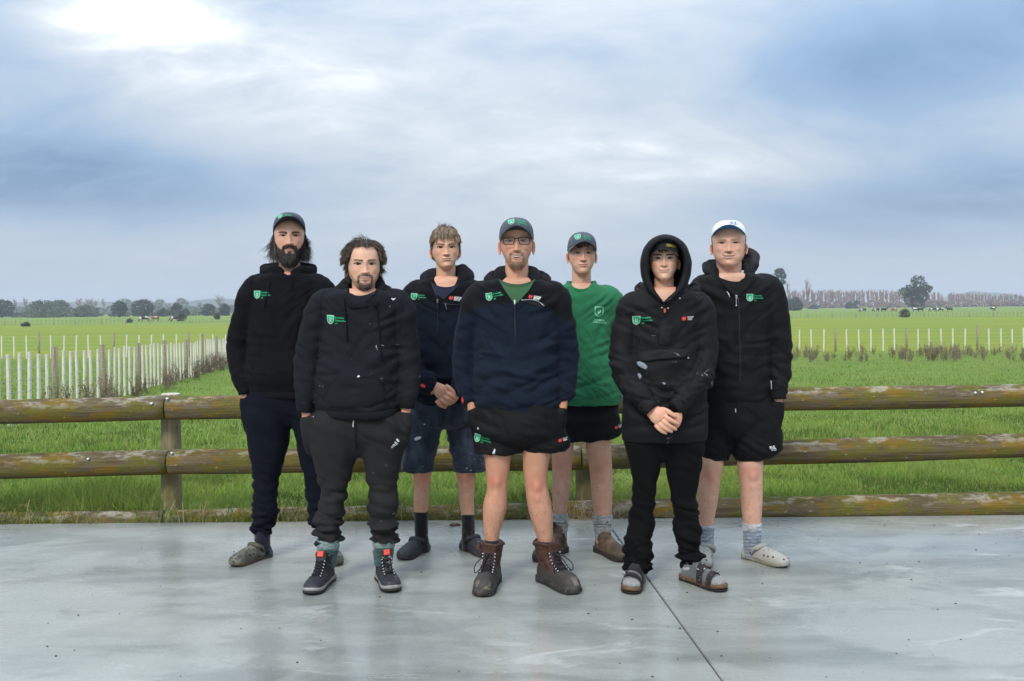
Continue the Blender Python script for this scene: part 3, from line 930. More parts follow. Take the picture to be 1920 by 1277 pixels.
# ------------------------------------------------------------------ grass
M = Mt('grass_blade', rough=.7, spec=.25)
M.color(M.attr())
M.b.inputs['Subsurface Weight'].default_value = 0.0
tr = M.n('ShaderNodeBsdfTranslucent'); M.put(tr.inputs[0], M.attr())
mx = M.n('ShaderNodeMixShader'); mx.inputs[0].default_value = .3
M.t.links.new(M.b.outputs[0], mx.inputs[1]); M.t.links.new(tr.outputs[0], mx.inputs[2])
M.t.links.new(mx.outputs[0], M.t.nodes['Material Output'].inputs[0])
GRASS = M.m
def grass(n, y0, y1, hgt, wid, seed, name, lab, dist='pow', tall=None):
    g = np.random.default_rng(seed)
    t = g.uniform(0, 1, n)
    Y = 1 / (1 / y0 + (1 / y1 - 1 / y0) * t) if dist == 'pow' else y0 + (y1 - y0) * t
    X = g.uniform(-1, 1, n) * (Y * .60 + .6)
    p0 = np.stack([X, Y, zt(X, Y) - .005], -1)
    clump = fbm(np.stack([X * 1.6, Y * 1.6, 0 * X], -1), 3, seed)
    big = fbm(np.stack([X * .35, Y * .35, 0 * X + 9], -1), 2, seed + 3)
    h = hgt * (1 + .9 * clump + .35 * big) * g.uniform(.55, 1.3, n)
    h = np.maximum(h, hgt * .25)
    if tall is not None:
        h = h * tall(X, Y, g)
    w = wid * g.uniform(.7, 1.3, n) * (1 + Y / 40)
    a = g.uniform(0, 6.283, n)
    side = np.stack([np.cos(a), np.sin(a), 0 * a], -1)
    la = g.uniform(0, 6.283, n)
    lean = np.stack([np.cos(la), np.sin(la), 0 * a], -1) * (h * g.uniform(.15, .85, n))[:, None]
    up = np.array([0, 0, 1.0])
    m1 = p0 + up * (h * .55)[:, None] + lean * .35
    tp = p0 + up * (h * .92)[:, None] + lean
    v = np.stack([p0 - side * w[:, None], p0 + side * w[:, None], m1 - side * (w * .8)[:, None], m1 + side * (w * .8)[:, None], tp], 1).reshape(-1, 3)
    b = np.arange(n)[:, None] * 5
    f = np.concatenate([b + [0, 1, 3], b + [0, 3, 2], b + [2, 3, 4]], 0)
    tone = g.uniform(0, 1, (n, 1)); cl = np.clip(.5 + clump * .9, 0, 1)[:, None]
    c = np.array([.098, .178, .024]) * (1 - tone) + np.array([.245, .350, .072]) * tone
    c = c * (.62 + .62 * cl)
    yel = sstep(.0, .35, fbm(np.stack([X * .55, Y * .4, 0 * X + 4], -1), 3, seed + 9))[:, None]
    drk = sstep(.05, .35, fbm(np.stack([X * .9, Y * .7, 0 * X + 8], -1), 3, seed + 12))[:, None]
    c = c * (1 - .5 * yel) + np.array([.24, .29, .06]) * .5 * yel
    c = c * (1 - .38 * drk)
    dry = (g.uniform(0, 1, n) < .05 + .05 * (big > .1))[:, None]
    c = np.where(dry, np.array([.30, .27, .11]), c)
    colr = np.repeat(c, 5, 0)
    o = obj(name, v, f, GRASS, smooth=False, colors=colr)
    return tag(o, lab, 'grass', kind='stuff')
def edge_tall(X, Y, g):
    e = np.exp(-np.abs(Y - 6.62) / .12) * (.4 + 1.2 * (pnoise(np.stack([X * 1.3, 0 * X, 0 * X], -1), 5) > -.05)) * (X < .9)
    dark = 2.2 * np.exp(-((X + 3.15) / .5) ** 2 - ((Y - 7.6) / .5) ** 2)
    return 1 + 1.6 * e + dark
grass(135000, 6.55, 11.5, .062, .0024, 21, 'grass', 'short green meadow grass just behind the log barrier', tall=edge_tall)
grass(90000, 11.5, 44, .075, .0036, 22, 'grass', 'green meadow grass further out in the paddock between the fences')
# long blades that lean over the bottom log
g_ = np.random.default_rng(77)
n = 900
cl = g_.choice([-3.3, -2.9, -2.2, -1.75, -1.6, -1.4, -.95, -.8, -.3, .05], n) + g_.normal(0, .16, n)
Y = 6.385 + g_.uniform(-.03, .03, n)
p0 = np.stack([cl, Y, np.full(n, -.06)], -1)
h = g_.uniform(.08, .24, n); la = g_.uniform(0, 6.283, n)
lean = np.stack([np.cos(la) * .9, np.sin(la) * .4 - .05, 0 * la], -1) * h[:, None]
side = np.stack([np.cos(la + 1.57), np.sin(la + 1.57), 0 * la], -1) * .0022
pts = [p0, p0 + (0, 0, 1) * (h * .5)[:, None] + lean * .2, p0 + (0, 0, 1) * (h * .85)[:, None] + lean * .6, p0 + (0, 0, 1) * (h * .8)[:, None] + lean * 1.05]
v = np.stack([pts[0] - side, pts[0] + side, pts[1] - side, pts[1] + side, pts[2] - side * .7, pts[2] + side * .7, pts[3]], 1).reshape(-1, 3)
b = np.arange(n)[:, None] * 7
f = np.concatenate([b + q for q in ([0, 1, 3], [0, 3, 2], [2, 3, 5], [2, 5, 4], [4, 5, 6])], 0)
c = np.where((g_.uniform(0, 1, n) < .35)[:, None], np.array([.36, .32, .14]), np.array([.10, .20, .03])) * g_.uniform(.7, 1.2, (n, 1))
tag(obj('long_grass', v, f, GRASS, smooth=False, colors=np.repeat(c, 7, 0)), 'long grass blades straggling over the bottom log at the slab edge', 'grass', kind='stuff')
# a tangle of dry straw by the middle post
n = 160
p0 = np.stack([g_.normal(.52, .10, n), g_.uniform(6.33, 6.40, n), g_.uniform(-.04, .0, n)], -1)
la = g_.uniform(0, 6.283, n); h = g_.uniform(.05, .17, n)
tp = p0 + np.stack([np.cos(la) * h, np.sin(la) * .02 - .01, np.abs(np.sin(la)) * h * 1.0], -1)
sd = np.stack([np.sin(la), 0 * la, -np.cos(la)], -1) * .0016
v = np.stack([p0 - sd, p0 + sd, tp + sd * .5, tp - sd * .5], 1).reshape(-1, 3)
f = np.arange(4 * n).reshape(n, 4)
c = np.array([.42, .34, .22]) * g_.uniform(.6, 1.2, (n, 1))
tag(obj('dry_straw', v, f, GRASS, smooth=False, colors=np.repeat(c, 4, 0)), 'tangle of dry straw against the bottom log behind the green shirt man', 'straw', kind='stuff')

# ------------------------------------------------------------------ haze over the fields
M = Mt('haze_air')
M.t.nodes.remove(M.b)
pv = M.n('ShaderNodeVolumePrincipled')
pv.inputs['Color'].default_value = (.80, .88, 1.0, 1)
pv.inputs['Density'].default_value = .00045
pv.inputs['Anisotropy'].default_value = 0.0
M.t.links.new(pv.outputs[0], M.t.nodes['Material Output'].inputs['Volume'])
v, f = box(0, 1460, 26, 9000, 3080, 57)
hz_o = obj('haze', v, f, M.m, smooth=False)
tag(hz_o, kind='stuff')
# ================================================================== people: tools
TMP = bpy.data.scenes.new('workbench')
def evaluated(o):
    TMP.collection.objects.link(o)
    with bpy.context.temp_override(scene=TMP, view_layer=TMP.view_layers[0]):
        dg = bpy.context.evaluated_depsgraph_get()
        dg.update()
    e = o.evaluated_get(dg)
    me = e.to_mesh()
    v = np.empty(len(me.vertices) * 3, np.float32); me.vertices.foreach_get('co', v)
    polys = [tuple(p.vertices) for p in me.polygons]
    e.to_mesh_clear()
    d = o.data
    bpy.data.objects.remove(o)
    (bpy.data.meshes if isinstance(d, bpy.types.Mesh) else bpy.data.curves).remove(d)
    return v.reshape(-1, 3).astype(float), polys

def remesh(parts, voxel=.007, smooth=5, fac=.5):
    v, f = cat(*parts)
    me = mesh_data('tmp', v, f)
    o = bpy.data.objects.new('tmp', me)
    md = o.modifiers.new('r', 'REMESH'); md.mode = 'VOXEL'; md.voxel_size = voxel
    if smooth:
        ms = o.modifiers.new('s', 'SMOOTH'); ms.factor = fac; ms.iterations = smooth
    v, f = evaluated(o)
    return v, np.array(f, np.int64)

def text_shape(s, size=1.0, bold=False):
    cu = bpy.data.curves.new('tmp', 'FONT'); cu.body = s; cu.size = size; cu.resolution_u = 2
    if bold:
        cu.offset = .018 * size
    o = bpy.data.objects.new('tmp', cu)
    v, f = evaluated(o)
    return v[:, :2], f

def vnormals(v, f):
    f = np.asarray(f)
    a, b, c = v[f[:, 0]], v[f[:, 1]], v[f[:, 2]]
    n = np.cross(b - a, c - a)
    if f.shape[1] == 4:
        d = v[f[:, 3]]
        n = np.cross(c - a, d - b)
    out = np.zeros_like(v)
    for k in range(f.shape[1]):
        np.add.at(out, f[:, k], n)
    return unit(out)

def to_px(v):
    """photo pixel of points (for laying seams and colour panels where the photo shows them)"""
    x = v[:, 0] / v[:, 1]; z = (v[:, 2] - CAM_H) / v[:, 1]
    return 960 + F_PX * (x * cr_ - z * sr_), HZN - F_PX * (x * sr_ + z * cr_)

def rows_loft(rows, Y, depth=.62, n=44, e=2.25, step=5.0):
    """horizontal sections given as (v, u_left, u_right [, depth ratio [, dy]])"""
    r = np.array([list(q) + [depth, 0.0][len(q) - 3:] for q in rows], float)
    t = np.arange(r[0, 0], r[-1, 0] + .01, step)
    if t[-1] < r[-1, 0]:
        t = np.append(t, r[-1, 0])
    s = spline(t, r[:, 0], r[:, 1:])
    th = np.linspace(0, 2 * math.pi, n, endpoint=False)
    cs, sn = np.cos(th), np.sin(th)
    rings = []
    for v, (ul, ur, dr, dy) in zip(t, s):
        y = Y + dy
        c = P((ul + ur) / 2, v, y)
        hw = (ur - ul) / 2 * y / F_PX
        hd = hw * dr
        x = np.sign(cs) * np.abs(cs) ** (2 / e) * hw
        yy = np.sign(sn) * np.abs(sn) ** (2 / e) * hd
        rings.append(np.stack([c[0] + x, c[1] + yy, np.full(n, c[2])], -1))
    return loft(np.array(rings)[::-1])

def limb_px(pts, Y, n=24, flat=1.0, step=.02):
    """tube through (u, v, dy, radius in px)"""
    c = np.array([P(u, v, Y + dy) for u, v, dy, r in pts])
    rad = np.array([r * (Y + dy) / F_PX for u, v, dy, r in pts])
    L = np.linalg.norm(np.diff(c, axis=0), axis=1).sum()
    return tube(c, rad, n, max(6, int(L / step)), up=(0, -1, 0.001), flat=flat)

def crumple(v, f, folds, fine=.0010, seed=0):
    """cloth folds: each one (centre, radii, direction across the folds, wavelength, height, stretch)"""
    n = vnormals(v, f)
    d = np.zeros(len(v))
    for k, (c, r, ax, lam, amp, st) in enumerate(folds):
        q = v - np.asarray(c)
        mk = np.exp(-((q / np.asarray(r)) ** 2).sum(1))
        sel = mk > .02
        if not sel.any():
            continue
        q = q[sel]
        a = unit(np.asarray(ax, float)); b = unit(np.cross(a, (.2, -1, .15))); c2 = np.cross(a, b)
        co = np.stack([q @ a / lam, q @ b / (lam * st), q @ c2 / (lam * st)], -1)
        co[:, 0] += .9 * pnoise(co * .45 + 7.3 * k, seed + k)
        h = pnoise(co + 3.1 * k + seed, seed + 11 + k)
        d[sel] += amp * mk[sel] * (np.abs(h) * 3.0 - .65)
    d += fine * .5 * pnoise(v * 40, seed + 77) + fine * 2.5 * pnoise(v * 11, seed + 78)
    return v + n * d[:, None]

def arm_folds(pts, Y, amp=.006):
    out = []
    c = np.array([P(u, w, Y + dy) for u, w, dy, r in pts])
    rad = np.array([r * Y / F_PX for u, w, dy, r in pts])
    L = np.concatenate([[0], np.cumsum(np.linalg.norm(np.diff(c, axis=0), axis=1))])
    for t, k, lam in ((.12, .9, .075), (.33, .8, .075), (.52, 1.3, .065), (.68, .8, .07), (.84, 1.0, .05), (.95, 1.0, .038)):
        s = t * L[-1]
        p = spline([s - .01, s, s + .01], L, c)
        r = spline([s], L, rad)[0] * 1.5
        ax = unit(p[2] - p[0]) + np.array([.55 if t < .5 else -.45, .1, .1])
        out.append((p[1], (r, r * 1.2, .085), ax, lam, amp * k, 2.6))
    return out

def place_normal(bvh, x, z, y0):
    return bvh.ray_cast(Vector((x, y0 - 1.2, z)), Vector((0, 1, 0)))

def bvh_of(v, f):
    return BVHTree.FromPolygons([tuple(p) for p in v], [tuple(int(i) for i in q) for q in f])

def drape(bvh, pts_uv, Y, off=.0022):
    """lay flat print onto the cloth below it; pts in photo pixels"""
    out = []
    for u, v in pts_uv:
        p = P(u, v, Y)
        h = place_normal(bvh, p[0], p[2], Y)
        if h[0] is None:
            out.append((p[0], Y, p[2]))
        else:
            q = h[0] + Vector((0, -1, 0)) * off
            out.append(tuple(q))
    return np.array(out)

def poly_grid(outline, k=3):
    """polygon (star-shaped) filled with k rings so that it can follow a curved surface"""
    o = np.array(outline, float); c = o.mean(0); n = len(o)
    v = [c]; f = []
    for r in range(1, k + 1):
        v.extend(c + (o - c) * r / k)
    for j in range(n):
        f.append((0, 1 + j, 1 + (j + 1) % n))
    for r in range(1, k):
        for j in range(n):
            a = 1 + (r - 1) * n + j; b = 1 + (r - 1) * n + (j + 1) % n
            f.append((a, a + n, b + n, b))
    return np.array(v), f

# ------------------------------------------------------------------ cloth, skin, hair materials
def cloth(name, rough=.9, weave=900, bump=.15, sheen=.15, flecks=None, spec=.25, tone=1.0):
    """colour comes from the garment's own panels; weave and wear from the material"""
    M = Mt(name, rough=rough, spec=spec)
    base = M.mix(1.0, M.attr(), (tone, tone, tone), 'MULTIPLY')
    k = M.noise(7, 4, .6)
    c = M.mix(M.rng(k, .3, .7, 0, .25), base, M.mix(1.0, base, (1.6, 1.55, 1.5), 'MULTIPLY'))
    lint = M.noise(160, 3, .7)
    c = M.mix(M.rng(lint, .62, .78, 0, .35), c, M.mix(1.0, c, (2.2, 2.2, 2.2), 'MULTIPLY'))
    if flecks:
        amt, fc, sc = flecks
        zone = M.rng(M.noise(2.7, 3, .6, M.co(loc=(4.1, 2.2, 1.7))), .50, .62)
        sp = M.rng(M.noise(sc, 3, .55, M.co((1, 1, 1.5)), .6), amt, amt + .03)
        c = M.mix(M.math('MULTIPLY', zone, sp), c, fc)
    M.color(c)
    M.b.inputs['Sheen Weight'].default_value = sheen
    M.b.inputs['Sheen Roughness'].default_value = .5
    M.bump(M.math('ADD', M.noise(weave, 2, .5), M.math('MULTIPLY', M.noise(90, 3, .6), 1.5)), bump, .002)
    return M.m
JERSEY = cloth('cotton_jersey', sheen=.01, spec=.08, tone=.68)
JERSEY_P = cloth('cotton_jersey_with_paint', sheen=.01, spec=.08, tone=.88, flecks=(.685, (.36, .38, .40), 24))
FLEECE = cloth('polar_fleece', sheen=.04, spec=.08, tone=.88, weave=420, bump=.35)
SHELL = cloth('shell_nylon', rough=.7, sheen=.0, weave=700, bump=.08, spec=.14, tone=.68)
SHELL_P = cloth('shell_nylon_with_dust', rough=.7, sheen=.0, flecks=(.67, (.20, .21, .23), 17), spec=.15, tone=.72)
DENIM = cloth('denim_with_paint', rough=.9, weave=650, bump=.3, flecks=(.66, (.55, .58, .62), 42))
TEE = cloth('cotton_tee', rough=.9, sheen=.05, weave=800, bump=.1)
KNIT = cloth('wool_knit', rough=1.0, sheen=.3, weave=300, bump=.6)
LEATHER = cloth('worn_leather', rough=.55, sheen=0, weave=220, bump=.35, flecks=(.60, (.17, .15, .125), 30))
RUBBER = cloth('foam_rubber', rough=.6, sheen=0, weave=150, bump=.15, flecks=(.62, (.20, .17, .13), 26))
CANVAS = cloth('cap_canvas', rough=.85, sheen=.1, weave=600, bump=.2)
M = Mt('skin', rough=.48, spec=.45)
c = M.mix(M.rng(M.noise(60, 4, .6), .3, .7, 0, .3), M.attr(), M.mix(1.0, M.attr(), (1.08, .86, .82), 'MULTIPLY'))
c = M.mix(M.rng(M.noise(320, 2, .6), .55, .8, 0, .25), c, M.mix(1.0, c, (.75, .62, .58), 'MULTIPLY'))
M.color(c).bump(M.noise(420, 3, .6), .12, .001)
M.b.inputs['Subsurface Weight'].default_value = .12
M.b.inputs['Subsurface Radius'].default_value = (.008, .003, .0015)
M.b.inputs['Subsurface Scale'].default_value = 1.0
SKIN = M.m
M = Mt('hair_strand', rough=.5, spec=.3); M.color(M.attr()); HAIR = M.m
M = Mt('eyeball', rough=.08, spec=.5); M.color(M.attr()); EYE = M.m
M = Mt('tooth', (.85, .82, .75), .3); TOOTH = M.m
def flat(name, c, rough=.7, **kw):
    return Mt(name, c, rough, **kw).m
PRINT_G = flat('print_green', (.005, .36, .17)); PRINT_P = flat('print_pale', (.42, .62, .53)); PRINT_T = flat('print_text_green', (.008, .40, .18))
PRINT_W = flat('print_white', (.8, .8, .8)); PRINT_R = flat('print_red', (.62, .045, .03)); PRINT_Y = flat('print_yellow', (.55, .46, .05))
PRINT_B = flat('print_blue', (.03, .16, .30)); PRINT_M = flat('print_mint', (.30, .72, .50))
METAL = flat('zip_metal', (.55, .56, .58), .35, Metallic=.9); BLACKP = flat('black_plastic', (.012, .012, .013), .4)
STEEL = flat('dark_zip', (.03, .03, .035), .4, Metallic=.3); PAINTW = flat('dried_paint', (.62, .64, .66), .6)
DARKHOLE = flat('painted_hole_shade', (.012, .012, .012), .9)  # flat near-black that paints the shade inside holes and openings
M = Mt('lens_glass', (1, 1, 1), .02)
tb = M.n('ShaderNodeBsdfTransparent'); gb = M.n('ShaderNodeBsdfGlossy'); gb.inputs['Roughness'].default_value = .02
fr = M.n('ShaderNodeMixShader'); fr.inputs[0].default_value = .045
M.t.links.new(tb.outputs[0], fr.inputs[1]); M.t.links.new(gb.outputs[0], fr.inputs[2]); M.t.links.new(fr.outputs[0], M.t.nodes['Material Output'].inputs[0])
LENS = M.m

# ------------------------------------------------------------------ head
HZ = [118, 112, 100, 85, 60, 30, 10, -8, -28, -48, -70, -90, -105, -118, -130]
HW = [1, 28, 50, 63, 74.5, 77.5, 76.5, 75, 73.5, 69.5, 62, 53, 44, 33, 25]
HF = [1, 30, 55, 72, 87, 93.5, 94, 89, 86, 87, 88, 86.5, 86, 80, 66]
HB = [1, 34, 62, 80, 97, 103, 100, 95, 86, 78, 70, 65, 62, 60, 60]
NZ_ = [-40, -90, -130, -165, -190, -215, -245]
NW = [57, 55, 55, 56, 58, 63, 74]
ND = [58, 56, 55, 55, 57, 62, 70]
NO = [22, 20, 20, 22, 24, 24, 22]

class Head:
    def __init__(s, u, v, Y, sx=1.0, klow=1.0, kup=1.0, yaw=0, pitch=0, roll=0, jaw=1.0, chin=1.0, smile=.3, nose=1.0, skin=(.60, .35, .245),
                 hair=(.05, .035, .025), brow=None, brow_w=1.0, iris=(.10, .13, .16), lips=(.42, .185, .16), open_=0.0, neck=1.0, beard=None, scalp=None,
                 eyes=1.0, red=1.0, squint=1.0, ear=1.0, brow_z=0.0, neck_dy=0.0, browdark=.8):
        s.__dict__.update(locals())
        s.sx, s.klow, s.kup = sx, klow, kup
        yaw = yaw - math.degrees(math.atan2((u - 960.0) / F_PX, 1.0))      # everyone looks towards the photographer
        s.R = (Matrix.Rotation(R(yaw), 3, 'Z') @ Matrix.Rotation(R(pitch), 3, 'X') @ Matrix.Rotation(R(roll), 3, 'Y'))
        s.R = np.array(s.R)
        s.c = P(u, v, Y)
        s.piv = np.array([0, 20, -95.0])
        s.build()

    def T(s, p):
        """head millimetres (x right, y back, z up from the eye line) to the place"""
        p = np.asarray(p, float).reshape(-1, 3)
        q = p.copy()
        q[:, 0] *= s.sx; q[:, 1] *= s.sx
        q[:, 2] = np.where(q[:, 2] > 0, q[:, 2] * s.kup, q[:, 2] * s.klow)
        piv = s.piv * (1, 1, s.klow)
        w = sstep(-190, -95, p[:, 2])[:, None]
        rot = (q - piv) @ s.R.T + piv
        off = (rot * 0)
        q = q * (1 - w) + rot * w
        q[:, 1] += s.neck_dy * 1000 * (1 - w[:, 0])
        return q * .001 + s.c

    def section(s, z, th):
        w = spline(z, HZ[::-1], HW[::-1]); f = spline(z, HZ[::-1], HF[::-1]); b = spline(z, HZ[::-1], HB[::-1])
        low = sstep(-25, -85, z)
        w = w * (1 + (s.jaw - 1) * low)
        fb = np.where(np.cos(th) > 0, f, b)
        n = 2.25
        r = (np.abs(np.sin(th) / w) ** n + np.abs(np.cos(th) / fb) ** n) ** (-1 / n)
        return r * np.sin(th), -r * np.cos(th)

    def feature(s, x, z):
        """how far the face stands forward of the plain skull at (x, z)"""
        x = x / 1.08
        g = lambda cx, cz, sx_, sz_: np.exp(-((np.abs(x) - cx) / sx_) ** 2 - ((z - cz) / sz_) ** 2)
        g0 = lambda cz, sx_, sz_: np.exp(-(x / sx_) ** 2 - ((z - cz) / sz_) ** 2)
        t = np.clip((6 - z) / 44, 0, 1)
        hN = (4.0 + 17 * t ** 1.35) * sstep(-52, -41, z) * sstep(22, 2, z) * s.nose
        sg = 7.0 + 4.5 * t
        F = hN * np.exp(-np.abs(x / sg) ** 2.2)
        F += 3.5 * s.nose * np.exp(-(x / 10) ** 2 - ((z + 38) / 8) ** 2)
        F += 8.0 * s.nose * g(12.5, -40, 5.5, 6.0)
        F -= 3.5 * g(5.5, -49, 3.2, 3.0)
        F -= 7.0 * g(31, 1, 15, 9.5)
        F -= 3.0 * g(15, 2, 6, 10)
        F += 3.8 * g(27, 15.5 + s.brow_z, 19, 6)
        F += 3.5 * g(44, -26, 15, 13) + 3.2 * s.smile * g(38, -34, 12, 11)
        F += 5.0 * g0(-66, 30, 17)
        zm = -66 + s.smile * 4.5 * (x / 25) ** 2 - 1.0
        ml = sstep(29 + 3 * s.smile, 17, np.abs(x))
        op = s.open_ * np.clip(1 - (x / 25) ** 2, 0, 1)
        up, lo = zm + op * 2.5, zm - op * 6.5
        F += 2.0 * np.exp(-((z - up - 4.0) / 3.4) ** 2) * ml + 2.6 * np.exp(-((z - lo + 5.0) / 4.2) ** 2) * ml * sstep(25, 10, np.abs(x))
        gap = sstep(up + .6, up - .6, z) * sstep(lo - .6, lo + .6, z)
        F -= 3.2 * np.exp(-((z - zm) / 1.5) ** 2) * ml * (1 - np.minimum(op, 1))
        F -= 9 * gap * (op > .05)
        F -= 2.5 * g(26 + 2 * s.smile, -64 + 5 * s.smile, 4, 5)
        F -= 3.0 * g0(-81, 16, 4.5)
        F += 5.0 * s.chin * g0(-101, 17, 11)
        sl = 14 + (-42 - z) * .62
        F -= (.8 + 1.6 * s.smile) * np.exp(-((np.abs(x) - sl) / 3.4) ** 2) * sstep(-74, -62, z) * sstep(-36, -44, z)
        F -= 3.0 * g(66, 26, 12, 20)
        F -= 2.0 * g(52, -58, 14, 14) * (2 - s.jaw * 1.0)
        # eyes
        ex = np.abs(x) - 31.5
        uu = np.clip(1 - (ex / 15.0) ** 2, 0, 1)
        zc = 0.6 + ex * .06
        upr, lwr = zc + 5.9 * uu ** .75 * s.eyes * s.squint, zc - 5.0 * uu ** .9 * s.eyes * s.squint
        s_open = sstep(-.5, .6, np.minimum(upr - z, z - lwr)) * (uu > 0)
        F += 2.2 * np.exp(-((z - upr - 2.2) / 2.4) ** 2) * (uu > 0) * sstep(0, .25, uu) + 1.2 * np.exp(-((z - lwr + 2) / 2.4) ** 2) * sstep(0, .25, uu)
        F -= 1.2 * np.exp(-((z - upr - 5.6) / 1.6) ** 2) * sstep(0, .3, uu)
        F -= 7.5 * s_open
        return F, s_open, upr, lwr, uu, zm, ml, up, lo, gap * (op > .05)

    def beard_mask(s, x, z, th):
        x = x / 1.06
        ax = np.abs(x)
        zmth = -66
        lipz = ((x / 25) ** 2 + ((z + 67) / (8.5 + 3 * s.open_)) ** 2)
        lipm = sstep(.8, 1.25, lipz)
        must = np.exp(-((z + 54.5 - .0 * ax) / 5.2) ** 2) * sstep(36, 22, ax)
        side = np.exp(-((ax - 29) / 5.0) ** 2) * sstep(-104, -84, z) * sstep(-48, -60, z)
        chin = sstep(38, 18, ax) * sstep(-82, -96, z) * sstep(-130, -122, z)
        soul = np.exp(-(x / 7) ** 2) * sstep(-76, -80, z) * sstep(-98, -90, z)
        line = np.interp(ax, [0, 24, 38, 52, 64, 74, 90], [-88, -84, -70, -52, -34, -8, 6])
        jaw = sstep(2, -8, z - line) * sstep(-150, -128, z) * (np.cos(th) > -.25) * sstep(100, 90, np.abs(np.degrees(th)))
        full = np.clip(np.maximum.reduce([must, side, chin, soul, jaw]), 0, 1) * lipm
        goat = np.clip(np.maximum.reduce([must, side, chin, soul * .6]), 0, 1) * lipm
        return full, goat, jaw * lipm

    def build(s):
        zs = np.concatenate([118 * np.sin(np.linspace(math.pi / 2 * .995, math.asin(60 / 118), 22)), np.arange(58, -122, -1.9), np.arange(-124, -246, -5.0)])
        q = np.linspace(-1, 1, 151)[:-1]
        th1 = math.pi * (.42 * q + .58 * q ** 3)
        Z, TH = np.meshgrid(zs, th1, indexing='ij')
        zj = -120 + 62 * sstep(.12, 1.65, np.abs(TH)) ** 1.1
        zc = np.maximum(Z, zj)
        fx, fy = s.section(zc.ravel(), TH.ravel())
        nw = spline(-Z.ravel(), [-z for z in NZ_], NW) * s.neck; nd = spline(-Z.ravel(), [-z for z in NZ_], ND) * s.neck; no = spline(-Z.ravel(), [-z for z in NZ_], NO)
        t_ = TH.ravel()
        nx, ny = nw * np.sin(t_), -nd * np.cos(t_) + no
        m_ = sstep(-13, 9, (Z - zj).ravel())
        x, y = nx * (1 - m_) + fx * m_, ny * (1 - m_) + fy * m_
        z = Z.ravel().copy()
        th = t_
        F, s_open, upr, lwr, uu, zm, ml, up, lo, gap = s.feature(x, z)
        front = sstep(.12, .45, np.cos(th)) * m_
        y = y - F * front
        # Adam's apple and neck cords
        y -= 4.0 * np.exp(-(x / 8) ** 2 - ((z + 150) / 12) ** 2) * (1 - m_) * (np.cos(th) > 0)
        loc = np.stack([x, y, z], -1)
        s.loc, s.th, s.front = loc, th, front
        nr_, nc_ = Z.shape
        f = []
        for i in range(nr_ - 1):
            for j in range(nc_):
                a, b = i * nc_ + j, i * nc_ + (j + 1) % nc_
                f.append((a, a + nc_, b + nc_, b))
        # colours
        x0 = x
        x = x / 1.08
        ax = np.abs(x)
        C = np.tile(np.array(s.skin), (len(x), 1))
        def tint(w, c):
            nonlocal C
            w = np.clip(w, 0, 1)[:, None]
            C = C * (1 - w) + np.array(c) * w
        sk = np.array(s.skin)
        redd = sk * (1.02, .74, .70)
        tint(.50 * s.red * np.exp(-((ax - 40) / 17) ** 2 - ((z + 32) / 17) ** 2) * front, redd)
        tint(.35 * s.red * np.exp(-(x / 14) ** 2 - ((z + 36) / 14) ** 2) * front, redd)
        tint(.35 * np.exp(-((z + 100) / 14) ** 2 - (x / 22) ** 2) * front, redd)
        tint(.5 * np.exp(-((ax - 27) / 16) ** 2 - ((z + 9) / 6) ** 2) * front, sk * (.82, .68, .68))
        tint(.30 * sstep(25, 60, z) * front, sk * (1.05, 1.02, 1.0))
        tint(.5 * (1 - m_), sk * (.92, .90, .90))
        full, goat, jaw = s.beard_mask(x0, z, th)
        s.full, s.goat, s.jawm = full * np.maximum(front, sstep(1.9, 1.4, np.abs(th)) * m_), goat * front, jaw
        for kind, amt, col in (s.beard or []):
            mk = {'full': s.full, 'goat': s.goat, 'jaw': jaw}[kind]
            nz2 = .75 + .5 * pnoise(loc * .35, 5)
            tint(mk * amt * nz2, col)
        lipm = np.where(z > zm, sstep(up + 8.5 - 3 * (x / 24) ** 2, up + 5.5 - 3 * (x / 24) ** 2, z), sstep(lo - 10.5 + 6 * (x / 24) ** 2, lo - 7.5 + 6 * (x / 24) ** 2, z)) * sstep(27, 22, ax) * front
        tint(lipm * .6, s.lips)
        tint(np.exp(-((z - zm) / 1.5) ** 2) * sstep(30, 23, ax) * front * (1 - np.minimum(s.open_, 1)) * .9, np.array(s.lips) * .22)
        tint(gap * front, (.05, .015, .012))
        tint(np.exp(-((ax - 5.5) / 3.2) ** 2 - ((z + 47.5) / 2.4) ** 2) * front * .8, (.10, .04, .03))
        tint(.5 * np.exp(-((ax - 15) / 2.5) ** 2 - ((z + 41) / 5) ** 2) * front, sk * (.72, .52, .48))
        bcol = np.array(s.brow if s.brow is not None else s.hair)
        bz = 15.6 + s.brow_z + 3.5 * np.sin(np.clip((ax - 12) / 38, 0, 1) * 2.3) - .0 * ax
        bw = np.interp(ax, [8, 13, 30, 44, 54], [0, 4.8, 4.6, 3.4, 0]) * s.brow_w
        tint(np.exp(-((z - bz) / np.maximum(bw, .3)) ** 4) * (bw > .35) * front * s.browdark, bcol)
        lash = np.exp(-((z - upr - .4) / 1.7) ** 2) * sstep(0, .2, uu) * front
        tint(lash * .85, (.035, .022, .018))
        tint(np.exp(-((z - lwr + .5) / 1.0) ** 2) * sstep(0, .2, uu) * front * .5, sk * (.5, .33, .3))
        tint(s_open * front, (.12, .07, .06))
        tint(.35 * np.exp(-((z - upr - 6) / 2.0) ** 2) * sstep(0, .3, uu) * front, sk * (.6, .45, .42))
        if s.scalp is not None:
            tint(s.scalp(s, x0, y, z, th), s.hair)
        s.C = C
        V = s.T(loc)
        parts_v, parts_f, parts_c = [V], [np.array(f)], [C]
        nv = len(V)
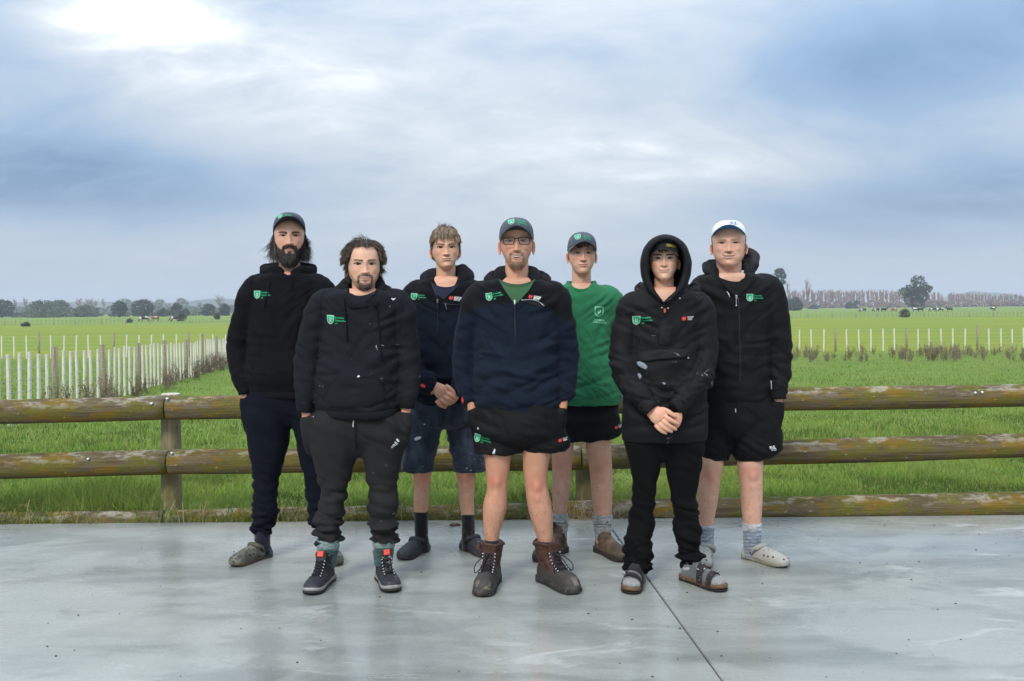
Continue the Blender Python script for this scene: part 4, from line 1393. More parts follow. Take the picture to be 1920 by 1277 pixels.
        # ears
        for sd in (-1, 1):
            k = 22
            al = np.linspace(0, 2 * math.pi, k, endpoint=False)
            outl = np.stack([13 + 15 * np.cos(al) * (1 + .2 * np.sin(al)), 30 * np.sin(al) + 3], -1)     # back, up
            rr_ = [(.0, 2.0), (.35, 1.0), (.62, 3.0), (.80, 6.8), (.92, 8.0), (1.0, 6.0), (1.0, 3.5), (.85, 1.5), (.5, -3)]
            rings = []
            for r, cc in rr_:
                o_ = outl * r + (1 - r) * np.array([9, 0])
                rings.append(np.stack([o_[:, 0], o_[:, 1], np.full(k, cc)], -1))
            e = np.array(rings).reshape(-1, 3)
            bk, upv, out = e[:, 0] * s.ear, e[:, 1] * s.ear, e[:, 2]
            an = R(34)
            X = sd * (72.5 + bk * math.sin(an) + out * math.cos(an) * .8 - 2)
            Yl = 6 + bk * math.cos(an) - out * math.sin(an) + upv * .12
            Zl = -29 + upv
            ev = s.T(np.stack([X, Yl, Zl], -1))
            ef = []
            for i in range(len(rr_) - 1):
                for j in range(k):
                    a, b = i * k + j, i * k + (j + 1) % k
                    ef.append((a, b, b + k, a + k) if sd > 0 else (b, a, a + k, b + k))
            ec = np.tile(sk * (1.0, .72, .66), (len(ev), 1))
            inner = np.repeat(np.array([1, 1, .6, 0, 0, 0, 0, 0, 0]), k)[:, None]
            ec = ec * (1 - .45 * inner)
            parts_f.append(np.array(ef) + nv); parts_v.append(ev); parts_c.append(ec); nv += len(ev)
        s.V = np.concatenate(parts_v); s.Fc = np.concatenate(parts_f); s.Cc = np.concatenate(parts_c)
        s.nskin = len(V)
        s.N = vnormals(V, np.array(f))

    def eyes_obj(s, parent):
        for sd in (-1, 1):
            i = np.argmin((s.loc[:, 0] - sd * 34) ** 2 + (s.loc[:, 2] - 0.5) ** 2 + 1e4 * (s.front < .5))
            yl = s.loc[i, 1] - 7.5 + 1.2
            c = np.array([sd * 34, yl + 12.0, 0.4])
            a = np.linspace(0, math.pi, 25); b = np.linspace(0, 2 * math.pi, 24, endpoint=False)
            A, B = np.meshgrid(a, b, indexing='ij')
            d = np.stack([np.sin(A) * np.cos(B), -np.cos(A), np.sin(A) * np.sin(B)], -1).reshape(-1, 3)
            # the eyes look into the camera whatever the head does
            gz = unit(np.array([0, 0, CAM_H]) - s.c) @ s.R
            g1 = unit(np.cross(gz, (0, 0, 1))); g2 = np.cross(g1, gz)
            dd = d[:, 0:1] * g1 + (-d[:, 1:2]) * gz + d[:, 2:3] * g2
            v = s.T(c + 12.0 * dd)
            ang = np.repeat(a, 24)
            col = np.tile(np.array([.70, .65, .62]), (len(v), 1))
            iris = ang < math.asin(6.1 / 12); pup = ang < math.asin(2.7 / 12); rim = iris & (ang > math.asin(5.2 / 12))
            col[iris] = s.iris; col[rim] = np.array(s.iris) * .45; col[pup] = (.006, .006, .006)
            ff = []
            for i2 in range(24):
                for j in range(24):
                    p, q2 = i2 * 24 + j, i2 * 24 + (j + 1) % 24
                    ff.append((p, q2, q2 + 24, p + 24))
            obj('eye', v, ff, EYE, parent, colors=col)
        if s.open_ > .05:
            x = np.linspace(-22, 22, 27)
            yf = []
            for xx in x:
                i = np.argmin((s.loc[:, 0] - xx) ** 2 + (s.loc[:, 2] + 57) ** 2 + 1e4 * (s.front < .5))
                yf.append(s.loc[i, 1] + 6.5)
            yf = np.convolve(np.pad(np.array(yf), 3, 'edge'), np.ones(7) / 7, 'valid')
            zt_ = -66 + s.smile * 4.5 * (x / 27) ** 2 - 1.0 + s.open_ * 2.2 + .6
            rings = [np.stack([x, yf - 1.0 * (np.abs(np.sin(x / 7.6 * math.pi)) * .5), zt_ - k], -1) for k in (0, 3.0, 6.0 * min(1, s.open_ + .3))]
            v, f = loft([s.T(r) for r in rings], False, False, closed=False)
            obj('teeth', v, f, TOOTH, parent)

    def sample(s, mask, n, seed):
        g = np.random.default_rng(seed)
        w = np.clip(mask, 0, None)
        # weigh by area of the grid cell so that roots are even
        loc = s.loc; dz = np.abs(np.gradient(loc[:, 2].reshape(-1, 150), axis=0)).ravel(); dx = np.linalg.norm(np.roll(loc.reshape(-1, 150, 3), -1, 1) - loc.reshape(-1, 150, 3), axis=2).ravel()
        w = w * np.maximum(dz, .6) * dx
        i = g.choice(len(w), n, p=w / w.sum())
        jit = g.normal(0, .0012, (n, 3))
        return s.V[:s.nskin][i] + jit, s.N[i], loc[i], g

def strands(name, roots, d0, L, col, parent, seed=1, w=.0011, segs=4, grav=.3, curl=.25, coll=None, clump=0.0, tone=.35, clump_n=40):
    g = np.random.default_rng(seed)
    n = len(roots)
    L = np.broadcast_to(np.asarray(L, float), (n,)) * g.uniform(.75, 1.2, n)
    p = roots.copy(); d = unit(d0)
    path = [p]
    ph = g.normal(0, 1, (n, 3)) * curl
    for k in range(segs):
        d = unit(d + np.array([0, 0, -grav]) / segs * 2 + ph / segs + g.normal(0, curl * .3, (n, 3)))
        p = p + d * (L / segs)[:, None]
        if coll is not None:
            c, r = coll
            q = (p - c) / r
            l = np.linalg.norm(q, axis=1, keepdims=True)
            p = np.where(l < 1, c + q / np.maximum(l, 1e-6) * r, p)
        path.append(p)
    path = np.array(path)
    if clump > 0:
        gi = g.choice(n, min(clump_n, n), replace=False)
        dist = ((roots[:, None] - roots[gi][None]) ** 2).sum(-1)
        near = gi[np.argmin(dist, 1)]
        for k in range(1, segs + 1):
            t = clump * k / segs
            path[k] = path[k] * (1 - t) + path[k][near] * t
    view = np.array([0, -1, 0.05])
    side = unit(np.cross(path[-1] - path[0], view) + g.normal(0, .25, (n, 3)) * np.linalg.norm(path[-1] - path[0], axis=1)[:, None])
    verts = []
    for k in range(segs + 1):
        ww = w * (1 - .75 * (k / segs) ** 2)
        verts += [path[k] - side * ww, path[k] + side * ww]
    v = np.stack(verts, 1).reshape(-1, 3)
    m_ = 2 * (segs + 1)
    b = np.arange(n)[:, None] * m_
    f = np.concatenate([b + [2 * k, 2 * k + 1, 2 * k + 3, 2 * k + 2] for k in range(segs)], 0)
    c = np.array(col) * (1 + tone * g.normal(0, 1, (n, 1))).clip(.35, 2.0)
    return obj(name, v, f, HAIR, parent, smooth=False, colors=np.repeat(c, m_, 0))

# ------------------------------------------------------------------ caps
def cap_parts(h, ztop=122, zf=50, zs=22, zb=2, wx=83, fy=101, by=106, vis=68, vz=62, vdrop=55, tip=0):
    """crown (verts, faces) and visor (verts, faces) in head millimetres"""
    th = np.linspace(-math.pi, math.pi, 64, endpoint=False)
    zb_ = zs + (zf - zs) * np.clip(np.cos(th), 0, 1) ** 1.5 + (zs - zb) * np.minimum(np.cos(th), 0)
    rings = []
    for t in np.linspace(0, 1, 22):
        rho = (1 - t ** 2.7) ** (1 / 2.3)
        fr = np.clip(np.cos(th), 0, 1) ** 2
        rho_t = rho * (1 - .0 * fr) + .06 * fr * math.sin(math.pi * t) * (1 - t)
        x = wx * np.sin(th) * rho_t
        y = -np.where(np.cos(th) > 0, fy, by) * np.cos(th) * rho_t
        z = zb_ + (ztop - zb_) * t
        seam = .9 * np.minimum(np.abs(np.sin(3 * th)), .12) / .12
        k = 1 - .012 * (1 - seam)
        rings.append(np.stack([x * k, y * k, z], -1))
    lip = rings[0] * (.97, .97, 1) + (0, 0, 2)
    v, f = loft([lip] + rings, cap0=False, cap1=True)
    crown = (h.T(v), f)
    a = np.linspace(-1, 1, 33); tt = np.linspace(0, 1, 12)
    top = []
    for t in tt:
        ang = a * R(74)
        bx = wx * np.sin(ang); by_ = -fy * np.cos(ang)
        ext = vis * (1 - np.abs(a) ** 3.2) ** .62
        x = bx * (1 + .06 * t * (1 - np.abs(a))); y = by_ - ext * t
        base = zs + (zf - zs) * np.cos(ang) ** 1.5
        arch = vz - vdrop * (x / 85) ** 2
        z = base * (1 - t) + np.minimum(arch, 90) * t + tip * t
        z = np.where(t > 0, z * .35 + (base + (arch - base) * min(1, t * 1.6)) * .65, z)
        top.append(np.stack([x, y, z], -1))
    top = np.array(top)
    bot = top - (0, 0, 3.2)
    e = np.concatenate([top, bot[::-1]], 0)
    nr_, nc_ = e.shape[0], e.shape[1]
    v = e.reshape(-1, 3); f = []
    for i in range(nr_):
        for j in range(nc_ - 1):
            i2 = (i + 1) % nr_
            f.append((i * nc_ + j, i * nc_ + j + 1, i2 * nc_ + j + 1, i2 * nc_ + j))
    return crown, (h.T(v), f, len(top) * nc_)

# ------------------------------------------------------------------ hands
def hand_mesh(fingers, palm, Y, voxel=.0026):
    """fingers: lists of (u, v, dy, radius px); palm: list of tubes with flatness"""
    parts = []
    for fg in fingers:
        c = np.array([P(u, v, Y + dy) for u, v, dy, r in fg]); rd = np.array([r * Y / F_PX for *_, r in fg])
        v, f = tube(c, rd, 12, 14, up=(0, -1, .001)); parts.append((v, f))
        for q, rq in ((c[-1], rd[-1]),):
            parts.append(ball(q, rq * 1.0))
    for pl, flatn in palm:
        parts.append(limb_px(pl, Y, 18, flatn, .008))
    return remesh(parts, voxel, 3, .5)

def ball(c, r, n=10):
    a = np.linspace(.02, math.pi - .02, n); b = np.linspace(0, 2 * math.pi, n, endpoint=False)
    rings = [[(c[0] + r * math.sin(x) * math.cos(y), c[1] + r * math.sin(x) * math.sin(y), c[2] + r * math.cos(x)) for y in b] for x in a]
    return loft(rings)

def skin_cols(v, base, seed, red_at=()):
    c = np.tile(np.array(base), (len(v), 1))
    k = np.clip(.5 + 1.2 * pnoise(v * 30, seed), 0, 1)[:, None]
    c = c * (1 - k * np.array([.02, .12, .14]))
    for p, r, amt in red_at:
        w = amt * np.exp(-((v - p) ** 2).sum(1) / r ** 2)[:, None]
        c = c * (1 - w * np.array([.04, .28, .30]))
    return c
# ------------------------------------------------------------------ garments
def sd_poly(u, v, poly):
    """signed distance in px (positive inside)"""
    p = np.array(poly, float); q = np.roll(p, -1, 0)
    d = np.full(len(u), 1e9); ins = np.zeros(len(u), bool)
    for (x1, y1), (x2, y2) in zip(p, q):
        ex, ey = x2 - x1, y2 - y1
        t = np.clip(((u - x1) * ex + (v - y1) * ey) / (ex * ex + ey * ey + 1e-9), 0, 1)
        d = np.minimum(d, np.hypot(u - x1 - t * ex, v - y1 - t * ey))
        c = ((y1 > v) != (y2 > v)) & (u < (x2 - x1) * (v - y1) / (y2 - y1 + 1e-12) + x1)
        ins ^= c
    return np.where(ins, d, -d)

class Garment:
    def __init__(s, name, parts, mat, parent, color, folds=(), Y=5, voxel=.0072, smooth=4, fine=.0009, carve=None, seed=0):
        v, f = remesh(parts, voxel, smooth)
        s.raw = bvh_of(v, f)
        u_, w_ = to_px(v)
        if carve:
            poly, depth = carve
            d = sd_poly(u_, w_, poly)
            n = vnormals(v, f)
            fr = (v[:, 1] < Y + .035)
            v = v.copy()
            v[:, 1] += np.where(fr, depth * sstep(-.5, 5.5, d), 0)
        v = crumple(v, f, folds, fine, seed)
        u_, w_ = to_px(v)
        c = color(v, u_, w_) if callable(color) else np.tile(np.array(color, float), (len(v), 1))
        s.o = obj(name, v, f, mat, parent, colors=c)
        s.bvh = bvh_of(v, f)
        s.Y, s.v, s.f = Y, v, f

def seam(base, dark, lines, width=1.2):
    """colour with darker stitched seam lines laid at photo pixels"""
    def fn(v, u, w):
        c = np.tile(np.array(base, float), (len(v), 1))
        for pl in lines:
            d = np.full(len(u), 1e9)
            for (x1, y1), (x2, y2) in zip(pl[:-1], pl[1:]):
                ex, ey = x2 - x1, y2 - y1
                t = np.clip(((u - x1) * ex + (w - y1) * ey) / (ex * ex + ey * ey + 1e-9), 0, 1)
                d = np.minimum(d, np.hypot(u - x1 - t * ex, w - y1 - t * ey))
            k = np.exp(-(d / width) ** 2)[:, None]
            c = c * (1 - k) + np.array(dark) * k
        return c
    return fn

def print_poly(name, gm, outline, mat, parent, off=.003, k=3):
    v, f = poly_grid(outline, k)
    return obj(name, drape(gm.bvh, v, gm.Y, off), f, mat, parent)

def print_text(name, gm, s, u, v, h, mat, parent, ang=0.0, off=.0032, bold=True, wide=1.0):
    p, f = text_shape(s, 1.0, bold)
    if not len(p):
        return
    k = h / .7
    ca, sa = math.cos(R(ang)), math.sin(R(ang))
    x, y = p[:, 0] * k * wide, -p[:, 1] * k
    pts = np.stack([u + x * ca - y * sa, v + x * sa + y * ca], -1)
    return obj(name, drape(gm.bvh, pts, gm.Y, off), f, mat, parent, smooth=False)

def shield(gm, parent, u, v, w, hgt, ang=0.0, line_only=False, text=True, th=3.6, words=('Broomfield', 'Construction', 'Ltd'), tu=None, skew=0.0):
    """crest: pale-edged green shield with a small figure, and three lines of lettering"""
    ca, sa = math.cos(R(ang)), math.sin(R(ang))
    def tr(q):
        q = np.array(q, float) * (w / 2, hgt / 2)
        return np.stack([u + q[:, 0] * ca - q[:, 1] * sa, v + q[:, 0] * sa + q[:, 1] * ca + skew * q[:, 0]], -1)
    out = [(-1, -1), (-.5, -1), (0, -1), (.5, -1), (1, -1), (1, -.5), (1, 0), (.93, .35), (.75, .62), (.4, .87), (0, 1), (-.4, .87), (-.75, .62), (-.93, .35), (-1, 0), (-1, -.5)]
    o2 = [(a * .84, b * .85 - .01) for a, b in out]
    lg = print_poly('crest', gm, tr(out), PRINT_M if line_only else PRINT_P, parent, .0030)
    print_poly('crest_field', gm, tr(o2), PRINT_TEE if line_only else PRINT_G, parent, .0040)
    t = np.linspace(R(120), R(420), 15)
    arc = [(.36 * math.cos(a), -.15 - .40 * math.sin(a)) for a in t] + [(.17 * math.cos(a), -.15 - .20 * math.sin(a)) for a in t[::-1]]
    f = [(i, i + 1, 28 - i, 29 - i) for i in range(14)]
    m = PRINT_M if line_only else PRINT_P
    obj('crest_figure', drape(gm.bvh, tr(arc), gm.Y, .0048), f, m, parent)
    for sd in (-1, 1):
        q = [(-sd * .10, .02), (-sd * .10 + .14, .06), (sd * .34 + .1, .52), (sd * .34 - .1, .56)]
        obj('crest_figure', drape(gm.bvh, tr(q), gm.Y, .0048), [(0, 1, 2, 3)], m, parent)
    if text:
        x0 = w / 2 + 1.6
        for k, wd in enumerate(words):
            y0 = -hgt * .18 + k * th * 1.12
            print_text('lettering', gm, wd, u + x0 * ca - y0 * sa, v + x0 * sa + y0 * ca + skew * x0, th * .72, PRINT_T, parent, ang + math.degrees(math.atan(skew)), wide=.82)
PRINT_TEE = flat('print_field_tee', (.018, .16, .075))

def creek(gm, parent, u, v, s=1.0, ang=0.0, box_=True):
    """red leaf-like mark with two white words"""
    t = np.linspace(0, 2 * math.pi, 14, endpoint=False)
    ca, sa = math.cos(R(ang)), math.sin(R(ang))
    def tr(q): return np.stack([u + (q[:, 0] * ca - q[:, 1] * sa) * s, v + (q[:, 0] * sa + q[:, 1] * ca) * s], -1)
    a = np.stack([-2.1 + 2.4 * np.cos(t), 5.0 * np.sin(t) * (.85 + .15 * np.cos(t))], -1)
    b = np.stack([2.4 + 1.9 * np.cos(t) - .5 * np.sin(t), -.3 + 4.2 * np.sin(t)], -1)
    print_poly('emblem', gm, tr(a), PRINT_R, parent); print_poly('emblem', gm, tr(b), PRINT_R, parent)
    if box_:
        q = np.array([(7, -4.4), (12, -4.4), (17, -4.6), (23.5, -4.8), (22, -.5), (20, 1.2), (19.4, 4.6), (13, 4.6), (7, 4.6), (7, 0)])
        print_poly('word_panel', gm, tr(q), PRINT_W, parent, .0030)
        c, off = BLACKP, .0040
    else:
        c, off = PRINT_W, .0034
    for k, wd in enumerate(('STONEY', 'CREEK')):
        q = tr(np.array([(7.6, -.5 + k * 4.4)]))[0]
        print_text('lettering', gm, wd, q[0], q[1], 3.3 * s, c, parent, ang, off, wide=.82)

def cord(gm, pts, r, mat, parent, name='drawstring', off=.006, n=6, knot=True, colors=None):
    c = drape(gm.bvh, pts, gm.Y, off)
    k = len(c)
    v, f = tube(c, r, n, k * 4, up=(0, -1, .001))
    parts = [(v, f)]
    if knot:
        parts.append(ball(c[-1], r * 1.9, 8))
    v, f = cat(*parts)
    return obj(name, v, f, mat, parent, colors=np.tile(np.array(colors), (len(v), 1)) if colors is not None else None)

def pouch(gm, outline, parent, color, mat, name='pouch_pocket', th=.007, k=7):
    v, f = poly_grid(outline, k)
    n = len(outline)
    d = drape(gm.bvh, v, gm.Y, .001)
    ring = np.concatenate([[0], np.repeat(np.arange(1, k + 1), n)])
    d[:, 1] -= th * np.clip((k - ring) / 1.2, 0, 1)
    top = d
    c = np.tile(np.array(color, float), (len(d), 1))
    c[ring == k] *= .5
    return obj(name, top, f, mat, parent, colors=c)

def roll(name, pts, Y, mat, parent, color, flatn=.75, seed=1, n=22, amp=.004, step=.012):
    """a soft rolled band (hood, collar, rib) through (u, v, dy, radius px)"""
    v, f = limb_px(pts, Y, n, flatn, step)
    fq = [q if len(q) == 4 else (*q, q[-1]) for q in f]
    nn = vnormals(v, np.array(fq))
    v = v + nn * (amp * (fbm(v * 22, 2, seed)))[:, None]
    c = np.tile(np.array(color, float), (len(v), 1))
    return obj(name, v, f, mat, parent, colors=c)

def tee_patch(gm, Lc, Rc, dip, parent, color, mat, name='t_shirt', off=-.004):
    """the part of a shirt that shows in an open neck: left and right edge as (v, u) chains, upper edge a crew neck"""
    v0, v1 = Lc[0][0], Lc[-1][0]
    t = np.linspace(0, 1, 24); q = np.linspace(0, 1, 25)
    vv = v0 + (v1 - v0) * t
    ul = np.interp(vv, [p[0] for p in Lc], [p[1] for p in Lc]); ur = np.interp(vv, [p[0] for p in Rc], [p[1] for p in Rc])
    pts = []
    for i in range(24):
        for s_ in q:
            u = ul[i] + (ur[i] - ul[i]) * s_; v = vv[i] + dip * (1 - (2 * s_ - 1) ** 2) * (1 - t[i])
            p = P(u, v, gm.Y)
            h = place_normal(gm.raw, p[0], p[2], gm.Y)
            pts.append((p[0], (h[0].y if h[0] is not None else gm.Y - .05) - off, p[2]))
    pts = np.array(pts)
    nr_, nc_ = 24, 25
    yy = pts[:, 1].reshape(nr_, nc_)
    for _ in range(5):
        yp = np.pad(yy, 1, 'edge'); yy = (yp[:-2, 1:-1] + yp[2:, 1:-1] + yp[1:-1, :-2] + yp[1:-1, 2:] + yy) / 5
    pts[:, 1] = yy.ravel()
    f = [(i * nc_ + j, (i + 1) * nc_ + j, (i + 1) * nc_ + j + 1, i * nc_ + j + 1) for i in range(nr_ - 1) for j in range(nc_ - 1)]
    c = np.tile(np.array(color, float), (len(pts), 1))
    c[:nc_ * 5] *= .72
    return obj(name, pts, f, mat, parent, colors=c)

def sleeve(a, cu, Y):
    u, v, dy, r = a[0]
    return limb_px([(u + (cu - u) * .55, v - 11, dy, r * .42), (u + (cu - u) * .25, v - 7, dy, r * .80)] + list(a), Y)

def bulge(wu, wv, dx, Y, k=1.0, dy=-.045):
    """cloth lifted by a hand in the pocket"""
    return limb_px([(wu + .2 * dx, wv + 12 * k, dy - .004, 12.5 * k), (wu + .5 * dx, wv + 28 * k, dy - .004, 14.5 * k), (wu + .8 * dx, wv + 52 * k, dy, 13 * k), (wu + 1.5 * dx, wv + 82 * k, dy + .03, 8 * k)], Y)

# ------------------------------------------------------------------ footwear
class Foot:
    """foot frame: origin at the heel on the ground, toe direction turned by yaw (0 = towards the viewer)"""
    def __init__(s, u, v, yaw, L=.30, z=0.0):
        s.o = G(u, v); a = R(yaw)
        s.d = np.array([math.sin(a), -math.cos(a), 0]); s.l = np.array([math.cos(a), math.sin(a), 0]); s.L = L
    def W(s, p):
        p = np.asarray(p, float).reshape(-1, 3) * (s.L / .30, s.L / .30, 1)
        return s.o + p[:, 0:1] * s.l + p[:, 1:2] * s.d + p[:, 2:3] * np.array([0, 0, 1])
    def sole(s, prof, z0, z1, e=5.0, n=36, toe_up=.012):
        """closed slab with the outline prof [(t, half width, side offset)]"""
        t = np.array([p[0] for p in prof]); tt = np.linspace(t[0], t[-1], 30)
        w = spline(tt, t, [p[1] for p in prof]); o_ = spline(tt, t, [p[2] for p in prof])
        loop = np.concatenate([np.stack([o_ - w, tt], -1), np.stack([o_ + w, tt], -1)[::-1]])
        rings = []
        zs = [z0, z0 + .003, (z0 + z1) / 2, z1 - .003, z1]; ks = [.96, .995, 1.0, .995, .95]
        c = loop.mean(0)
        for z, k in zip(zs, ks):
            q = c + (loop - c) * k
            zz_ = z + toe_up * np.clip((q[:, 1] - .20) / .1, 0, 1) ** 2 + 0 * q[:, 0]
            rings.append(np.stack([q[:, 0], q[:, 1], zz_], -1))
        v, f = loft(rings)
        return s.W(v), f
    def upper(s, prof, n=30):
        """dome sections [(t, half width, height, base z, side offset)]"""
        a = np.array(prof, float); tt = np.linspace(a[0, 0], a[-1, 0], 34)
        q = spline(tt, a[:, 0], a[:, 1:])
        ph = np.linspace(0, 2 * math.pi, n, endpoint=False)
        rings = []
        for t, (w, h, z, o_) in zip(tt, q):
            cs, sn = np.cos(ph), np.sin(ph)
            x = o_ + w * np.sign(cs) * np.abs(cs) ** .8
            zz_ = z + np.where(sn > 0, h * np.abs(sn) ** .85, -.004 * np.abs(sn))
            rings.append(np.stack([x, np.full(n, t), zz_], -1))
        v, f = loft(rings)
        return s.W(v), f
    def shaft(s, secs, n=28):
        """upright sections [(z, half width, t back, t front, side offset)]"""
        a = np.array(secs, float); zz_ = np.linspace(a[0, 0], a[-1, 0], 20)
        q = spline(zz_, a[:, 0], a[:, 1:])
        ph = np.linspace(0, 2 * math.pi, n, endpoint=False)
        rings = [np.stack([o_ + w * np.cos(ph), (b + f_) / 2 + (f_ - b) / 2 * np.sin(ph), np.full(n, z)], -1) for z, (w, b, f_, o_) in zip(zz_, q)]
        v, f = loft(rings)
        return s.W(v), f
    def loc(s, v):
        q = v - s.o
        k = .30 / s.L
        return np.stack([q @ s.l * k, q @ s.d * k, q[:, 2]], -1)

def foot_at(u, Y, yaw, L):
    """foot whose ankle stands at photo column u, Y metres out"""
    ft = Foot(u, 1060, yaw, L)
    p = P(u, 1080, Y)
    ft.o = np.array([p[0], Y, 0.0]) - ft.d * .062
    return ft

def cols(n, c): return np.tile(np.array(c, float), (n, 1))
def as_q(f): return np.array([q if len(q) == 4 else (*q, q[-1]) for q in f])

def clog(ft, root, base, side=1, name='clog', sole_c=None, camo=False, label=None):
    W = [(0, .012, 0), (.012, .030, 0), (.05, .037, 0), (.11, .036, .002 * side), (.17, .045, .004 * side), (.225, .051, .004 * side), (.265, .046, .002 * side), (.292, .030, -.002 * side), (.304, .010, -.004 * side)]
    parts = [ft.sole(W, 0, .032), ft.upper([(.004, .016, .030, .020, 0), (.02, .031, .038, .022, 0), (.06, .038, .034, .024, 0), (.10, .039, .030, .024, 0), (.118, .042, .052, .024, .002 * side), (.14, .045, .062, .022, .003 * side),
              (.18, .0485, .058, .020, .004 * side), (.225, .0515, .046, .020, .004 * side), (.265, .0465, .034, .022, .002 * side), (.292, .031, .020, .026, -.002 * side), (.303, .012, .006, .030, -.004 * side)])]
    v, f = remesh(parts, .004, 3)
    l = ft.loc(v)
    c = cols(len(v), base)
    if camo:
        k = fbm(v * 26, 3, 4)[:, None]; k2 = fbm(v * 31 + 5, 2, 8)[:, None]
        c = np.where(k > .12, np.array([.15, .148, .125]), np.where(k2 > .15, np.array([.045, .043, .034]), np.array([.088, .087, .068])))
    sc = np.array(sole_c if sole_c is not None else np.array(base) * .75)
    w = sstep(.024, .018, l[:, 2])[:, None]
    c = c * (1 - w) + sc * w
    dirt = (.5 * sstep(.03, .0, l[:, 2]) * (pnoise(v * 60, 9) > -.1))[:, None]
    c = c * (1 - dirt) + np.array([.10, .085, .06]) * dirt
    o = obj(name, v, f, RUBBER, root, colors=c)
    bv = bvh_of(v, f)
    # vents: dark discs on the closed upper paint the shade inside each hole
    for (x, t) in ((.040, .235), (.047, .205), (.046, .178), (-.040, .235), (-.047, .205), (-.046, .178), (.022, .272), (-.022, .272), (.012, .19), (-.012, .19), (.0, .175), (.018, .165), (-.018, .165), (.0, .205)):
        p = ft.W([(x * .98, t, .10)])[0]
        outw = Vector(tuple(ft.l * x * 14 + np.array([0, 0, .55]) + ft.d * (.55 if t > .26 else .0))).normalized()
        st = Vector(tuple(ft.W([(x * .4, t, .03)])[0]))
        h = bv.ray_cast(st + outw * .3, -outw)
        if h[0] is None:
            continue
        nn = h[1]; a = nn.cross(Vector((.3, .2, 1))).normalized(); b = nn.cross(a)
        r = .0058 if abs(x) > .03 or t > .25 else .0034
        pts = [h[0] + nn * .0006 + a * r * math.cos(q) + b * r * math.sin(q) for q in np.linspace(0, 6.2832, 10, endpoint=False)]
        obj('vent_shade_disc', [tuple(q) for q in pts], [tuple(range(10))], DARKHOLE, o, smooth=False)
    # heel strap worn forward over the instep
    st = ft.W([(-.044, .098, .046), (-.047, .118, .070), (-.037, .134, .083), (0, .142, .091), (.037, .134, .083), (.047, .118, .070), (.044, .098, .046)])
    v, f = tube(st, .0115, 10, 30, up=tuple(ft.d * .75 + np.array([0, 0, .5])), flat=.38)
    obj('strap', v, f, RUBBER, o, colors=cols(len(v), np.array(base) * .85 if not camo else (.065, .06, .045)))
    for sd in (-1, 1):
        p = ft.W([(sd * .047, .098, .047)])[0]
        v, f = tube([p - ft.l * .003, p + ft.l * sd * .004], .007, 10, 3, up=(0, 0, 1)); obj('rivet', v, f, BLACKP, o)
    return o

def sock(rows, Y, root, base, name='sock', rib=None, seed=3, stripes=None, mat=None, fold=.0035):
    v, f = rows_loft(rows, Y, 1.0, 36, 2.0, 1.6)
    fq = as_q(f)
    u_, w_ = to_px(v)
    n = vnormals(v, fq)
    v = v + n * (fold * np.abs(pnoise(np.stack([v[:, 0] * 9, v[:, 1] * 9, v[:, 2] * 75], -1), seed)) * 2)[:, None]
    c = cols(len(v), base)
    k = (.75 + .5 * (pnoise(v * 260, seed) > 0))[:, None]
    c = c * k
    if stripes:
        for v0, v1, col in stripes:
            m_ = (sstep(v0 - .7, v0 + .7, w_) * sstep(v1 + .7, v1 - .7, w_))[:, None]
            c = c * (1 - m_) + np.array(col) * k * m_
    return obj(name, v, f, mat or KNIT, root, colors=c)
def lace_run(ft, root, rows, half, r, mat, name='lace', loops=None):
    """criss-cross laces over [(t, z)] eyelet rows, and optional loose loops in foot coordinates"""
    parts = []
    for (t0, z0), (t1, z1) in zip(rows[:-1], rows[1:]):
        for sd in (-1, 1):
            p = ft.W([(-sd * half, t0, z0), (-sd * half * .3, (2 * t0 + t1) / 3 + .008, (2 * z0 + z1) / 3 + .008), (sd * half * .3, (t0 + 2 * t1) / 3 + .008, (z0 + 2 * z1) / 3 + .008), (sd * half, t1, z1)])
            parts.append(tube(p, r, 6, 10, up=(0, -.3, 1)))
    for lp in (loops or []):
        parts.append(tube(ft.W(lp), r * .95, 6, 26, up=(0, -.3, 1)))
    v, f = cat(*parts)
    return obj(name, v, f, mat, root, colors=cols(len(v), (.012, .012, .018)))

def eyelets(ft, root, rows, half, r, mat):
    for t, z in rows:
        for sd in (-1, 1):
            p = ft.W([(sd * half, t + .003, z)])[0]
            d = ft.d * .8 + np.array([0, 0, .5])
            v, f = tube([p - d * .003, p + d * .005], r, 8, 3, up=tuple(ft.l)); obj('eyelet', v, f, mat, root)

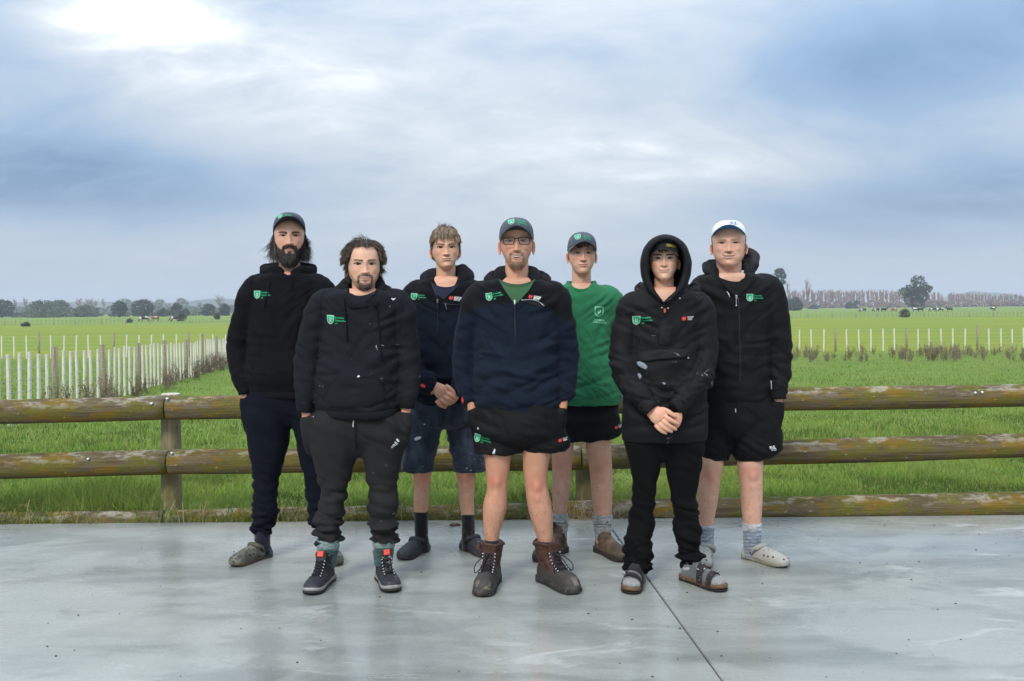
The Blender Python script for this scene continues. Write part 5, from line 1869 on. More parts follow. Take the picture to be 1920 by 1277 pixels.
def sneaker(ft, root, side):
    W = [(0, .014, 0), (.012, .031, 0), (.05, .037, 0), (.11, .036, .001 * side), (.17, .044, .003 * side), (.22, .049, .003 * side), (.26, .045, .001 * side), (.288, .032, 0), (.303, .012, 0)]
    parts = [ft.upper([(.006, .018, .03, .028, 0), (.03, .033, .075, .028, 0), (.08, .036, .085, .028, 0), (.13, .040, .075, .028, 0), (.18, .044, .052, .028, .002 * side), (.22, .0475, .040, .026, .003 * side), (.26, .044, .033, .026, .001 * side), (.288, .031, .022, .028, 0), (.30, .012, .008, .030, 0)]),
             ft.shaft([(.03, .035, .008, .125, 0), (.075, .039, .008, .125, 0), (.11, .045, .006, .118, 0), (.148, .052, -.002, .120, 0)])]
    v, f = remesh(parts, .0042, 3)
    l = ft.loc(v)
    c = cols(len(v), (.022, .023, .026))
    k = sstep(.165, .19, l[:, 1])[:, None] * .6
    c = c * (1 - k) + np.array([.032, .034, .040]) * k
    for t0 in (.05,):
        sm = np.exp(-((np.abs(l[:, 1] - (.075 + (l[:, 2] - .06) * .5))) / .003) ** 2)[:, None] * (np.abs(l[:, 0]) > .015)[:, None]
        c = c * (1 - .7 * sm) + .006 * sm
    o = obj('high_top_shoe', v, f, LEATHER, root, colors=c)
    sv, sf = ft.sole(W, .012, .031, toe_up=.010)
    obj('midsole', sv, sf, RUBBER, o, colors=cols(len(sv), (.26, .26, .25)))
    W2 = [(t, w + .0015 * (t > .02), o_) for t, w, o_ in W]
    sv, sf = ft.sole(W2, .0, .0135, toe_up=.010)
    obj('outsole', sv, sf, RUBBER, o, colors=cols(len(sv), (.018, .017, .017)))
    # tongue with its red loop label
    tg = ft.W([(0, .165, .088), (0, .142, .120), (0, .127, .150), (0, .124, .168)])
    v, f = tube(tg, [.022, .026, .027, .024], 12, 14, up=tuple(ft.d + np.array([0, 0, .7])), flat=.22)
    obj('tongue', v, f, LEATHER, o, colors=cols(len(v), (.014, .014, .017)))
    lb = ft.W([(.004 * side, .1385, .145), (.004 * side, .1335, .158), (.004 * side, .130, .170)])
    v, f = tube(lb, .0165, 8, 6, up=tuple(ft.d + np.array([0, 0, .7])), flat=.16)
    obj('tongue_label', v, f, flat('red_label', (.70, .075, .055), .7) if 'red_label' not in bpy.data.materials else bpy.data.materials['red_label'], o)
    rows = [(.208, .072), (.193, .080), (.179, .090), (.166, .101), (.155, .113), (.146, .127)]
    lace_run(ft, o, rows, .021, .0032, LEATHER)
    eyelets(ft, o, rows, .023, .0032, METAL)
    return o

def work_boot(ft, root, side, open_side=False):
    W = [(0, .015, 0), (.012, .033, 0), (.05, .039, 0), (.10, .037, .001 * side), (.165, .045, .004 * side), (.22, .051, .004 * side), (.265, .048, .002 * side), (.295, .036, 0), (.312, .014, 0)]
    parts = [ft.upper([(.006, .020, .04, .03, 0), (.03, .037, .085, .03, 0), (.08, .040, .10, .03, 0), (.13, .041, .090, .03, 0), (.175, .044, .068, .03, .003 * side), (.215, .0485, .062, .03, .004 * side), (.26, .047, .056, .03, .002 * side), (.29, .037, .042, .03, 0), (.308, .018, .018, .032, 0)]),
             ft.shaft([(.03, .036, .010, .13, 0), (.09, .040, .012, .130, 0), (.13, .044, .010, .118, 0), (.165, .050, .002, .114, 0), (.196, .054, -.008, .116, 0)])]
    v, f = remesh(parts, .0045, 3)
    l = ft.loc(v)
    n = vnormals(v, f)
    v = v + n * (.0035 * np.abs(pnoise(np.stack([l[:, 0] * 14, l[:, 1] * 45, l[:, 2] * 45], -1), 6)) * sstep(.21, .17, l[:, 1]))[:, None]
    c = cols(len(v), (.062, .029, .020))
    k = fbm(v * 22, 3, 3)[:, None]
    c = c * (1 + .5 * k)
    toe = (sstep(.150, .200, l[:, 1] + .3 * (l[:, 2] - .06) + .012 * pnoise(v * 60, 4)))[:, None]
    c = c * (1 - toe) + np.array([.045, .043, .040]) * (1 + .6 * k) * toe
    low = sstep(.105, .055, l[:, 2] + .012 * pnoise(v * 45, 14))[:, None]
    c = c * (1 - low) + np.array([.042, .040, .037]) * low
    scuff = (toe * (k > .18) * sstep(.27, .30, l[:, 1])[:, None])
    c = c * (1 - scuff) + np.array([.15, .13, .10]) * scuff
    for z0 in (.172, .118):
        sm = np.exp(-((l[:, 2] - z0) / .003) ** 2)[:, None] * (l[:, 1] < .1)[:, None]
        c = c * (1 - .65 * sm)
    o = obj('work_boot', v, f, LEATHER, root, colors=np.clip(c, 0, 1))
    sv, sf = ft.sole(W, .0, .036, toe_up=.008)
    sl = ft.loc(sv)
    sc = cols(len(sv), (.034, .033, .031)); sc *= (1 + .8 * (pnoise(sv * 70, 3) > .15))[:, None]
    so = obj('sole', sv, sf, RUBBER, o, colors=sc)
    for t in np.arange(.03, .30, .022):
        wv = np.interp(t, [w_[0] for w_ in W], [w_[1] for w_ in W]); ov = np.interp(t, [w_[0] for w_ in W], [w_[2] for w_ in W])
        for sd in (-1, 1):
            bv, bf = box(ov + sd * (wv - .001), t, .010 + .008 * max(0, (t - .2) / .1) ** 2, .007, .012, .018)
            obj('tread_lug', ft.W(bv), bf, RUBBER, so, smooth=False, colors=cols(8, (.03, .029, .027)))
    # collar padding, tongue, laces
    cl = ft.W([(.054 * math.cos(a), .054 + .063 * math.sin(a), .194 + .006 * math.sin(3 * a)) for a in np.linspace(R(70), R(-250), 26)])
    v, f = tube(cl, .0075, 8, 40, up=(0, 0, 1)); obj('collar', v, f, LEATHER, o, colors=cols(len(v), (.05, .025, .018)))
    tg = ft.W([(0, .165, .108), (0, .140, .138), (0, .125, .168), (.004, .130, .210)])
    v, f = tube(tg, [.026, .030, .034, .034], 12, 16, up=tuple(ft.d + np.array([0, 0, .4])), flat=.2)
    obj('tongue', v, f, LEATHER, o, colors=cols(len(v), (.055, .027, .018)))
    rows = [(.198, .092), (.183, .099), (.168, .107), (.153, .118), (.142, .131), (.133, .146), (.127, .160)]
    lp = [[(0, .140, .160), (side * .035, .172, .142), (side * .056, .200, .105), (side * .052, .200, .085), (side * .032, .182, .100), (0, .145, .156)],
          [(0, .140, .165), (-side * .028, .165, .138), (-side * .040, .185, .100), (-side * .038, .188, .080)],
          [(0, .140, .162), (side * .02, .18, .13), (side * .03, .20, .10), (side * .035, .215, .085)]]
    lace_run(ft, o, rows, .026, .0026, LEATHER, loops=lp)
    eyelets(ft, o, rows, .029, .0036, METAL)
    # pull tab
    pt = ft.W([(.055 * side, .06, .160), (.064 * side, .06, .172), (.057 * side, .06, .184)])
    v, f = tube(pt, .011, 8, 8, up=tuple(ft.d), flat=1.0); obj('pull_tab', v, f, LEATHER, o, colors=cols(len(v), (.075, .033, .022)))
    return o

def chelsea(ft, root, side):
    W = [(0, .015, 0), (.012, .033, 0), (.05, .039, 0), (.10, .038, .001 * side), (.165, .047, .003 * side), (.22, .0525, .004 * side), (.265, .049, .002 * side), (.293, .036, 0), (.310, .014, 0)]
    parts = [ft.upper([(.006, .018, .04, .026, 0), (.03, .034, .075, .026, 0), (.08, .038, .09, .026, 0), (.13, .041, .078, .026, 0), (.18, .046, .058, .026, .002 * side), (.22, .051, .050, .026, .004 * side), (.262, .048, .044, .026, .002 * side), (.29, .036, .032, .028, 0), (.306, .015, .013, .030, 0)]),
             ft.shaft([(.03, .035, .010, .13, 0), (.08, .039, .012, .128, 0), (.12, .043, .010, .112, 0), (.165, .047, .004, .108, 0)])]
    v, f = remesh(parts, .0045, 3)
    l = ft.loc(v); n = vnormals(v, f)
    v = v + n * (.004 * np.abs(pnoise(np.stack([l[:, 0] * 14, l[:, 1] * 40, l[:, 2] * 40], -1), 6)) * sstep(.21, .15, l[:, 1]))[:, None]
    k = fbm(v * 20, 3, 6)[:, None]
    c = cols(len(v), (.095, .066, .042)) * (1 + .7 * k)
    el = (np.exp(-((l[:, 1] - .062) / .026) ** 6) * sstep(.085, .10, l[:, 2]))[:, None]
    c = c * (1 - el) + np.array([.022, .018, .014]) * el
    toe = sstep(.19, .24, l[:, 1])[:, None] * .6
    c = c * (1 - toe) + np.array([.055, .042, .031]) * (1 + k) * toe
    o = obj('chelsea_boot', v, f, LEATHER, root, colors=np.clip(c, 0, 1))
    sv, sf = ft.sole(W, .0, .034, toe_up=.008)
    obj('sole', sv, sf, RUBBER, o, colors=cols(len(sv), (.035, .028, .022)))
    for t in (.004, .108):
        pt = ft.W([(.0 * side, t, .155), (0, t + .006 * (1 if t > .05 else -1), .178), (0, t + .003, .160)])
        v, f = tube(pt, .010, 8, 10, up=tuple(ft.d), flat=.3); obj('pull_tab', v, f, LEATHER, o, colors=cols(len(v), (.02, .016, .013)))
    return o

def sandal(ft, root, side):
    W = [(0, .014, 0), (.012, .032, 0), (.05, .039, 0), (.11, .040, .001 * side), (.17, .047, .004 * side), (.225, .052, .005 * side), (.265, .047, .002 * side), (.292, .034, -.002 * side), (.306, .013, -.004 * side)]
    sv, sf = ft.sole(W, .0, .010, toe_up=.006)
    o = obj('sandal', sv, sf, RUBBER, root, colors=cols(len(sv), (.014, .013, .012)))
    sv, sf = ft.sole([(t, w * .985, q) for t, w, q in W], .0105, .030, toe_up=.008)
    cc = cols(len(sv), (.095, .058, .031)) * (1 + .5 * (pnoise(sv * 120, 3) > .1))[:, None]
    obj('cork_footbed', sv, sf, RUBBER, o, colors=cc)
    # the socked foot
    parts = [ft.upper([(.012, .020, .05, .031, 0), (.03, .031, .075, .031, 0), (.08, .034, .09, .031, 0), (.13, .037, .072, .031, 0), (.18, .042, .050, .031, .002 * side), (.22, .0455, .040, .031, .003 * side), (.255, .042, .032, .032, .001 * side), (.280, .031, .024, .034, -.002 * side), (.294, .012, .010, .036, -.004 * side)]),
             ft.shaft([(.04, .030, .018, .12, 0), (.10, .034, .020, .105, 0), (.15, .036, .020, .095, 0)])]
    v, f = remesh(parts, .0045, 4)
    l = ft.loc(v)
    c = cols(len(v), (.095, .102, .115)) * (.7 + .6 * (pnoise(v * 240, 3) > 0))[:, None]
    tp = sstep(.245, .255, l[:, 1] + .1 * l[:, 0] * side)[:, None]
    c = c * (1 - tp) + np.array([.22, .22, .22]) * (.85 + .3 * (pnoise(v * 240, 5) > 0))[:, None] * tp
    so = obj('sock', v, f, KNIT, root, colors=c)
    bv = bvh_of(v, f)
    for (t0, t1, nm) in ((.135, .175, 'strap'), (.205, .238, 'strap')):
        rings = []
        for t in np.linspace(t0, t1, 7):
            ring = []
            wv = np.interp(t, [w_[0] for w_ in W], [w_[1] for w_ in W]) + .001; ov = np.interp(t, [w_[0] for w_ in W], [w_[2] for w_ in W])
            for a in np.linspace(0, math.pi, 25):
                d = np.array([math.cos(a), 0, math.sin(a)])
                slant = -.016 * math.cos(a) * side
                st = ft.W([(ov, t + slant, .035)])[0]; dw = ft.l * d[0] + np.array([0, 0, d[2]])
                h = bv.ray_cast(Vector(tuple(st + dw * .2)), Vector(tuple(-dw)))
                r = (np.linalg.norm(np.array(h[0]) - st) if h[0] is not None else .04) + .0045
                edge = (ov + math.cos(a) * (wv + .001), .020 + .0 * t)
                if a < .35 or a > math.pi - .35:
                    q = ft.W([(ov + np.sign(math.cos(a)) * (wv + .001), t + slant, .018 + .012 * min(a, math.pi - a) / .35)])[0]
                else:
                    q = st + dw * r
                ring.append(q)
            rings.append(np.array(ring))
        rings = np.array(rings)
        for _ in range(2):
            rings[:, 1:-1] = (rings[:, :-2] + rings[:, 2:] + 2 * rings[:, 1:-1]) / 4
        out = rings + np.array([0, 0, .003])
        v, f = loft(rings, False, False, False)
        v2, f2 = loft(out[::-1], False, False, False)
        vv, ff = cat((rings.reshape(-1, 3) * 0 + rings.reshape(-1, 3), f), (v2, f2))
        sto = obj(nm, vv, ff, LEATHER_S, o, colors=cols(len(vv), (.024, .021, .022)))
        i = 20 if side > 0 else 4
        b = out[3, 19 if side < 0 else 19]
        pb = out[3, 5] if side > 0 else out[3, 19]
        v, f = tube([pb + (0, 0, .001), pb + (0, 0, .005)], .010, 4, 3, up=tuple(ft.d)); obj('buckle', v, f, METAL, sto, smooth=False)
    return o
LEATHER_S = cloth('strap_leather_with_paint', rough=.6, sheen=0, weave=220, bump=.25, flecks=(.64, (.55, .57, .58), 60))
# ================================================================== the seven men
def shrink(rows, k):
    out = []
    for q in rows:
        c, h = (q[1] + q[2]) / 2, (q[2] - q[1]) / 2 * k
        out.append((q[0], c - h, c + h, *q[3:]))
    return out

def person(label, Y, h, torso, arms, legs, hands=(), knees=(), skin=None, leg_k=1.0, hem=0):
    """one body: head and neck, trunk, arms, hands and legs in one mesh"""
    sk = np.array(skin if skin is not None else h.skin)
    core = [rows_loft(shrink(torso, .80), Y, .6, 30, 2.2, 8)]
    for a in arms:
        core.append(limb_px([(u, v, dy, r * .62) for u, v, dy, r in a], Y, 16))
    for lg in legs:
        core.append(rows_loft([shrink([q], leg_k * (.66 if q[0] < hem else 1.0))[0] for q in lg], Y, 1.0, 26, 2.1, 6))
    cv, cf = remesh(core, .0095, 4)
    for u, v in knees:
        k = P(u, v, Y)
        d = cv - k
        fr = cv[:, 1] < k[1] + .01
        rr2 = d[:, 0] ** 2 + d[:, 2] ** 2
        cv[:, 1] -= np.where(fr, .009 * np.exp(-rr2 / .022 ** 2) - .005 * np.exp(-((np.abs(d[:, 0]) - .03) / .012) ** 2 - ((d[:, 2] + .005) / .03) ** 2) + .006 * np.exp(-(d[:, 0] / .014) ** 2 - ((d[:, 2] + .055) / .018) ** 2), 0)
        cv[:, 1] += np.exp(-((d[:, 2] + .17) / .09) ** 2) * (np.abs(d[:, 0]) < .07) * .012 * ~fr
    V, Fq, C = [h.V, cv], [np.array(h.Fc), cf + len(h.V)], [h.Cc, skin_cols(cv, sk * (.97, .95, .94), 3, [(P(u, v, Y - .05), .055, .8) for u, v in knees])]
    n = len(h.V) + len(cv)
    for hv, hf in hands:
        V.append(hv); Fq.append(np.asarray(hf) + n); n += len(hv)
        C.append(skin_cols(hv, sk * (1.0, .92, .88), 8))
    V = np.concatenate(V); Fq = np.concatenate(Fq); C = np.concatenate(C)
    g = P((legs[0][-1][1] + legs[-1][-1][2]) / 2, 1060, Y)
    base = np.array([g[0], Y, 0.0])
    o = obj('person', V - base, Fq, SKIN, colors=C)
    o.location = base
    tag(o, label, 'person', None)
    for u, v in knees:
        k = P(u, v, Y)
        d = cv - k
        nn = vnormals(cv, cf)
        w = (np.abs(d[:, 0]) < .075) & (d[:, 2] < -.03) & (d[:, 2] > -.34) & (nn[:, 1] < .3)
        ix = np.where(w)[0]
        if len(ix):
            gg = np.random.default_rng(int(u))
            ix = gg.choice(ix, 420)
            strands('leg_hair', cv[ix] + gg.normal(0, .003, (420, 3)) * (1, .2, 1), nn[ix] * .35 + np.array([0, 0, -.8]), .011, np.array(h.hair) * .5 + np.array([.10, .06, .04]), o, int(u), w=.00035, segs=2, grav=.2, curl=.5)['kind'] = 'stuff'
    h.eyes_obj(o)
    return o

def pocket_hand(wu, wv, du, Y, dy=-.03, s=1.0, sd=1):
    """hand pushed into a pocket: wrist at (wu, wv), fingers going down by du"""
    k = s
    fg = []
    for i in range(4):
        x = wu + du * .5 + (i - 1.5) * 2.3 * k
        fg.append([(x, wv + 24 * k, dy + .004, 3.2 * k), (x + du * .3, wv + 36 * k, dy, 3.1 * k), (x + du * .5, wv + 47 * k, dy, 2.8 * k)])
    fg.append([(wu + sd * 2 * k, wv + 8 * k, dy - .008, 3.8 * k), (wu + sd * 4 * k, wv + 20 * k, dy - .012, 3.5 * k), (wu + sd * 4.5 * k, wv + 30 * k, dy - .012, 3.1 * k)])
    pl = [([(wu - du * .2, wv - 12 * k, dy + .01, 8.2 * k), (wu, wv, dy, 8.4 * k), (wu + du * .3, wv + 12 * k, dy, 9 * k), (wu + du * .5, wv + 26 * k, dy, 8.4 * k)], .75)]
    return hand_mesh(fg, pl, Y, .0035)

def cap_on(h, root, base, under, Y, name='cap', **kw):
    (cv, cf), (vv, vf, ntop) = cap_parts(h, **kw)
    n = as_q(cf)
    cc = cols(len(cv), base) * (1 + .25 * fbm(cv * 18, 2, 4))[:, None]
    o = obj(name, cv, cf, CANVAS, root, colors=cc)
    vc = cols(len(vv), base); vc[ntop:] = under
    vo = obj('visor', vv, vf, CANVAS, o, colors=vc)
    top = cv[-1]
    v, f = tube([top - (0, 0, .002), top + (0, 0, .001)], .006, 10, 3, up=(0, -1, 0)); obj('button', v, f, CANVAS, o, colors=cols(len(v), base))
    class Q: pass
    q = Q(); q.bvh = bvh_of(cv, cf); q.Y = h.Y; q.raw = q.bvh; q.o = o
    return q

def leg_folds(rows, Y, amp=.005, ankle=True, knee=None):
    out = []
    v0, v1 = rows[0][0], rows[-1][0]
    def at(t):
        v = v0 + (v1 - v0) * t
        a = np.array([q[:3] for q in rows], float)
        ul = np.interp(v, a[:, 0], a[:, 1]); ur = np.interp(v, a[:, 0], a[:, 2])
        return P((ul + ur) / 2, v, Y), (ur - ul) / 2 * Y / F_PX
    for t, k, lam, ax in ((.12, .9, .06, (.6, 0, .8)), (.35, .7, .07, (.9, 0, .4)), (.58, 1.2, .05, (.3, 0, 1)), (.72, .8, .05, (.5, 0, 1)), (.88, 1.5 if ankle else .5, .035, (.15, 0, 1)), (.97, 1.8 if ankle else .5, .026, (.1, 0, 1))):
        p, r = at(t)
        out.append((p, (r * 1.3, r * 1.5, .09), ax, lam, amp * k, 3.5))
    return out

def torso_folds(cu, v0, v1, Y, amp=.006, hw=70):
    out = []
    s = Y / F_PX
    for du, t, ax, lam, k in ((-.62, .18, (.55, 0, .85), .05, 1.0), (.62, .18, (-.55, 0, .85), .05, 1.0), (-.4, .5, (.8, 0, .5), .075, .9), (.4, .5, (-.8, 0, .5), .075, .9),
                              (0, .35, (1, 0, .15), .09, .5), (-.55, .85, (.3, 0, 1), .05, 1.3), (.55, .85, (-.3, 0, 1), .05, 1.3), (0, .8, (.25, 0, 1), .065, 1.0), (-.8, .6, (.2, 0, 1), .05, .9), (.8, .6, (-.2, 0, 1), .05, .9)):
        p = P(cu + du * hw, v0 + (v1 - v0) * t, Y - .08)
        out.append((p, (.13, .2, .12), ax, lam, amp * k, 4.0))
    return out

BLACKC, NAVYC = (.010, .0105, .013), (.008, .014, .032)

# ---------------------------------------------------------------- 1: bearded man in black hoodie
Y = 5.46
def scalp1(h, x, y, z, th): return sstep(20, 40, z) * .0 + (np.abs(th) > 1.75) * sstep(-70, -55, z) * 1.0
h1 = Head(541, 444, Y - .02, sx=1.045, klow=1.10, kup=1.04, smile=.25, nose=1.1, hair=(.020, .016, .015), brow=(.022, .016, .014), brow_w=1.35, browdark=1.0, iris=(.09, .09, .08), skin=(.60, .355, .255),
          beard=[('full', .95, (.022, .018, .017))], scalp=scalp1, red=1.0, squint=.8, brow_z=-1.5, ear=.85)
T1 = [(510, 505, 575, .95), (522, 478, 602, .66), (536, 466, 612, .58), (556, 464, 616, .58), (600, 466, 614, .62), (660, 464, 612, .64), (705, 460, 612, .66), (722, 462, 611, .64), (738, 466, 606, .60)]
A1 = [[(484, 540, 0, 27), (464, 588, .01, 26), (448, 645, .02, 23), (450, 692, -.01, 20), (459, 734, -.05, 13)],
      [(596, 540, 0, 27), (615, 588, .01, 26), (628, 645, .02, 23), (626, 692, -.01, 20), (616, 734, -.05, 13)]]
L1 = [[(738, 462, 540), (770, 457, 546), (800, 461, 545), (835, 466, 539), (880, 473, 529), (912, 476, 521), (950, 474, 519), (980, 472, 516), (992, 474, 512), (1001, 480, 508)],
      [(738, 536, 612), (770, 536, 616), (800, 548, 615), (835, 556, 613), (880, 566, 612), (912, 573, 612), (950, 577, 614), (980, 582, 622), (992, 590, 624), (1001, 594, 622)]]
p1 = person('bearded man in grey cap, black hoodie and navy joggers, hands in pockets', Y, h1, T1, A1, L1, [pocket_hand(460, 734, 4, Y, -.05, .92, 1), pocket_hand(614, 734, -4, Y, -.05, .92, -1)], leg_k=.62)
hood1 = Garment('hoodie', [rows_loft(T1, Y)] + [sleeve(a, 538, Y) for a in A1], JERSEY, p1, seam((.0085, .009, .0115), (.004, .004, .005), [[(474, 520), (470, 560), (474, 610)]]),
                torso_folds(536, 520, 735, Y, .009) + arm_folds(A1[0], Y) + arm_folds(A1[1], Y), Y, carve=([(514, 490), (568, 490), (562, 506), (539, 517), (517, 506)], .09), seed=1)
roll('hem_rib', [(463, 735, -.03, 6), (500, 741, -.115, 6.5), (536, 742, -.125, 6.5), (575, 741, -.115, 6.5), (610, 735, -.03, 6)], Y, JERSEY, hood1.o, (.009, .0095, .012), .6, 3)
for a in A1:
    e = a[-1]; b = a[-2]
    roll('cuff', [(e[0] + (b[0] - e[0]) * .25, e[1] - 10, e[2] + .008, 14.5), (e[0], e[1] - 2, e[2], 12.5), (e[0] + (e[0] - b[0]) * .1, e[1] + 5, e[2], 11.5)], Y, JERSEY, hood1.o, (.009, .0095, .012), 1.0, 4)
roll('hood', [(531, 515, -.075, 6), (519, 508, -.07, 10), (503, 509, -.03, 10), (497, 507, .03, 11), (512, 503, .09, 11), (541, 501, .125, 11), (570, 503, .09, 11), (585, 507, .03, 11), (577, 509, -.03, 10), (561, 509, -.07, 10), (547, 515, -.075, 6)], Y, JERSEY, hood1.o, (.009, .0095, .012), .72, 5, amp=.006)
cord(hood1, [(519, 512), (516, 535), (512, 555), (507, 575)], .0026, JERSEY, hood1.o, colors=(.007, .007, .009))
cord(hood1, [(557, 512), (558, 524), (557, 537)], .0026, JERSEY, hood1.o, colors=(.007, .007, .009))
shield(hood1, hood1.o, 491, 553, 12.5, 14.5, 0, th=4.2)
pouch(hood1, [(493, 655), (518, 653), (560, 653), (585, 655), (600, 690), (605, 718), (570, 722), (530, 723), (495, 722), (473, 718), (480, 690)], hood1.o, (.0085, .009, .0115), JERSEY, th=.004)
tr1 = Garment('joggers', [rows_loft(q, Y, .92, 36) for q in L1] + [rows_loft([(728, 464, 610, .60), (770, 462, 610, .52), (797, 490, 590, .42)], Y), bulge(460, 734, 4, Y, .92), bulge(614, 734, -4, Y, .92)], JERSEY, p1, (.0075, .0100, .0185),
              leg_folds(L1[0], Y, .015) + leg_folds(L1[1], Y, .015), Y, seed=2, smooth=11)
sock([(992, 481, 507), (1006, 478, 506), (1024, 479, 506), (1040, 480, 508)], Y, p1, (.007, .010, .022), seed=2)
sock([(992, 594, 620), (1006, 596, 622), (1024, 600, 626), (1038, 602, 628)], Y + .0, p1, (.007, .010, .022), seed=4)
clog(foot_at(493, Y, -28, .30), p1, (.15, .145, .11), -1, camo=True, sole_c=(.11, .085, .055))
clog(foot_at(611, Y, 24, .30), p1, (.15, .145, .11), 1, camo=True, sole_c=(.11, .085, .055))
c1 = cap_on(h1, p1, (.045, .060, .085), (.010, .010, .013), Y, ztop=128, zf=78, zs=24, zb=8, wx=84, vis=64, vz=98, vdrop=62)
shield(c1, c1.o, 532, 408.5, 9.5, 8, -6, text=False, skew=-.1)
for k, wd in enumerate(('Broomfield', 'Construction', 'Ltd')):
    print_text('lettering', c1, wd, 542, 406.5 + k * 2.7, 2.3, PRINT_T, c1.o, 10, wide=.8)
# beard, moustache and long hair
m_ = h1.full * (h1.loc[:, 2] < -58) * (np.abs(h1.th) < 1.5)
r_, n_, l_, g_ = h1.sample(m_, 7000, 3)
low = np.clip((-60 - l_[:, 2]) / 55, 0, 1)
strands('beard', r_, n_ * .55 + np.array([0, -.15, -.9]), .012 + .022 * low, (.021, .017, .016), p1, 3, w=.0008, grav=.5, curl=.28, clump=.35, clump_n=120)
m_ = h1.full * (h1.loc[:, 2] > -64) * (np.abs(h1.loc[:, 0]) < 33)
r_, n_, l_, g_ = h1.sample(m_, 900, 4)
strands('moustache', r_, n_ * .4 + np.stack([np.sign(l_[:, 0]) * .6, 0 * l_[:, 0], -.6 + 0 * l_[:, 0]], -1), .010, (.045, .022, .015), p1, 4, w=.0009, grav=.3, curl=.3)
m_ = ((np.abs(h1.th) > 1.45) & (h1.loc[:, 2] > -45) & (h1.loc[:, 2] < 30)).astype(float) + .8 * h1.full * (h1.loc[:, 2] > -50) * (np.abs(h1.loc[:, 0]) > 55)
r_, n_, l_, g_ = h1.sample(m_, 2600, 5)
cc_ = h1.T([(0, 12, -10)])[0]
strands('hair', r_, n_ * .12 + np.array([0, .12, -1.0]), g_.uniform(.07, .15, len(r_)), (.024, .018, .015), p1, 6, w=.0010, segs=8, grav=.02, curl=.42, coll=(cc_, np.array([.083, .110, .13])), clump=.5, clump_n=110)

# ---------------------------------------------------------------- 2: man in dark hoodie and charcoal joggers
Y = 4.96
def scalp2(h, x, y, z, th):
    line = np.interp(np.abs(x), [0, 22, 40, 55, 66, 74, 95], [78, 79, 82, 66, 32, 0, -10])
    return np.maximum(sstep(-3, 4, z - line) * (np.cos(th) > -.1), (np.abs(th) > 1.65) * sstep(-75, -55, z))
h2 = Head(680.5, 496.5, Y - .02, sx=1.04, klow=1.05, kup=1.05, yaw=4, smile=.6, nose=1.0, hair=(.055, .038, .026), brow=(.030, .020, .015), brow_w=1.0, browdark=.9, iris=(.05, .035, .025), skin=(.64, .385, .27),
          beard=[('full', .42, (.12, .085, .065)), ('goat', .70, (.038, .028, .022))], scalp=scalp2, red=.8, eyes=1.0, jaw=1.02)
T2 = [(541, 642, 716, .92), (553, 606, 748, .62), (568, 598, 758, .56), (590, 600, 752, .58), (640, 602, 748, .62), (690, 597, 750, .66), (735, 592, 750, .68), (758, 592, 750, .66), (779, 600, 744, .62)]
A2 = [[(612, 568, 0, 28), (592, 610, .01, 27), (579, 665, .02, 25), (574, 715, 0, 22), (571, 765, -.05, 15)],
      [(744, 568, 0, 27), (757, 610, .01, 25), (765, 665, .02, 23), (767, 712, 0, 21), (764, 757, -.05, 15)]]
L2 = [[(775, 585, 676), (800, 577, 678), (835, 582, 676), (862, 588, 667), (895, 596, 657), (925, 599, 649), (945, 596, 645), (970, 593, 640), (1000, 592, 637), (1012, 594, 639), (1021, 597, 634)],
      [(775, 668, 757), (800, 672, 764), (835, 676, 759), (862, 681, 753), (895, 687, 748), (925, 690, 744), (945, 691, 745), (970, 692, 744), (1000, 694, 743), (1010, 695, 743), (1018, 699, 738)]]
p2 = person('dark-haired man with goatee in faded black hoodie, charcoal joggers and lace-up high-tops', Y, h2, T2, A2, L2, [pocket_hand(573, 768, 6, Y, -.05, 1.0, 1), pocket_hand(763, 760, -6, Y, -.05, 1.0, -1)], leg_k=.62)
hood2 = Garment('hoodie', [rows_loft(T2, Y)] + [sleeve(a, 675, Y) for a in A2], JERSEY_P, p2, seam((.0125, .0145, .0185), (.006, .006, .008), [[(604, 552), (600, 575), (606, 620)], [(752, 560), (756, 580), (748, 625)]]),
                torso_folds(675, 550, 770, Y, .010, 74) + arm_folds(A2[0], Y, .007) + arm_folds(A2[1], Y, .007), Y, carve=([(652, 525), (708, 525), (705, 552), (695, 562), (680, 566), (664, 561), (653, 550)], .08), seed=3)
tee_patch(hood2, [(544, 650), (560, 662), (570, 676)], [(544, 711), (560, 700), (570, 686)], 11, hood2.o, (.009, .009, .016), TEE, off=.004)
roll('hem_rib', [(594, 770, -.02, 7), (630, 779, -.125, 7.5), (672, 781, -.135, 7.5), (715, 779, -.125, 7.5), (748, 768, -.02, 7)], Y, JERSEY, hood2.o, (.012, .0135, .017), .6, 3)
for a in A2:
    e = a[-1]; b = a[-2]
    roll('cuff', [(e[0] + (b[0] - e[0]) * .25, e[1] - 14, e[2] + .01, 17.5), (e[0], e[1] - 3, e[2], 15), (e[0] + (e[0] - b[0]) * .1, e[1] + 8, e[2], 14)], Y, JERSEY, hood2.o, (.012, .0135, .017), 1.0, 4)
roll('hood', [(681, 567, -.108, 6), (664, 563, -.10, 8), (649, 551, -.06, 9), (644, 538, .0, 10), (654, 530, .08, 11), (680, 528, .125, 11), (706, 530, .08, 11), (714, 538, .0, 10), (710, 551, -.06, 9), (697, 563, -.10, 8), (684, 568, -.108, 6)], Y, JERSEY, hood2.o, (.013, .0145, .018), .8, 5, amp=.006)
roll('hood', [(690, 574, -.118, 5), (664, 572, -.115, 7), (642, 562, -.075, 8), (632, 549, -.01, 9), (642, 541, .07, 11), (680, 535, .12, 12), (716, 541, .07, 11), (727, 548, -.01, 9), (718, 562, -.075, 8), (700, 571, -.115, 6)], Y, JERSEY, hood2.o, (.013, .0145, .018), .8, 6, amp=.006)
cord(hood2, [(653, 558), (655, 580), (657, 605), (659, 638)], .003, JERSEY, hood2.o, colors=(.008, .0085, .010), off=.008)
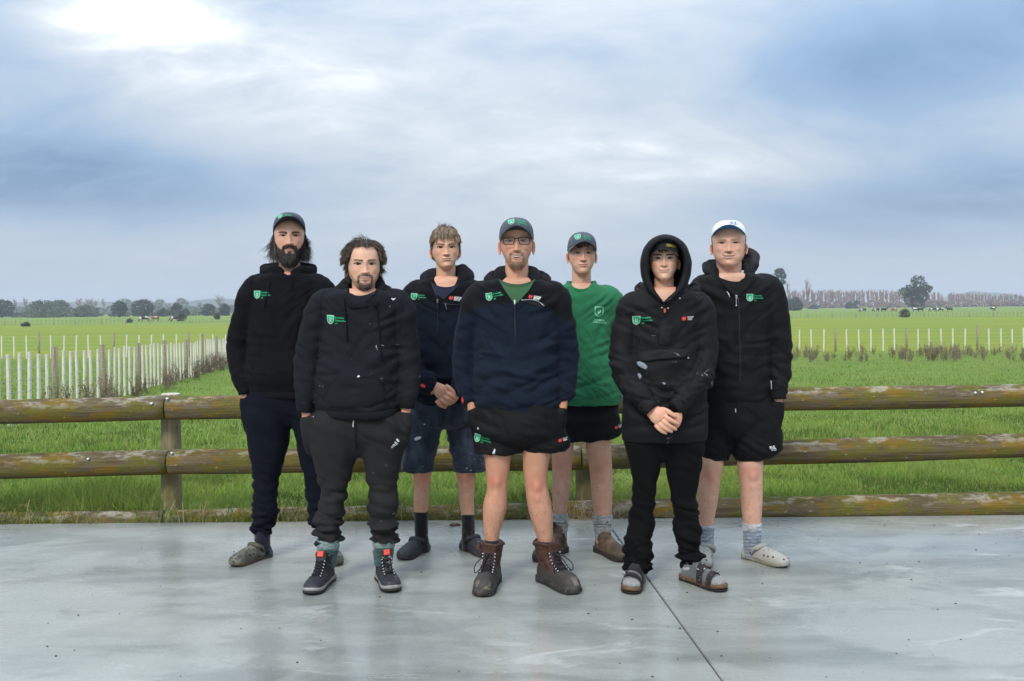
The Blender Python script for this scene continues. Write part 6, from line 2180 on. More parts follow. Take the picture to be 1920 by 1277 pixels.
cord(hood2, [(710, 560), (714, 590), (718, 630), (721, 667)], .003, JERSEY, hood2.o, colors=(.008, .0085, .010), off=.008)
shield(hood2, hood2.o, 626, 599, 13.5, 16.5, 2, th=4.6, skew=.03)
pouch(hood2, [(633, 706), (660, 704), (690, 704), (718, 706), (730, 730), (737, 745), (700, 760), (660, 762), (625, 760), (609, 748), (620, 728)], hood2.o, (.0125, .0145, .0185), JERSEY_P, th=.006)
for q in ([(738, 559), (741, 561.5), (744, 559), (745, 560), (741, 563.5), (737.5, 560.5)], [(678, 701.5), (682, 699.5), (683, 702.5), (679, 704)], [(620, 744), (627, 746), (626, 748), (619, 746)]):
    print_poly('paint_mark', hood2, q, PAINTW, hood2.o)
tr2 = Garment('joggers', [rows_loft(q, Y, .95, 36) for q in L2] + [rows_loft([(764, 594, 748, .60), (800, 586, 758, .54), (835, 606, 740, .50), (856, 640, 705, .5)], Y), bulge(573, 768, 6, Y), bulge(763, 760, -6, Y)], JERSEY_P, p2, (.022, .0215, .0225),
              leg_folds(L2[0], Y, .017) + leg_folds(L2[1], Y, .017), Y, seed=4, smooth=11)
cord(tr2, [(674, 783), (674, 800), (673, 825), (673, 858)], .003, JERSEY, tr2.o, colors=(.018, .018, .019), off=.007, knot=False)
cord(tr2, [(671, 783), (670, 789), (670, 795)], .0022, PAINTW, tr2.o, 'drawstring_tip', off=.009, knot=False)
for x0, y0, L in ((740.3, 829.0, 2.6), (743.4, 824.2, 5.4), (746.6, 819.2, 8.4)):
    print_poly('three_bar_mark', tr2, [(x0, y0), (x0 + 2.6, y0 - 1.7), (x0 + 2.6 + L * .42, y0 - 1.7 + L * .66), (x0 + L * .42, y0 + L * .66)], PRINT_W, tr2.o)
print_text('lettering', tr2, 'adidas', 738.5, 835.5, 4.4, PRINT_W, tr2.o, -32, wide=.9)
TEAL = (.030, .066, .068)
sock([(1012, 595, 636), (1022, 594, 636), (1032, 596, 634), (1046, 597, 632), (1062, 598, 630)], Y, p2, TEAL, seed=6, stripes=[(1016, 1031, (.15, .22, .21))])
sock([(1010, 700, 740), (1020, 699, 740), (1030, 701, 738), (1044, 701, 735), (1058, 702, 736)], Y, p2, TEAL, seed=7, stripes=[(1013, 1028, (.15, .22, .21))])
sneaker(foot_at(612, Y, -8, .31), p2, -1); sneaker(foot_at(719, Y + .02, 18, .31), p2, 1)
# hair
line = scalp2(h2, h2.loc[:, 0], h2.loc[:, 1], h2.loc[:, 2], h2.th)
r_, n_, l_, g_ = h2.sample(line * (h2.loc[:, 2] > 20), 4200, 7)
cc_ = h2.T([(0, 5, 20)])[0]
dirs = n_ * .5 + np.stack([np.sign(l_[:, 0]) * .5 * (np.abs(l_[:, 0]) > 12), -.45 * (l_[:, 1] < 0) + .3 * (l_[:, 1] > 20), -.15 + 0 * l_[:, 0]], -1)
strands('hair', r_, dirs, np.where(l_[:, 1] < -40, .030, .045), (.060, .042, .029), p2, 8, w=.0010, segs=6, grav=.55, curl=.28, coll=(cc_, np.array([.080, .104, .116])), clump=.45, clump_n=120)
m_ = ((np.abs(h2.th) > 1.25) & (h2.loc[:, 2] > -25) & (h2.loc[:, 2] < 60)).astype(float) * (line > .3)
r_, n_, l_, g_ = h2.sample(m_, 2600, 9)
strands('hair', r_, n_ * .12 + np.array([0, .15, -1.0]), .060, (.050, .035, .024), p2, 9, w=.0011, segs=7, grav=.12, curl=.35, coll=(h2.T([(0, 12, 0)])[0], np.array([.078, .106, .116])), clump=.5, clump_n=80)
r_, n_, l_, g_ = h2.sample(h2.goat, 1200, 10)
strands('goatee', r_, n_ * .6 + np.array([0, 0, -.8]), .0045, (.034, .025, .02), p2, 10, w=.0006, segs=3, grav=.3, curl=.4)
r_, n_, l_, g_ = h2.sample(h2.full, 900, 11)
strands('stubble', r_, n_ * .8 + np.array([0, 0, -.5]), .0028, (.08, .06, .048), p2, 11, w=.0004, segs=2, grav=.3, curl=.4)

# ---------------------------------------------------------------- 3: young man with tousled hair, fleece and denim shorts
Y = 5.56
def scalp3(h, x, y, z, th):
    line = np.interp(np.abs(x), [0, 40, 55, 66, 72, 95], [72, 70, 52, 20, 2, -20])
    return np.maximum(sstep(-4, 6, z - line) * (np.cos(th) > -.2), (np.abs(th) > 1.6) * sstep(-70, -45, z) * .8)
h3 = Head(835, 465.5, Y - .02, sx=.985, klow=.97, kup=1.0, yaw=3, roll=-1, smile=.45, nose=1.0, hair=(.135, .095, .060), brow=(.085, .055, .035), brow_w=1.0, browdark=.9, iris=(.09, .085, .06), skin=(.65, .39, .27),
          lips=(.46, .22, .19), scalp=scalp3, red=.75, jaw=1.0, chin=1.2, neck=1.0)
T3 = [(518, 810, 862, .95), (528, 782, 888, .62), (542, 768, 900, .56), (560, 766, 904, .55), (600, 768, 900, .58), (660, 768, 896, .62), (710, 768, 894, .64), (745, 770, 892, .64), (770, 774, 888, .62)]
A3 = [[(782, 548, 0, 24), (770, 590, .01, 23), (768, 645, .0, 22), (780, 690, -.08, 20), (800, 722, -.15, 17), (814, 735, -.18, 13)],
      [(888, 548, 0, 24), (900, 590, .01, 23), (902, 645, .0, 22), (888, 690, -.08, 20), (862, 722, -.14, 17), (846, 738, -.165, 13)]]
L3 = [[(770, 768, 832), (800, 762, 830), (840, 762, 818), (875, 772, 812), (892, 774, 809), (915, 776, 806), (940, 775, 804), (958, 776, 802), (985, 778, 801), (1012, 780, 802), (1030, 782, 800)],
      [(770, 832, 892), (800, 836, 896), (840, 844, 900), (875, 852, 894), (892, 856, 891), (915, 859, 890), (940, 860, 889), (958, 864, 890), (985, 866, 890), (1008, 866, 890), (1024, 866, 888)]]
Yh = Y - .19
zk = .0705
def z3(x, y): return 790 + x * zk, 690 + y * zk
def fing(fn, pts): return [(*fn(x, y), dy, r * zk) for x, y, dy, r in pts]
hand3 = hand_mesh([fing(z3, [(640, 640, -.012, 62), (770, 720, -.022, 60), (868, 800, -.010, 52)]), fing(z3, [(570, 730, -.014, 62), (715, 835, -.026, 60), (825, 885, -.008, 50)]),
                   fing(z3, [(500, 810, -.012, 60), (635, 925, -.024, 58), (770, 950, -.006, 48)]), fing(z3, [(400, 870, -.006, 56), (510, 990, -.016, 52), (640, 1045, -.004, 44)]),
                   fing(z3, [(640, 470, -.004, 62), (770, 560, -.010, 60), (860, 660, -.008, 54), (890, 735, -.004, 44)])],
                  [([(*z3(330, 500), .02, 10), (*z3(440, 560), .0, 12.2), (*z3(540, 640), -.008, 14), (*z3(600, 720), -.008, 13)], .55)], Yh)
hand3b = hand_mesh([fing(z3, [(700, 900, .03, 58), (600, 880, .035, 56), (500, 850, .035, 50)]), fing(z3, [(720, 800, .03, 58), (600, 790, .035, 56), (500, 760, .035, 50)]),
                    fing(z3, [(720, 700, .03, 58), (620, 690, .035, 56), (520, 660, .035, 50)]), fing(z3, [(700, 980, .03, 54), (620, 970, .035, 52), (540, 950, .035, 46)]), fing(z3, [(760, 640, .02, 58), (700, 560, .02, 54), (660, 500, .02, 48)])],
                   [([(*z3(900, 700), .02, 10), (*z3(830, 760), .025, 12), (*z3(740, 820), .03, 13)], .55)], Yh, .0035)
p3 = person('young man with tousled fair-brown hair in navy fleece and denim shorts, hands clasped', Y, h3, T3, A3, L3, [hand3, hand3b], knees=[(790, 895), (873, 895)], hem=860)
def col3(v, u, w):
    c = cols(len(v), (.0080, .0120, .0220))
    yoke = sstep(569, 567, w - .03 * (u - 835) * np.sign(u - 835) * 0)[:, None]
    c = c * (1 - yoke) + np.array([.0085, .009, .0115]) * yoke
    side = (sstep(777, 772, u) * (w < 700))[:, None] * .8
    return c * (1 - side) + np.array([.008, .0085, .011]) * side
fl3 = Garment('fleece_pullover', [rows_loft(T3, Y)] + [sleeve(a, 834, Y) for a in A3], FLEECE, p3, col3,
              torso_folds(834, 530, 765, Y, .010, 62) + arm_folds(A3[0], Y, .007) + arm_folds(A3[1], Y, .007), Y, carve=([(808, 505), (866, 505), (862, 528), (850, 545), (829, 560), (818, 545), (812, 528)], .085), seed=5)
tee_patch(fl3, [(530, 811), (545, 817), (564, 826)], [(530, 866), (545, 853), (564, 832)], 9, fl3.o, (.020, .026, .052), TEE, off=.006)
roll('collar', [(826, 563, -.085, 3.5), (817, 548, -.085, 6), (807, 527, -.055, 9), (806, 515, .0, 10), (816, 511, .07, 9), (838, 510, .10, 9), (860, 507, .07, 10), (868, 508, .0, 12), (867, 525, -.05, 10), (855, 543, -.085, 7), (834, 562, -.088, 3.5)], Y, FLEECE, fl3.o, (.009, .0095, .012), .7, 7)
roll('hood', [(800, 526, -.03, 6), (797, 521, .02, 10), (814, 516, .10, 11), (845, 512, .13, 11), (870, 512, .09, 12), (879, 521, .0, 11), (870, 532, -.05, 8)], Y, FLEECE, fl3.o, (.009, .0095, .012), .8, 8)
cord(fl3, [(812, 530), (817, 545), (822, 556), (823.5, 566)], .0016, STEEL, fl3.o, 'zip', .010, knot=False)
cord(fl3, [(823.5, 563), (823.5, 600), (824, 625)], .0022, STEEL, fl3.o, 'zip', .004, knot=False)
cord(fl3, [(823.5, 562), (823.5, 568)], .0045, METAL, fl3.o, 'zip_slider', .008, knot=False)
cord(fl3, [(823.5, 569), (823.5, 581)], .0042, BLACKP, fl3.o, 'zip_pull', .009, knot=False)
cord(fl3, [(833, 568), (845, 571), (866, 572)], .0022, STEEL, fl3.o, 'pocket_zip', .004, knot=False)
cord(fl3, [(838, 570), (840, 580)], .0026, METAL, fl3.o, 'zip_pull', .007, knot=False)
shield(fl3, fl3.o, 779, 556.5, 12, 12, 3, th=3.4)
creek(fl3, fl3.o, 848, 559, .82, 8)
print_poly('cuff_emblem', fl3, [(794, 716), (798, 714), (803, 717), (804, 721), (799, 721), (795, 719)], PRINT_R, fl3.o, .004)
S3 = [[(758, 768, 832), (790, 764, 834), (812, 760, 828), (840, 757, 820), (868, 753, 816), (884, 752, 815)], [(758, 832, 892), (790, 836, 892), (812, 838, 898), (840, 843, 904), (868, 849, 909), (884, 850, 911)]]
def col_denim(v, u, w):
    c = cols(len(v), (.0210, .0280, .0440))
    k = fbm(v * (30, 30, 9), 3, 6)[:, None]
    c = c * (1 + .8 * k)
    fade = (np.exp(-((u - 790) / 16) ** 2 - ((w - 830) / 40) ** 2) + np.exp(-((u - 880) / 16) ** 2 - ((w - 830) / 40) ** 2))[:, None]
    c = c * (1 + .6 * fade)
    hem = (np.exp(-((w - 876) / .9) ** 2) + np.exp(-((w - 882.5) / .8) ** 2))[:, None] * .6
    return np.clip(c * (1 - hem) + np.array([.05, .065, .09]) * hem, 0.001, 1)
sh3 = Garment('denim_shorts', [rows_loft(q, Y, .85, 36) for q in S3] + [rows_loft([(750, 770, 892, .62), (790, 766, 892, .64), (803, 790, 870, .6)], Y)], DENIM, p3, col_denim, leg_folds(S3[0], Y, .009, False) + leg_folds(S3[1], Y, .009, False), Y, seed=6, smooth=5)
print_poly('paint_mark', sh3, [(780, 818), (784, 815.5), (790, 814.5), (793, 816), (790, 819.5), (783, 822), (779.5, 821)], PAINTW, sh3.o)
print_poly('paint_mark', sh3, [(797, 791), (800, 790), (800.5, 792), (798, 793)], PAINTW, sh3.o)
sock([(959, 776, 803), (975, 777, 802), (1000, 778, 802), (1018, 778, 804), (1034, 779, 805)], Y, p3, (.007, .007, .008), seed=8)
sock([(963, 864, 890), (980, 866, 890), (1003, 866, 890), (1014, 866, 892), (1028, 867, 893)], Y, p3, (.007, .007, .008), seed=9, stripes=[(963, 965.5, (.25, .33, .36))])
clog(foot_at(791, Y, -24, .29), p3, (.028, .031, .037), -1, sole_c=(.020, .021, .025)); clog(foot_at(878, Y + .03, 33, .29), p3, (.028, .031, .037), 1, sole_c=(.020, .021, .025))
sm = scalp3(h3, h3.loc[:, 0], h3.loc[:, 1], h3.loc[:, 2], h3.th)
r_, n_, l_, g_ = h3.sample(sm * (h3.loc[:, 2] > 45), 5200, 12)
cc_ = h3.T([(0, 0, 25)])[0]
fr = (l_[:, 1] < -10)
dirs = n_ * .55 + np.stack([l_[:, 0] / 90 * .1, np.where(fr, -.85, .1), np.where(fr, -.05, .18)], -1)
strands('hair', r_, dirs, np.where(fr, .064, .030) * (1 - .45 * np.abs(l_[:, 0]) / 75), (.19, .135, .088), p3, 13, w=.0010, segs=7, grav=1.0, curl=.22, coll=(cc_, np.array([.071, .096, .096])), clump=.6, clump_n=110, tone=.45)
r_, n_, l_, g_ = h3.sample(sm * (h3.loc[:, 2] <= 50) * (np.abs(h3.th) > 1.0), 2600, 14)
strands('hair', r_, n_ * .5 + np.array([0, .1, -.6]), .014, (.11, .08, .055), p3, 14, w=.0010, segs=3, grav=.3, curl=.4, tone=.4)
r_, n_, l_, g_ = h3.sample((h3.loc[:, 2] > 112).astype(float), 26, 15)
strands('hair', r_, n_ + g_.normal(0, .35, (26, 3)) + np.array([.2, 0, 0]), .055, (.05, .03, .025), p3, 15, w=.0011, segs=5, grav=.5, curl=.9, clump=.5, clump_n=5)

# ---------------------------------------------------------------- 4: man in glasses at the front
Y = 4.92
h4 = Head(968.5, 453.5, Y - .02, sx=1.02, klow=1.12, kup=1.0, smile=1.0, open_=1.3, nose=1.0, hair=(.09, .06, .04), brow=(.16, .10, .065), browdark=.5, iris=(.10, .14, .17), skin=(.62, .345, .235),
          beard=[('full', .34, (.22, .135, .09)), ('goat', .62, (.12, .075, .048))], red=1.1, squint=.72, ear=1.05, neck=1.02, jaw=.95)
T4 = [(520, 938, 998, .95), (532, 896, 1036, .62), (546, 884, 1050, .56), (566, 880, 1056, .55), (600, 886, 1050, .58), (650, 886, 1046, .62), (700, 884, 1050, .66), (735, 884, 1053, .68), (756, 886, 1053, .66), (770, 894, 1046, .62)]
A4 = [[(902, 552, 0, 27), (886, 595, .01, 26), (874, 650, .02, 24), (871, 705, 0, 21), (880, 755, -.05, 14)],
      [(1036, 552, 0, 27), (1051, 595, .01, 25), (1061, 650, .02, 24), (1063, 705, 0, 22), (1058, 752, -.05, 14)]]
L4 = [[(770, 890, 968), (810, 896, 966), (845, 906, 960), (865, 909, 957), (885, 911, 955), (900, 912, 953), (918, 913, 951), (935, 908, 951), (958, 905, 949), (985, 906, 941), (1005, 908, 936), (1025, 910, 934), (1045, 911, 935)],
      [(770, 972, 1050), (810, 974, 1044), (845, 978, 1034), (865, 980, 1030), (885, 981, 1027), (900, 983, 1026), (918, 985, 1028), (935, 987, 1032), (958, 991, 1036), (985, 999, 1037), (1005, 1006, 1037), (1025, 1011, 1037), (1045, 1012, 1038)]]
p4 = person('smiling man in glasses, grey cap and navy fleece with laced work boots', Y, h4, T4, A4, L4, [pocket_hand(884, 757, 6, Y, -.05, 1.0, 1), pocket_hand(1056, 754, -6, Y, -.05, 1.0, -1)], knees=[(931, 902), (1006, 910)], hem=830, skin=(.53, .30, .20))
def col4(v, u, w):
    c = cols(len(v), (.0085, .0140, .0255))
    line = np.interp(u, [860, 890, 930, 965, 1000, 1022, 1045, 1080], [592, 577, 571, 567, 562, 573, 590, 610])
    yoke = sstep(1, -1, w - line)[:, None]
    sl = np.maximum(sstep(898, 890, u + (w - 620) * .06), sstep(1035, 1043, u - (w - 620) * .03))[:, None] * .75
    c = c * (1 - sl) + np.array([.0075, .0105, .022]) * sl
    return c * (1 - yoke) + np.array([.0085, .0088, .0112]) * yoke
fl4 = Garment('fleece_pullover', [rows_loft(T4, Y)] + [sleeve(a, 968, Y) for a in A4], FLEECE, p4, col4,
              torso_folds(968, 540, 765, Y, .015, 82) + arm_folds(A4[0], Y, .008) + arm_folds(A4[1], Y, .008), Y, carve=([(938, 500), (1000, 500), (1000, 528), (986, 545), (966, 566), (950, 545), (940, 528)], .085), seed=7)
tee_patch(fl4, [(523, 934), (545, 947), (568, 963)], [(523, 1004), (545, 991), (568, 970)], 11, fl4.o, (.040, .105, .050), TEE, off=.006)
roll('collar', [(963, 567, -.095, 3.5), (951, 550, -.095, 6), (939, 531, -.06, 9), (938, 514, -.005, 12), (948, 509, .07, 11), (969, 508, .10, 11), (990, 509, .07, 11), (1001, 514, -.005, 12), (1001, 531, -.06, 9), (987, 549, -.095, 6), (970, 567, -.095, 3.5)], Y, FLEECE, fl4.o, (.009, .0095, .012), .7, 9)
roll('hood', [(934, 545, -.06, 5), (922, 533, -.04, 9), (918, 525, .02, 12), (936, 518, .10, 13), (969, 515, .13, 12), (1002, 518, .10, 13), (1021, 525, .02, 12), (1016, 534, -.04, 9), (998, 546, -.07, 5)], Y, FLEECE, fl4.o, (.009, .0095, .012), .8, 10, amp=.007)
cord(fl4, [(965.5, 570), (965.5, 600), (966, 632)], .0032, STEEL, fl4.o, 'zip', .004, knot=False)
cord(fl4, [(965, 563), (965, 571)], .005, METAL, fl4.o, 'zip_slider', .008, knot=False)
cord(fl4, [(965, 573), (965, 582)], .0036, BLACKP, fl4.o, 'zip_pull', .010, knot=False)
cord(fl4, [(977, 563), (1000, 563), (1012, 568), (1019, 574)], .0018, METAL, fl4.o, 'pocket_zip', .005, knot=False)
print_poly('pocket_shade_patch', fl4, [(978, 565), (990, 565.5), (1002, 567), (1012, 571), (1018, 576), (1008, 573.5), (995, 569.5), (985, 567)], DARKHOLE, fl4.o, .003)  # dark patch on the cloth paints the shade in the pocket mouth
shield(fl4, fl4.o, 918, 557, 12, 14.5, -6, th=4.0, skew=-.08)
creek(fl4, fl4.o, 994, 557, .82, 12)
print_poly('cuff_emblem', fl4, [(866, 745), (869, 742), (870.5, 748), (870, 755), (867.5, 752)], PRINT_R, fl4.o, .004)
S4 = [[(762, 888, 968), (790, 889, 974), (820, 888, 978), (842, 888, 979), (849, 890, 978)], [(762, 968, 1052), (790, 968, 1058), (815, 974, 1065), (834, 977, 1070), (847, 979, 1062)]]
sh4 = Garment('shorts', [rows_loft(q, Y, .74, 36) for q in S4] + [rows_loft([(752, 890, 1050, .62), (790, 888, 1058, .64), (815, 896, 1058, .64), (838, 940, 1014, .6)], Y), bulge(885, 757, 6, Y, .82), bulge(1055, 754, -6, Y, .82)], SHELL, p4, (.0095, .0095, .0105), leg_folds(S4[0], Y, .009, False) + leg_folds(S4[1], Y, .009, False), Y, seed=8, smooth=5)
shield(sh4, sh4.o, 895.5, 818, 11, 15.5, 10, th=4.2, skew=.06)
creek(sh4, sh4.o, 1049, 822, .72, -12, box_=False)
for q in ([(925, 842), (928, 836), (929.5, 838), (928.5, 845), (925, 847.5), (923.5, 845)], [(896, 798), (898, 797), (898.5, 801), (896.5, 801.5)]):
    print_poly('paint_mark', sh4, q, PAINTW, sh4.o)
sock([(1012, 908, 937), (1022, 908, 937), (1034, 909, 937)], Y, p4, (.010, .012, .022), seed=3)
sock([(1014, 1008, 1040), (1026, 1008, 1042), (1038, 1010, 1042)], Y, p4, (.010, .012, .022), seed=5)
work_boot(foot_at(923, Y, -10, .315), p4, -1); work_boot(foot_at(1025, Y, 30, .315), p4, 1)
c4 = cap_on(h4, p4, (.070, .082, .105), (.012, .012, .015), Y, ztop=120, zf=54, zs=16, zb=4, wx=84, vis=66, vz=68, vdrop=64)
shield(c4, c4.o, 958.5, 419, 11.5, 10.5, -6, text=False, skew=-.08)
for k, wd in enumerate(('Broomfield', 'Construction', 'Ltd')):
    print_text('lettering', c4, wd, 970, 417 + k * 3.4, 2.9, PRINT_T, c4.o, 14, wide=.8)
r_, n_, l_, g_ = h4.sample(h4.goat, 900, 16)
strands('goatee', r_, n_ * .7 + np.array([0, 0, -.7]), .0045, (.15, .10, .065), p4, 16, w=.0006, segs=3, grav=.3, curl=.4)
r_, n_, l_, g_ = h4.sample(h4.full, 700, 17)
strands('stubble', r_, n_ * .8 + np.array([0, 0, -.5]), .003, (.24, .16, .11), p4, 17, w=.0004, segs=2, grav=.3, curl=.4)
def glasses(h, root):
    parts = []; lens = []
    i = np.argmin((h.loc[:, 0] - 0) ** 2 + (h.loc[:, 2] - 2) ** 2 + 1e4 * (h.front < .5))
    y0 = h.loc[i, 1] - 8
    for sd in (-1, 1):
        cx, w, t, b = sd * 34, 27.5, 12, -17
        q = [(cx - w + 3 * (sd > 0), t), (cx + w - 3 * (sd < 0), t), (cx + w - 1 - 6 * (sd < 0), b + 5), (cx + w - 6 - 5 * (sd < 0), b), (cx - w + 6 + 5 * (sd > 0), b), (cx - w + 1 + 6 * (sd > 0), b + 5)]
        pts = []
        for a, c in zip(q, q[1:] + q[:1]):
            for s in np.linspace(0, 1, 6, endpoint=False):
                x = a[0] + (c[0] - a[0]) * s; z = a[1] + (c[1] - a[1]) * s
                pts.append((x, y0 + .0035 * x * x, z))
        pts = np.array(pts)
        W = h.T(np.vstack([pts, pts[:2]]))
        parts.append(tube(W, .0021, 8, len(W) * 2, up=(0, -1, .001)))
        lens.append((h.T(np.vstack([pts.mean(0), pts])), [(0, 1 + k, 1 + (k + 1) % len(pts)) for k in range(len(pts))]))
        parts.append(tube(h.T([(sd * 60, y0 + .0035 * 3600, 8), (sd * 74, y0 + 22, 8), (sd * 79, y0 + 60, 6), (sd * 78, 12, 2)]), .0024, 8, 14, up=(0, 0, 1)))
    parts.append(tube(h.T([(-9, y0 + 0, 8), (0, y0 - 2, 10), (9, y0, 8)]), .0022, 8, 8, up=(0, 0, 1)))
    v, f = cat(*parts)
    o = obj('glasses', v, f, BLACKP, root)
    for v, f in lens:
        obj('lens', v, f, LENS, o)
glasses(h4, p4)

# ---------------------------------------------------------------- 5: man in the green T-shirt
Y = 5.50
h5 = Head(1090.5, 475.5, Y - .02, sx=.965, klow=.985, kup=.98, yaw=5, roll=1, smile=.0, nose=1.0, hair=(.12, .06, .035), brow=(.20, .105, .06), browdark=.6, iris=(.10, .15, .19), skin=(.65, .39, .285),
          lips=(.44, .21, .185), beard=[('full', .16, (.30, .16, .10))], red=1.3, squint=.9, neck=1.0, jaw=1.02, ear=1.0)
T5 = [(531, 1064, 1114, .95), (538, 1046, 1138, .60), (550, 1036, 1152, .55), (570, 1032, 1156, .54), (610, 1036, 1150, .56), (660, 1038, 1148, .58), (710, 1034, 1158, .64), (745, 1033, 1166, .68), (758, 1036, 1164, .68)]
S5a = [[(1048, 555, 0, 20), (1040, 590, .02, 22), (1036, 625, .04, 21)], [(1142, 555, 0, 20), (1154, 590, .02, 22), (1160, 625, .04, 21)]]
A5 = [[(1046, 556, 0, 18), (1038, 600, .02, 19), (1034, 660, .05, 17), (1040, 705, .03, 15), (1050, 742, .0, 12)], [(1144, 556, 0, 18), (1156, 600, .02, 19), (1160, 660, .05, 17), (1156, 700, .03, 15), (1150, 740, .0, 12)]]
L5 = [[(760, 1040, 1088), (800, 1036, 1086), (835, 1035, 1076), (860, 1035, 1074), (880, 1035, 1072), (900, 1035, 1071), (920, 1034, 1069), (945, 1036, 1065), (975, 1038, 1061), (1000, 1038, 1060), (1020, 1036, 1060)],
      [(760, 1096, 1150), (800, 1096, 1150), (835, 1098, 1146), (860, 1102, 1147), (880, 1105, 1148), (900, 1107, 1149), (920, 1108, 1149), (945, 1111, 1148), (975, 1115, 1146), (1000, 1117, 1145), (1020, 1116, 1144)]]
p5 = person('man in bright green T-shirt, grey cap and black shorts with brown ankle boots', Y, h5, T5, A5, L5, [pocket_hand(1051, 740, 3, Y, .0, .9, 1), pocket_hand(1149, 738, -3, Y, .0, .9, -1)], knees=[(1052, 868), (1126, 872)], hem=815, skin=(.58, .375, .275))
def col5(v, u, w):
    c = cols(len(v), (.020, .148, .066))
    hem = (np.exp(-((w - np.interp(u, [1040, 1075, 1120, 1165], [755, 757, 750, 736]) + 6) / 1.0) ** 2))[:, None] * .4
    return c * (1 - hem)
tee5 = Garment('t_shirt', [rows_loft(T5, Y)] + [sleeve(a, 1095, Y) for a in S5a], TEE, p5, col5,
               torso_folds(1095, 540, 755, Y, .0065, 60) + [(P(1125, 660, Y - .1), (.12, .2, .22), (.85, 0, .5), .034, .007, 6), (P(1070, 690, Y - .1), (.1, .2, .2), (-.8, 0, .6), .045, .006, 5), (P(1120, 730, Y - .1), (.14, .2, .10), (.6, 0, .8), .03, .006, 5)],
               Y, carve=([(1068, 510), (1112, 510), (1112, 530), (1104, 541), (1090, 545), (1076, 541), (1068, 530)], .07), seed=9, voxel=.006)
roll('neck_rib', [(1064, 530, -.015, 3.4), (1069, 537, -.055, 3.6), (1078, 543, -.078, 3.6), (1090, 545.5, -.085, 3.6), (1102, 543, -.078, 3.6), (1111, 536, -.055, 3.6), (1116, 529, -.015, 3.4), (1112, 530, .03, 3.0), (1090, 531, .055, 3.0), (1068, 530, .03, 3.0), (1064, 530, -.015, 3.4)], Y, TEE, tee5.o, (.016, .125, .055), .55, 11, amp=.001)
shield(tee5, tee5.o, 1120.5, 584.5, 16.5, 19, 3, line_only=True, text=False)
print_text('lettering', tee5, 'BROOMFIELD', 1111.5, 600.5, 2.7, PRINT_M, tee5.o, 4, wide=.85)
print_text('lettering', tee5, 'CONSTRUCTION', 1109.5, 604.3, 2.7, PRINT_M, tee5.o, 5, wide=.85)
S5 = [[(745, 1048, 1098), (765, 1043, 1098), (790, 1036, 1096), (815, 1036, 1094), (828, 1040, 1091)], [(745, 1094, 1150), (765, 1092, 1158), (790, 1090, 1164), (805, 1089, 1167), (818, 1090, 1160), (828, 1092, 1135)]]
sh5 = Garment('shorts', [rows_loft(q, Y, .85, 36) for q in S5] + [rows_loft([(738, 1050, 1150, .5), (770, 1046, 1156, .56), (790, 1040, 1160, .62), (820, 1066, 1126, .6)], Y), bulge(1051, 740, 3, Y, .9, .0), bulge(1149, 738, -3, Y, .9, .0)], SHELL, p5, (.0075, .0075, .0085), leg_folds(S5[0], Y, .004, False) + leg_folds(S5[1], Y, .004, False), Y, seed=10, smooth=5)
creek(sh5, sh5.o, 1153, 798.5, .62, -14, box_=False)
GREYS = (.27, .285, .285)
sock([(962, 1036, 1064), (975, 1035, 1065), (990, 1036, 1064), (1006, 1037, 1062)], Y, p5, GREYS, seed=13, stripes=[(980, 982.5, (.12, .13, .14)), (986, 988, (.16, .17, .18))])
sock([(964, 1114, 1148), (975, 1113, 1148), (990, 1114, 1147), (1006, 1116, 1146)], Y, p5, GREYS, seed=14, stripes=[(982, 984.5, (.12, .13, .14)), (987, 989, (.18, .19, .20))])
chelsea(foot_at(1049, Y, -32, .30), p5, -1); chelsea(foot_at(1131, Y, 24, .30), p5, 1)
c5 = cap_on(h5, p5, (.070, .082, .108), (.014, .014, .017), Y, ztop=122, zf=50, zs=18, zb=4, wx=84, vis=66, vz=60, vdrop=58)
shield(c5, c5.o, 1081.5, 446.5, 10.5, 10, -8, text=False, skew=-.12)
for k, wd in enumerate(('Broomfield', 'Construction', 'Ltd')):
    print_text('lettering', c5, wd, 1092, 445 + k * 3.0, 2.5, PRINT_T, c5.o, 18, wide=.8)
r_, n_, l_, g_ = h5.sample(((h5.loc[:, 2] > 25) & (h5.loc[:, 2] < 60) & (np.abs(h5.loc[:, 0]) < 34) & (h5.loc[:, 1] < -50)).astype(float) * (h5.loc[:, 2] > 40) * (h5.loc[:, 2] < 52), 220, 18)
strands('fringe', r_, n_ * .12 + np.array([-.3, 0, -.8]), .020, (.10, .055, .035), p5, 18, w=.0011, segs=4, grav=.3, curl=.5, clump=.5, clump_n=14)
r_, n_, l_, g_ = h5.sample(((np.abs(h5.th) > 1.25) & (h5.loc[:, 2] > -35) & (h5.loc[:, 2] < 25)).astype(float), 900, 19)
strands('hair', r_, n_ * .4 + np.array([0, .1, -.7]), .007, (.13, .07, .045), p5, 19, w=.0009, segs=3, grav=.3, curl=.3)
r_, n_, l_, g_ = h5.sample(h5.full, 350, 20)
strands('stubble', r_, n_ * .8 + np.array([0, 0, -.5]), .002, (.38, .22, .14), p5, 20, w=.0003, segs=2, grav=.3, curl=.4)
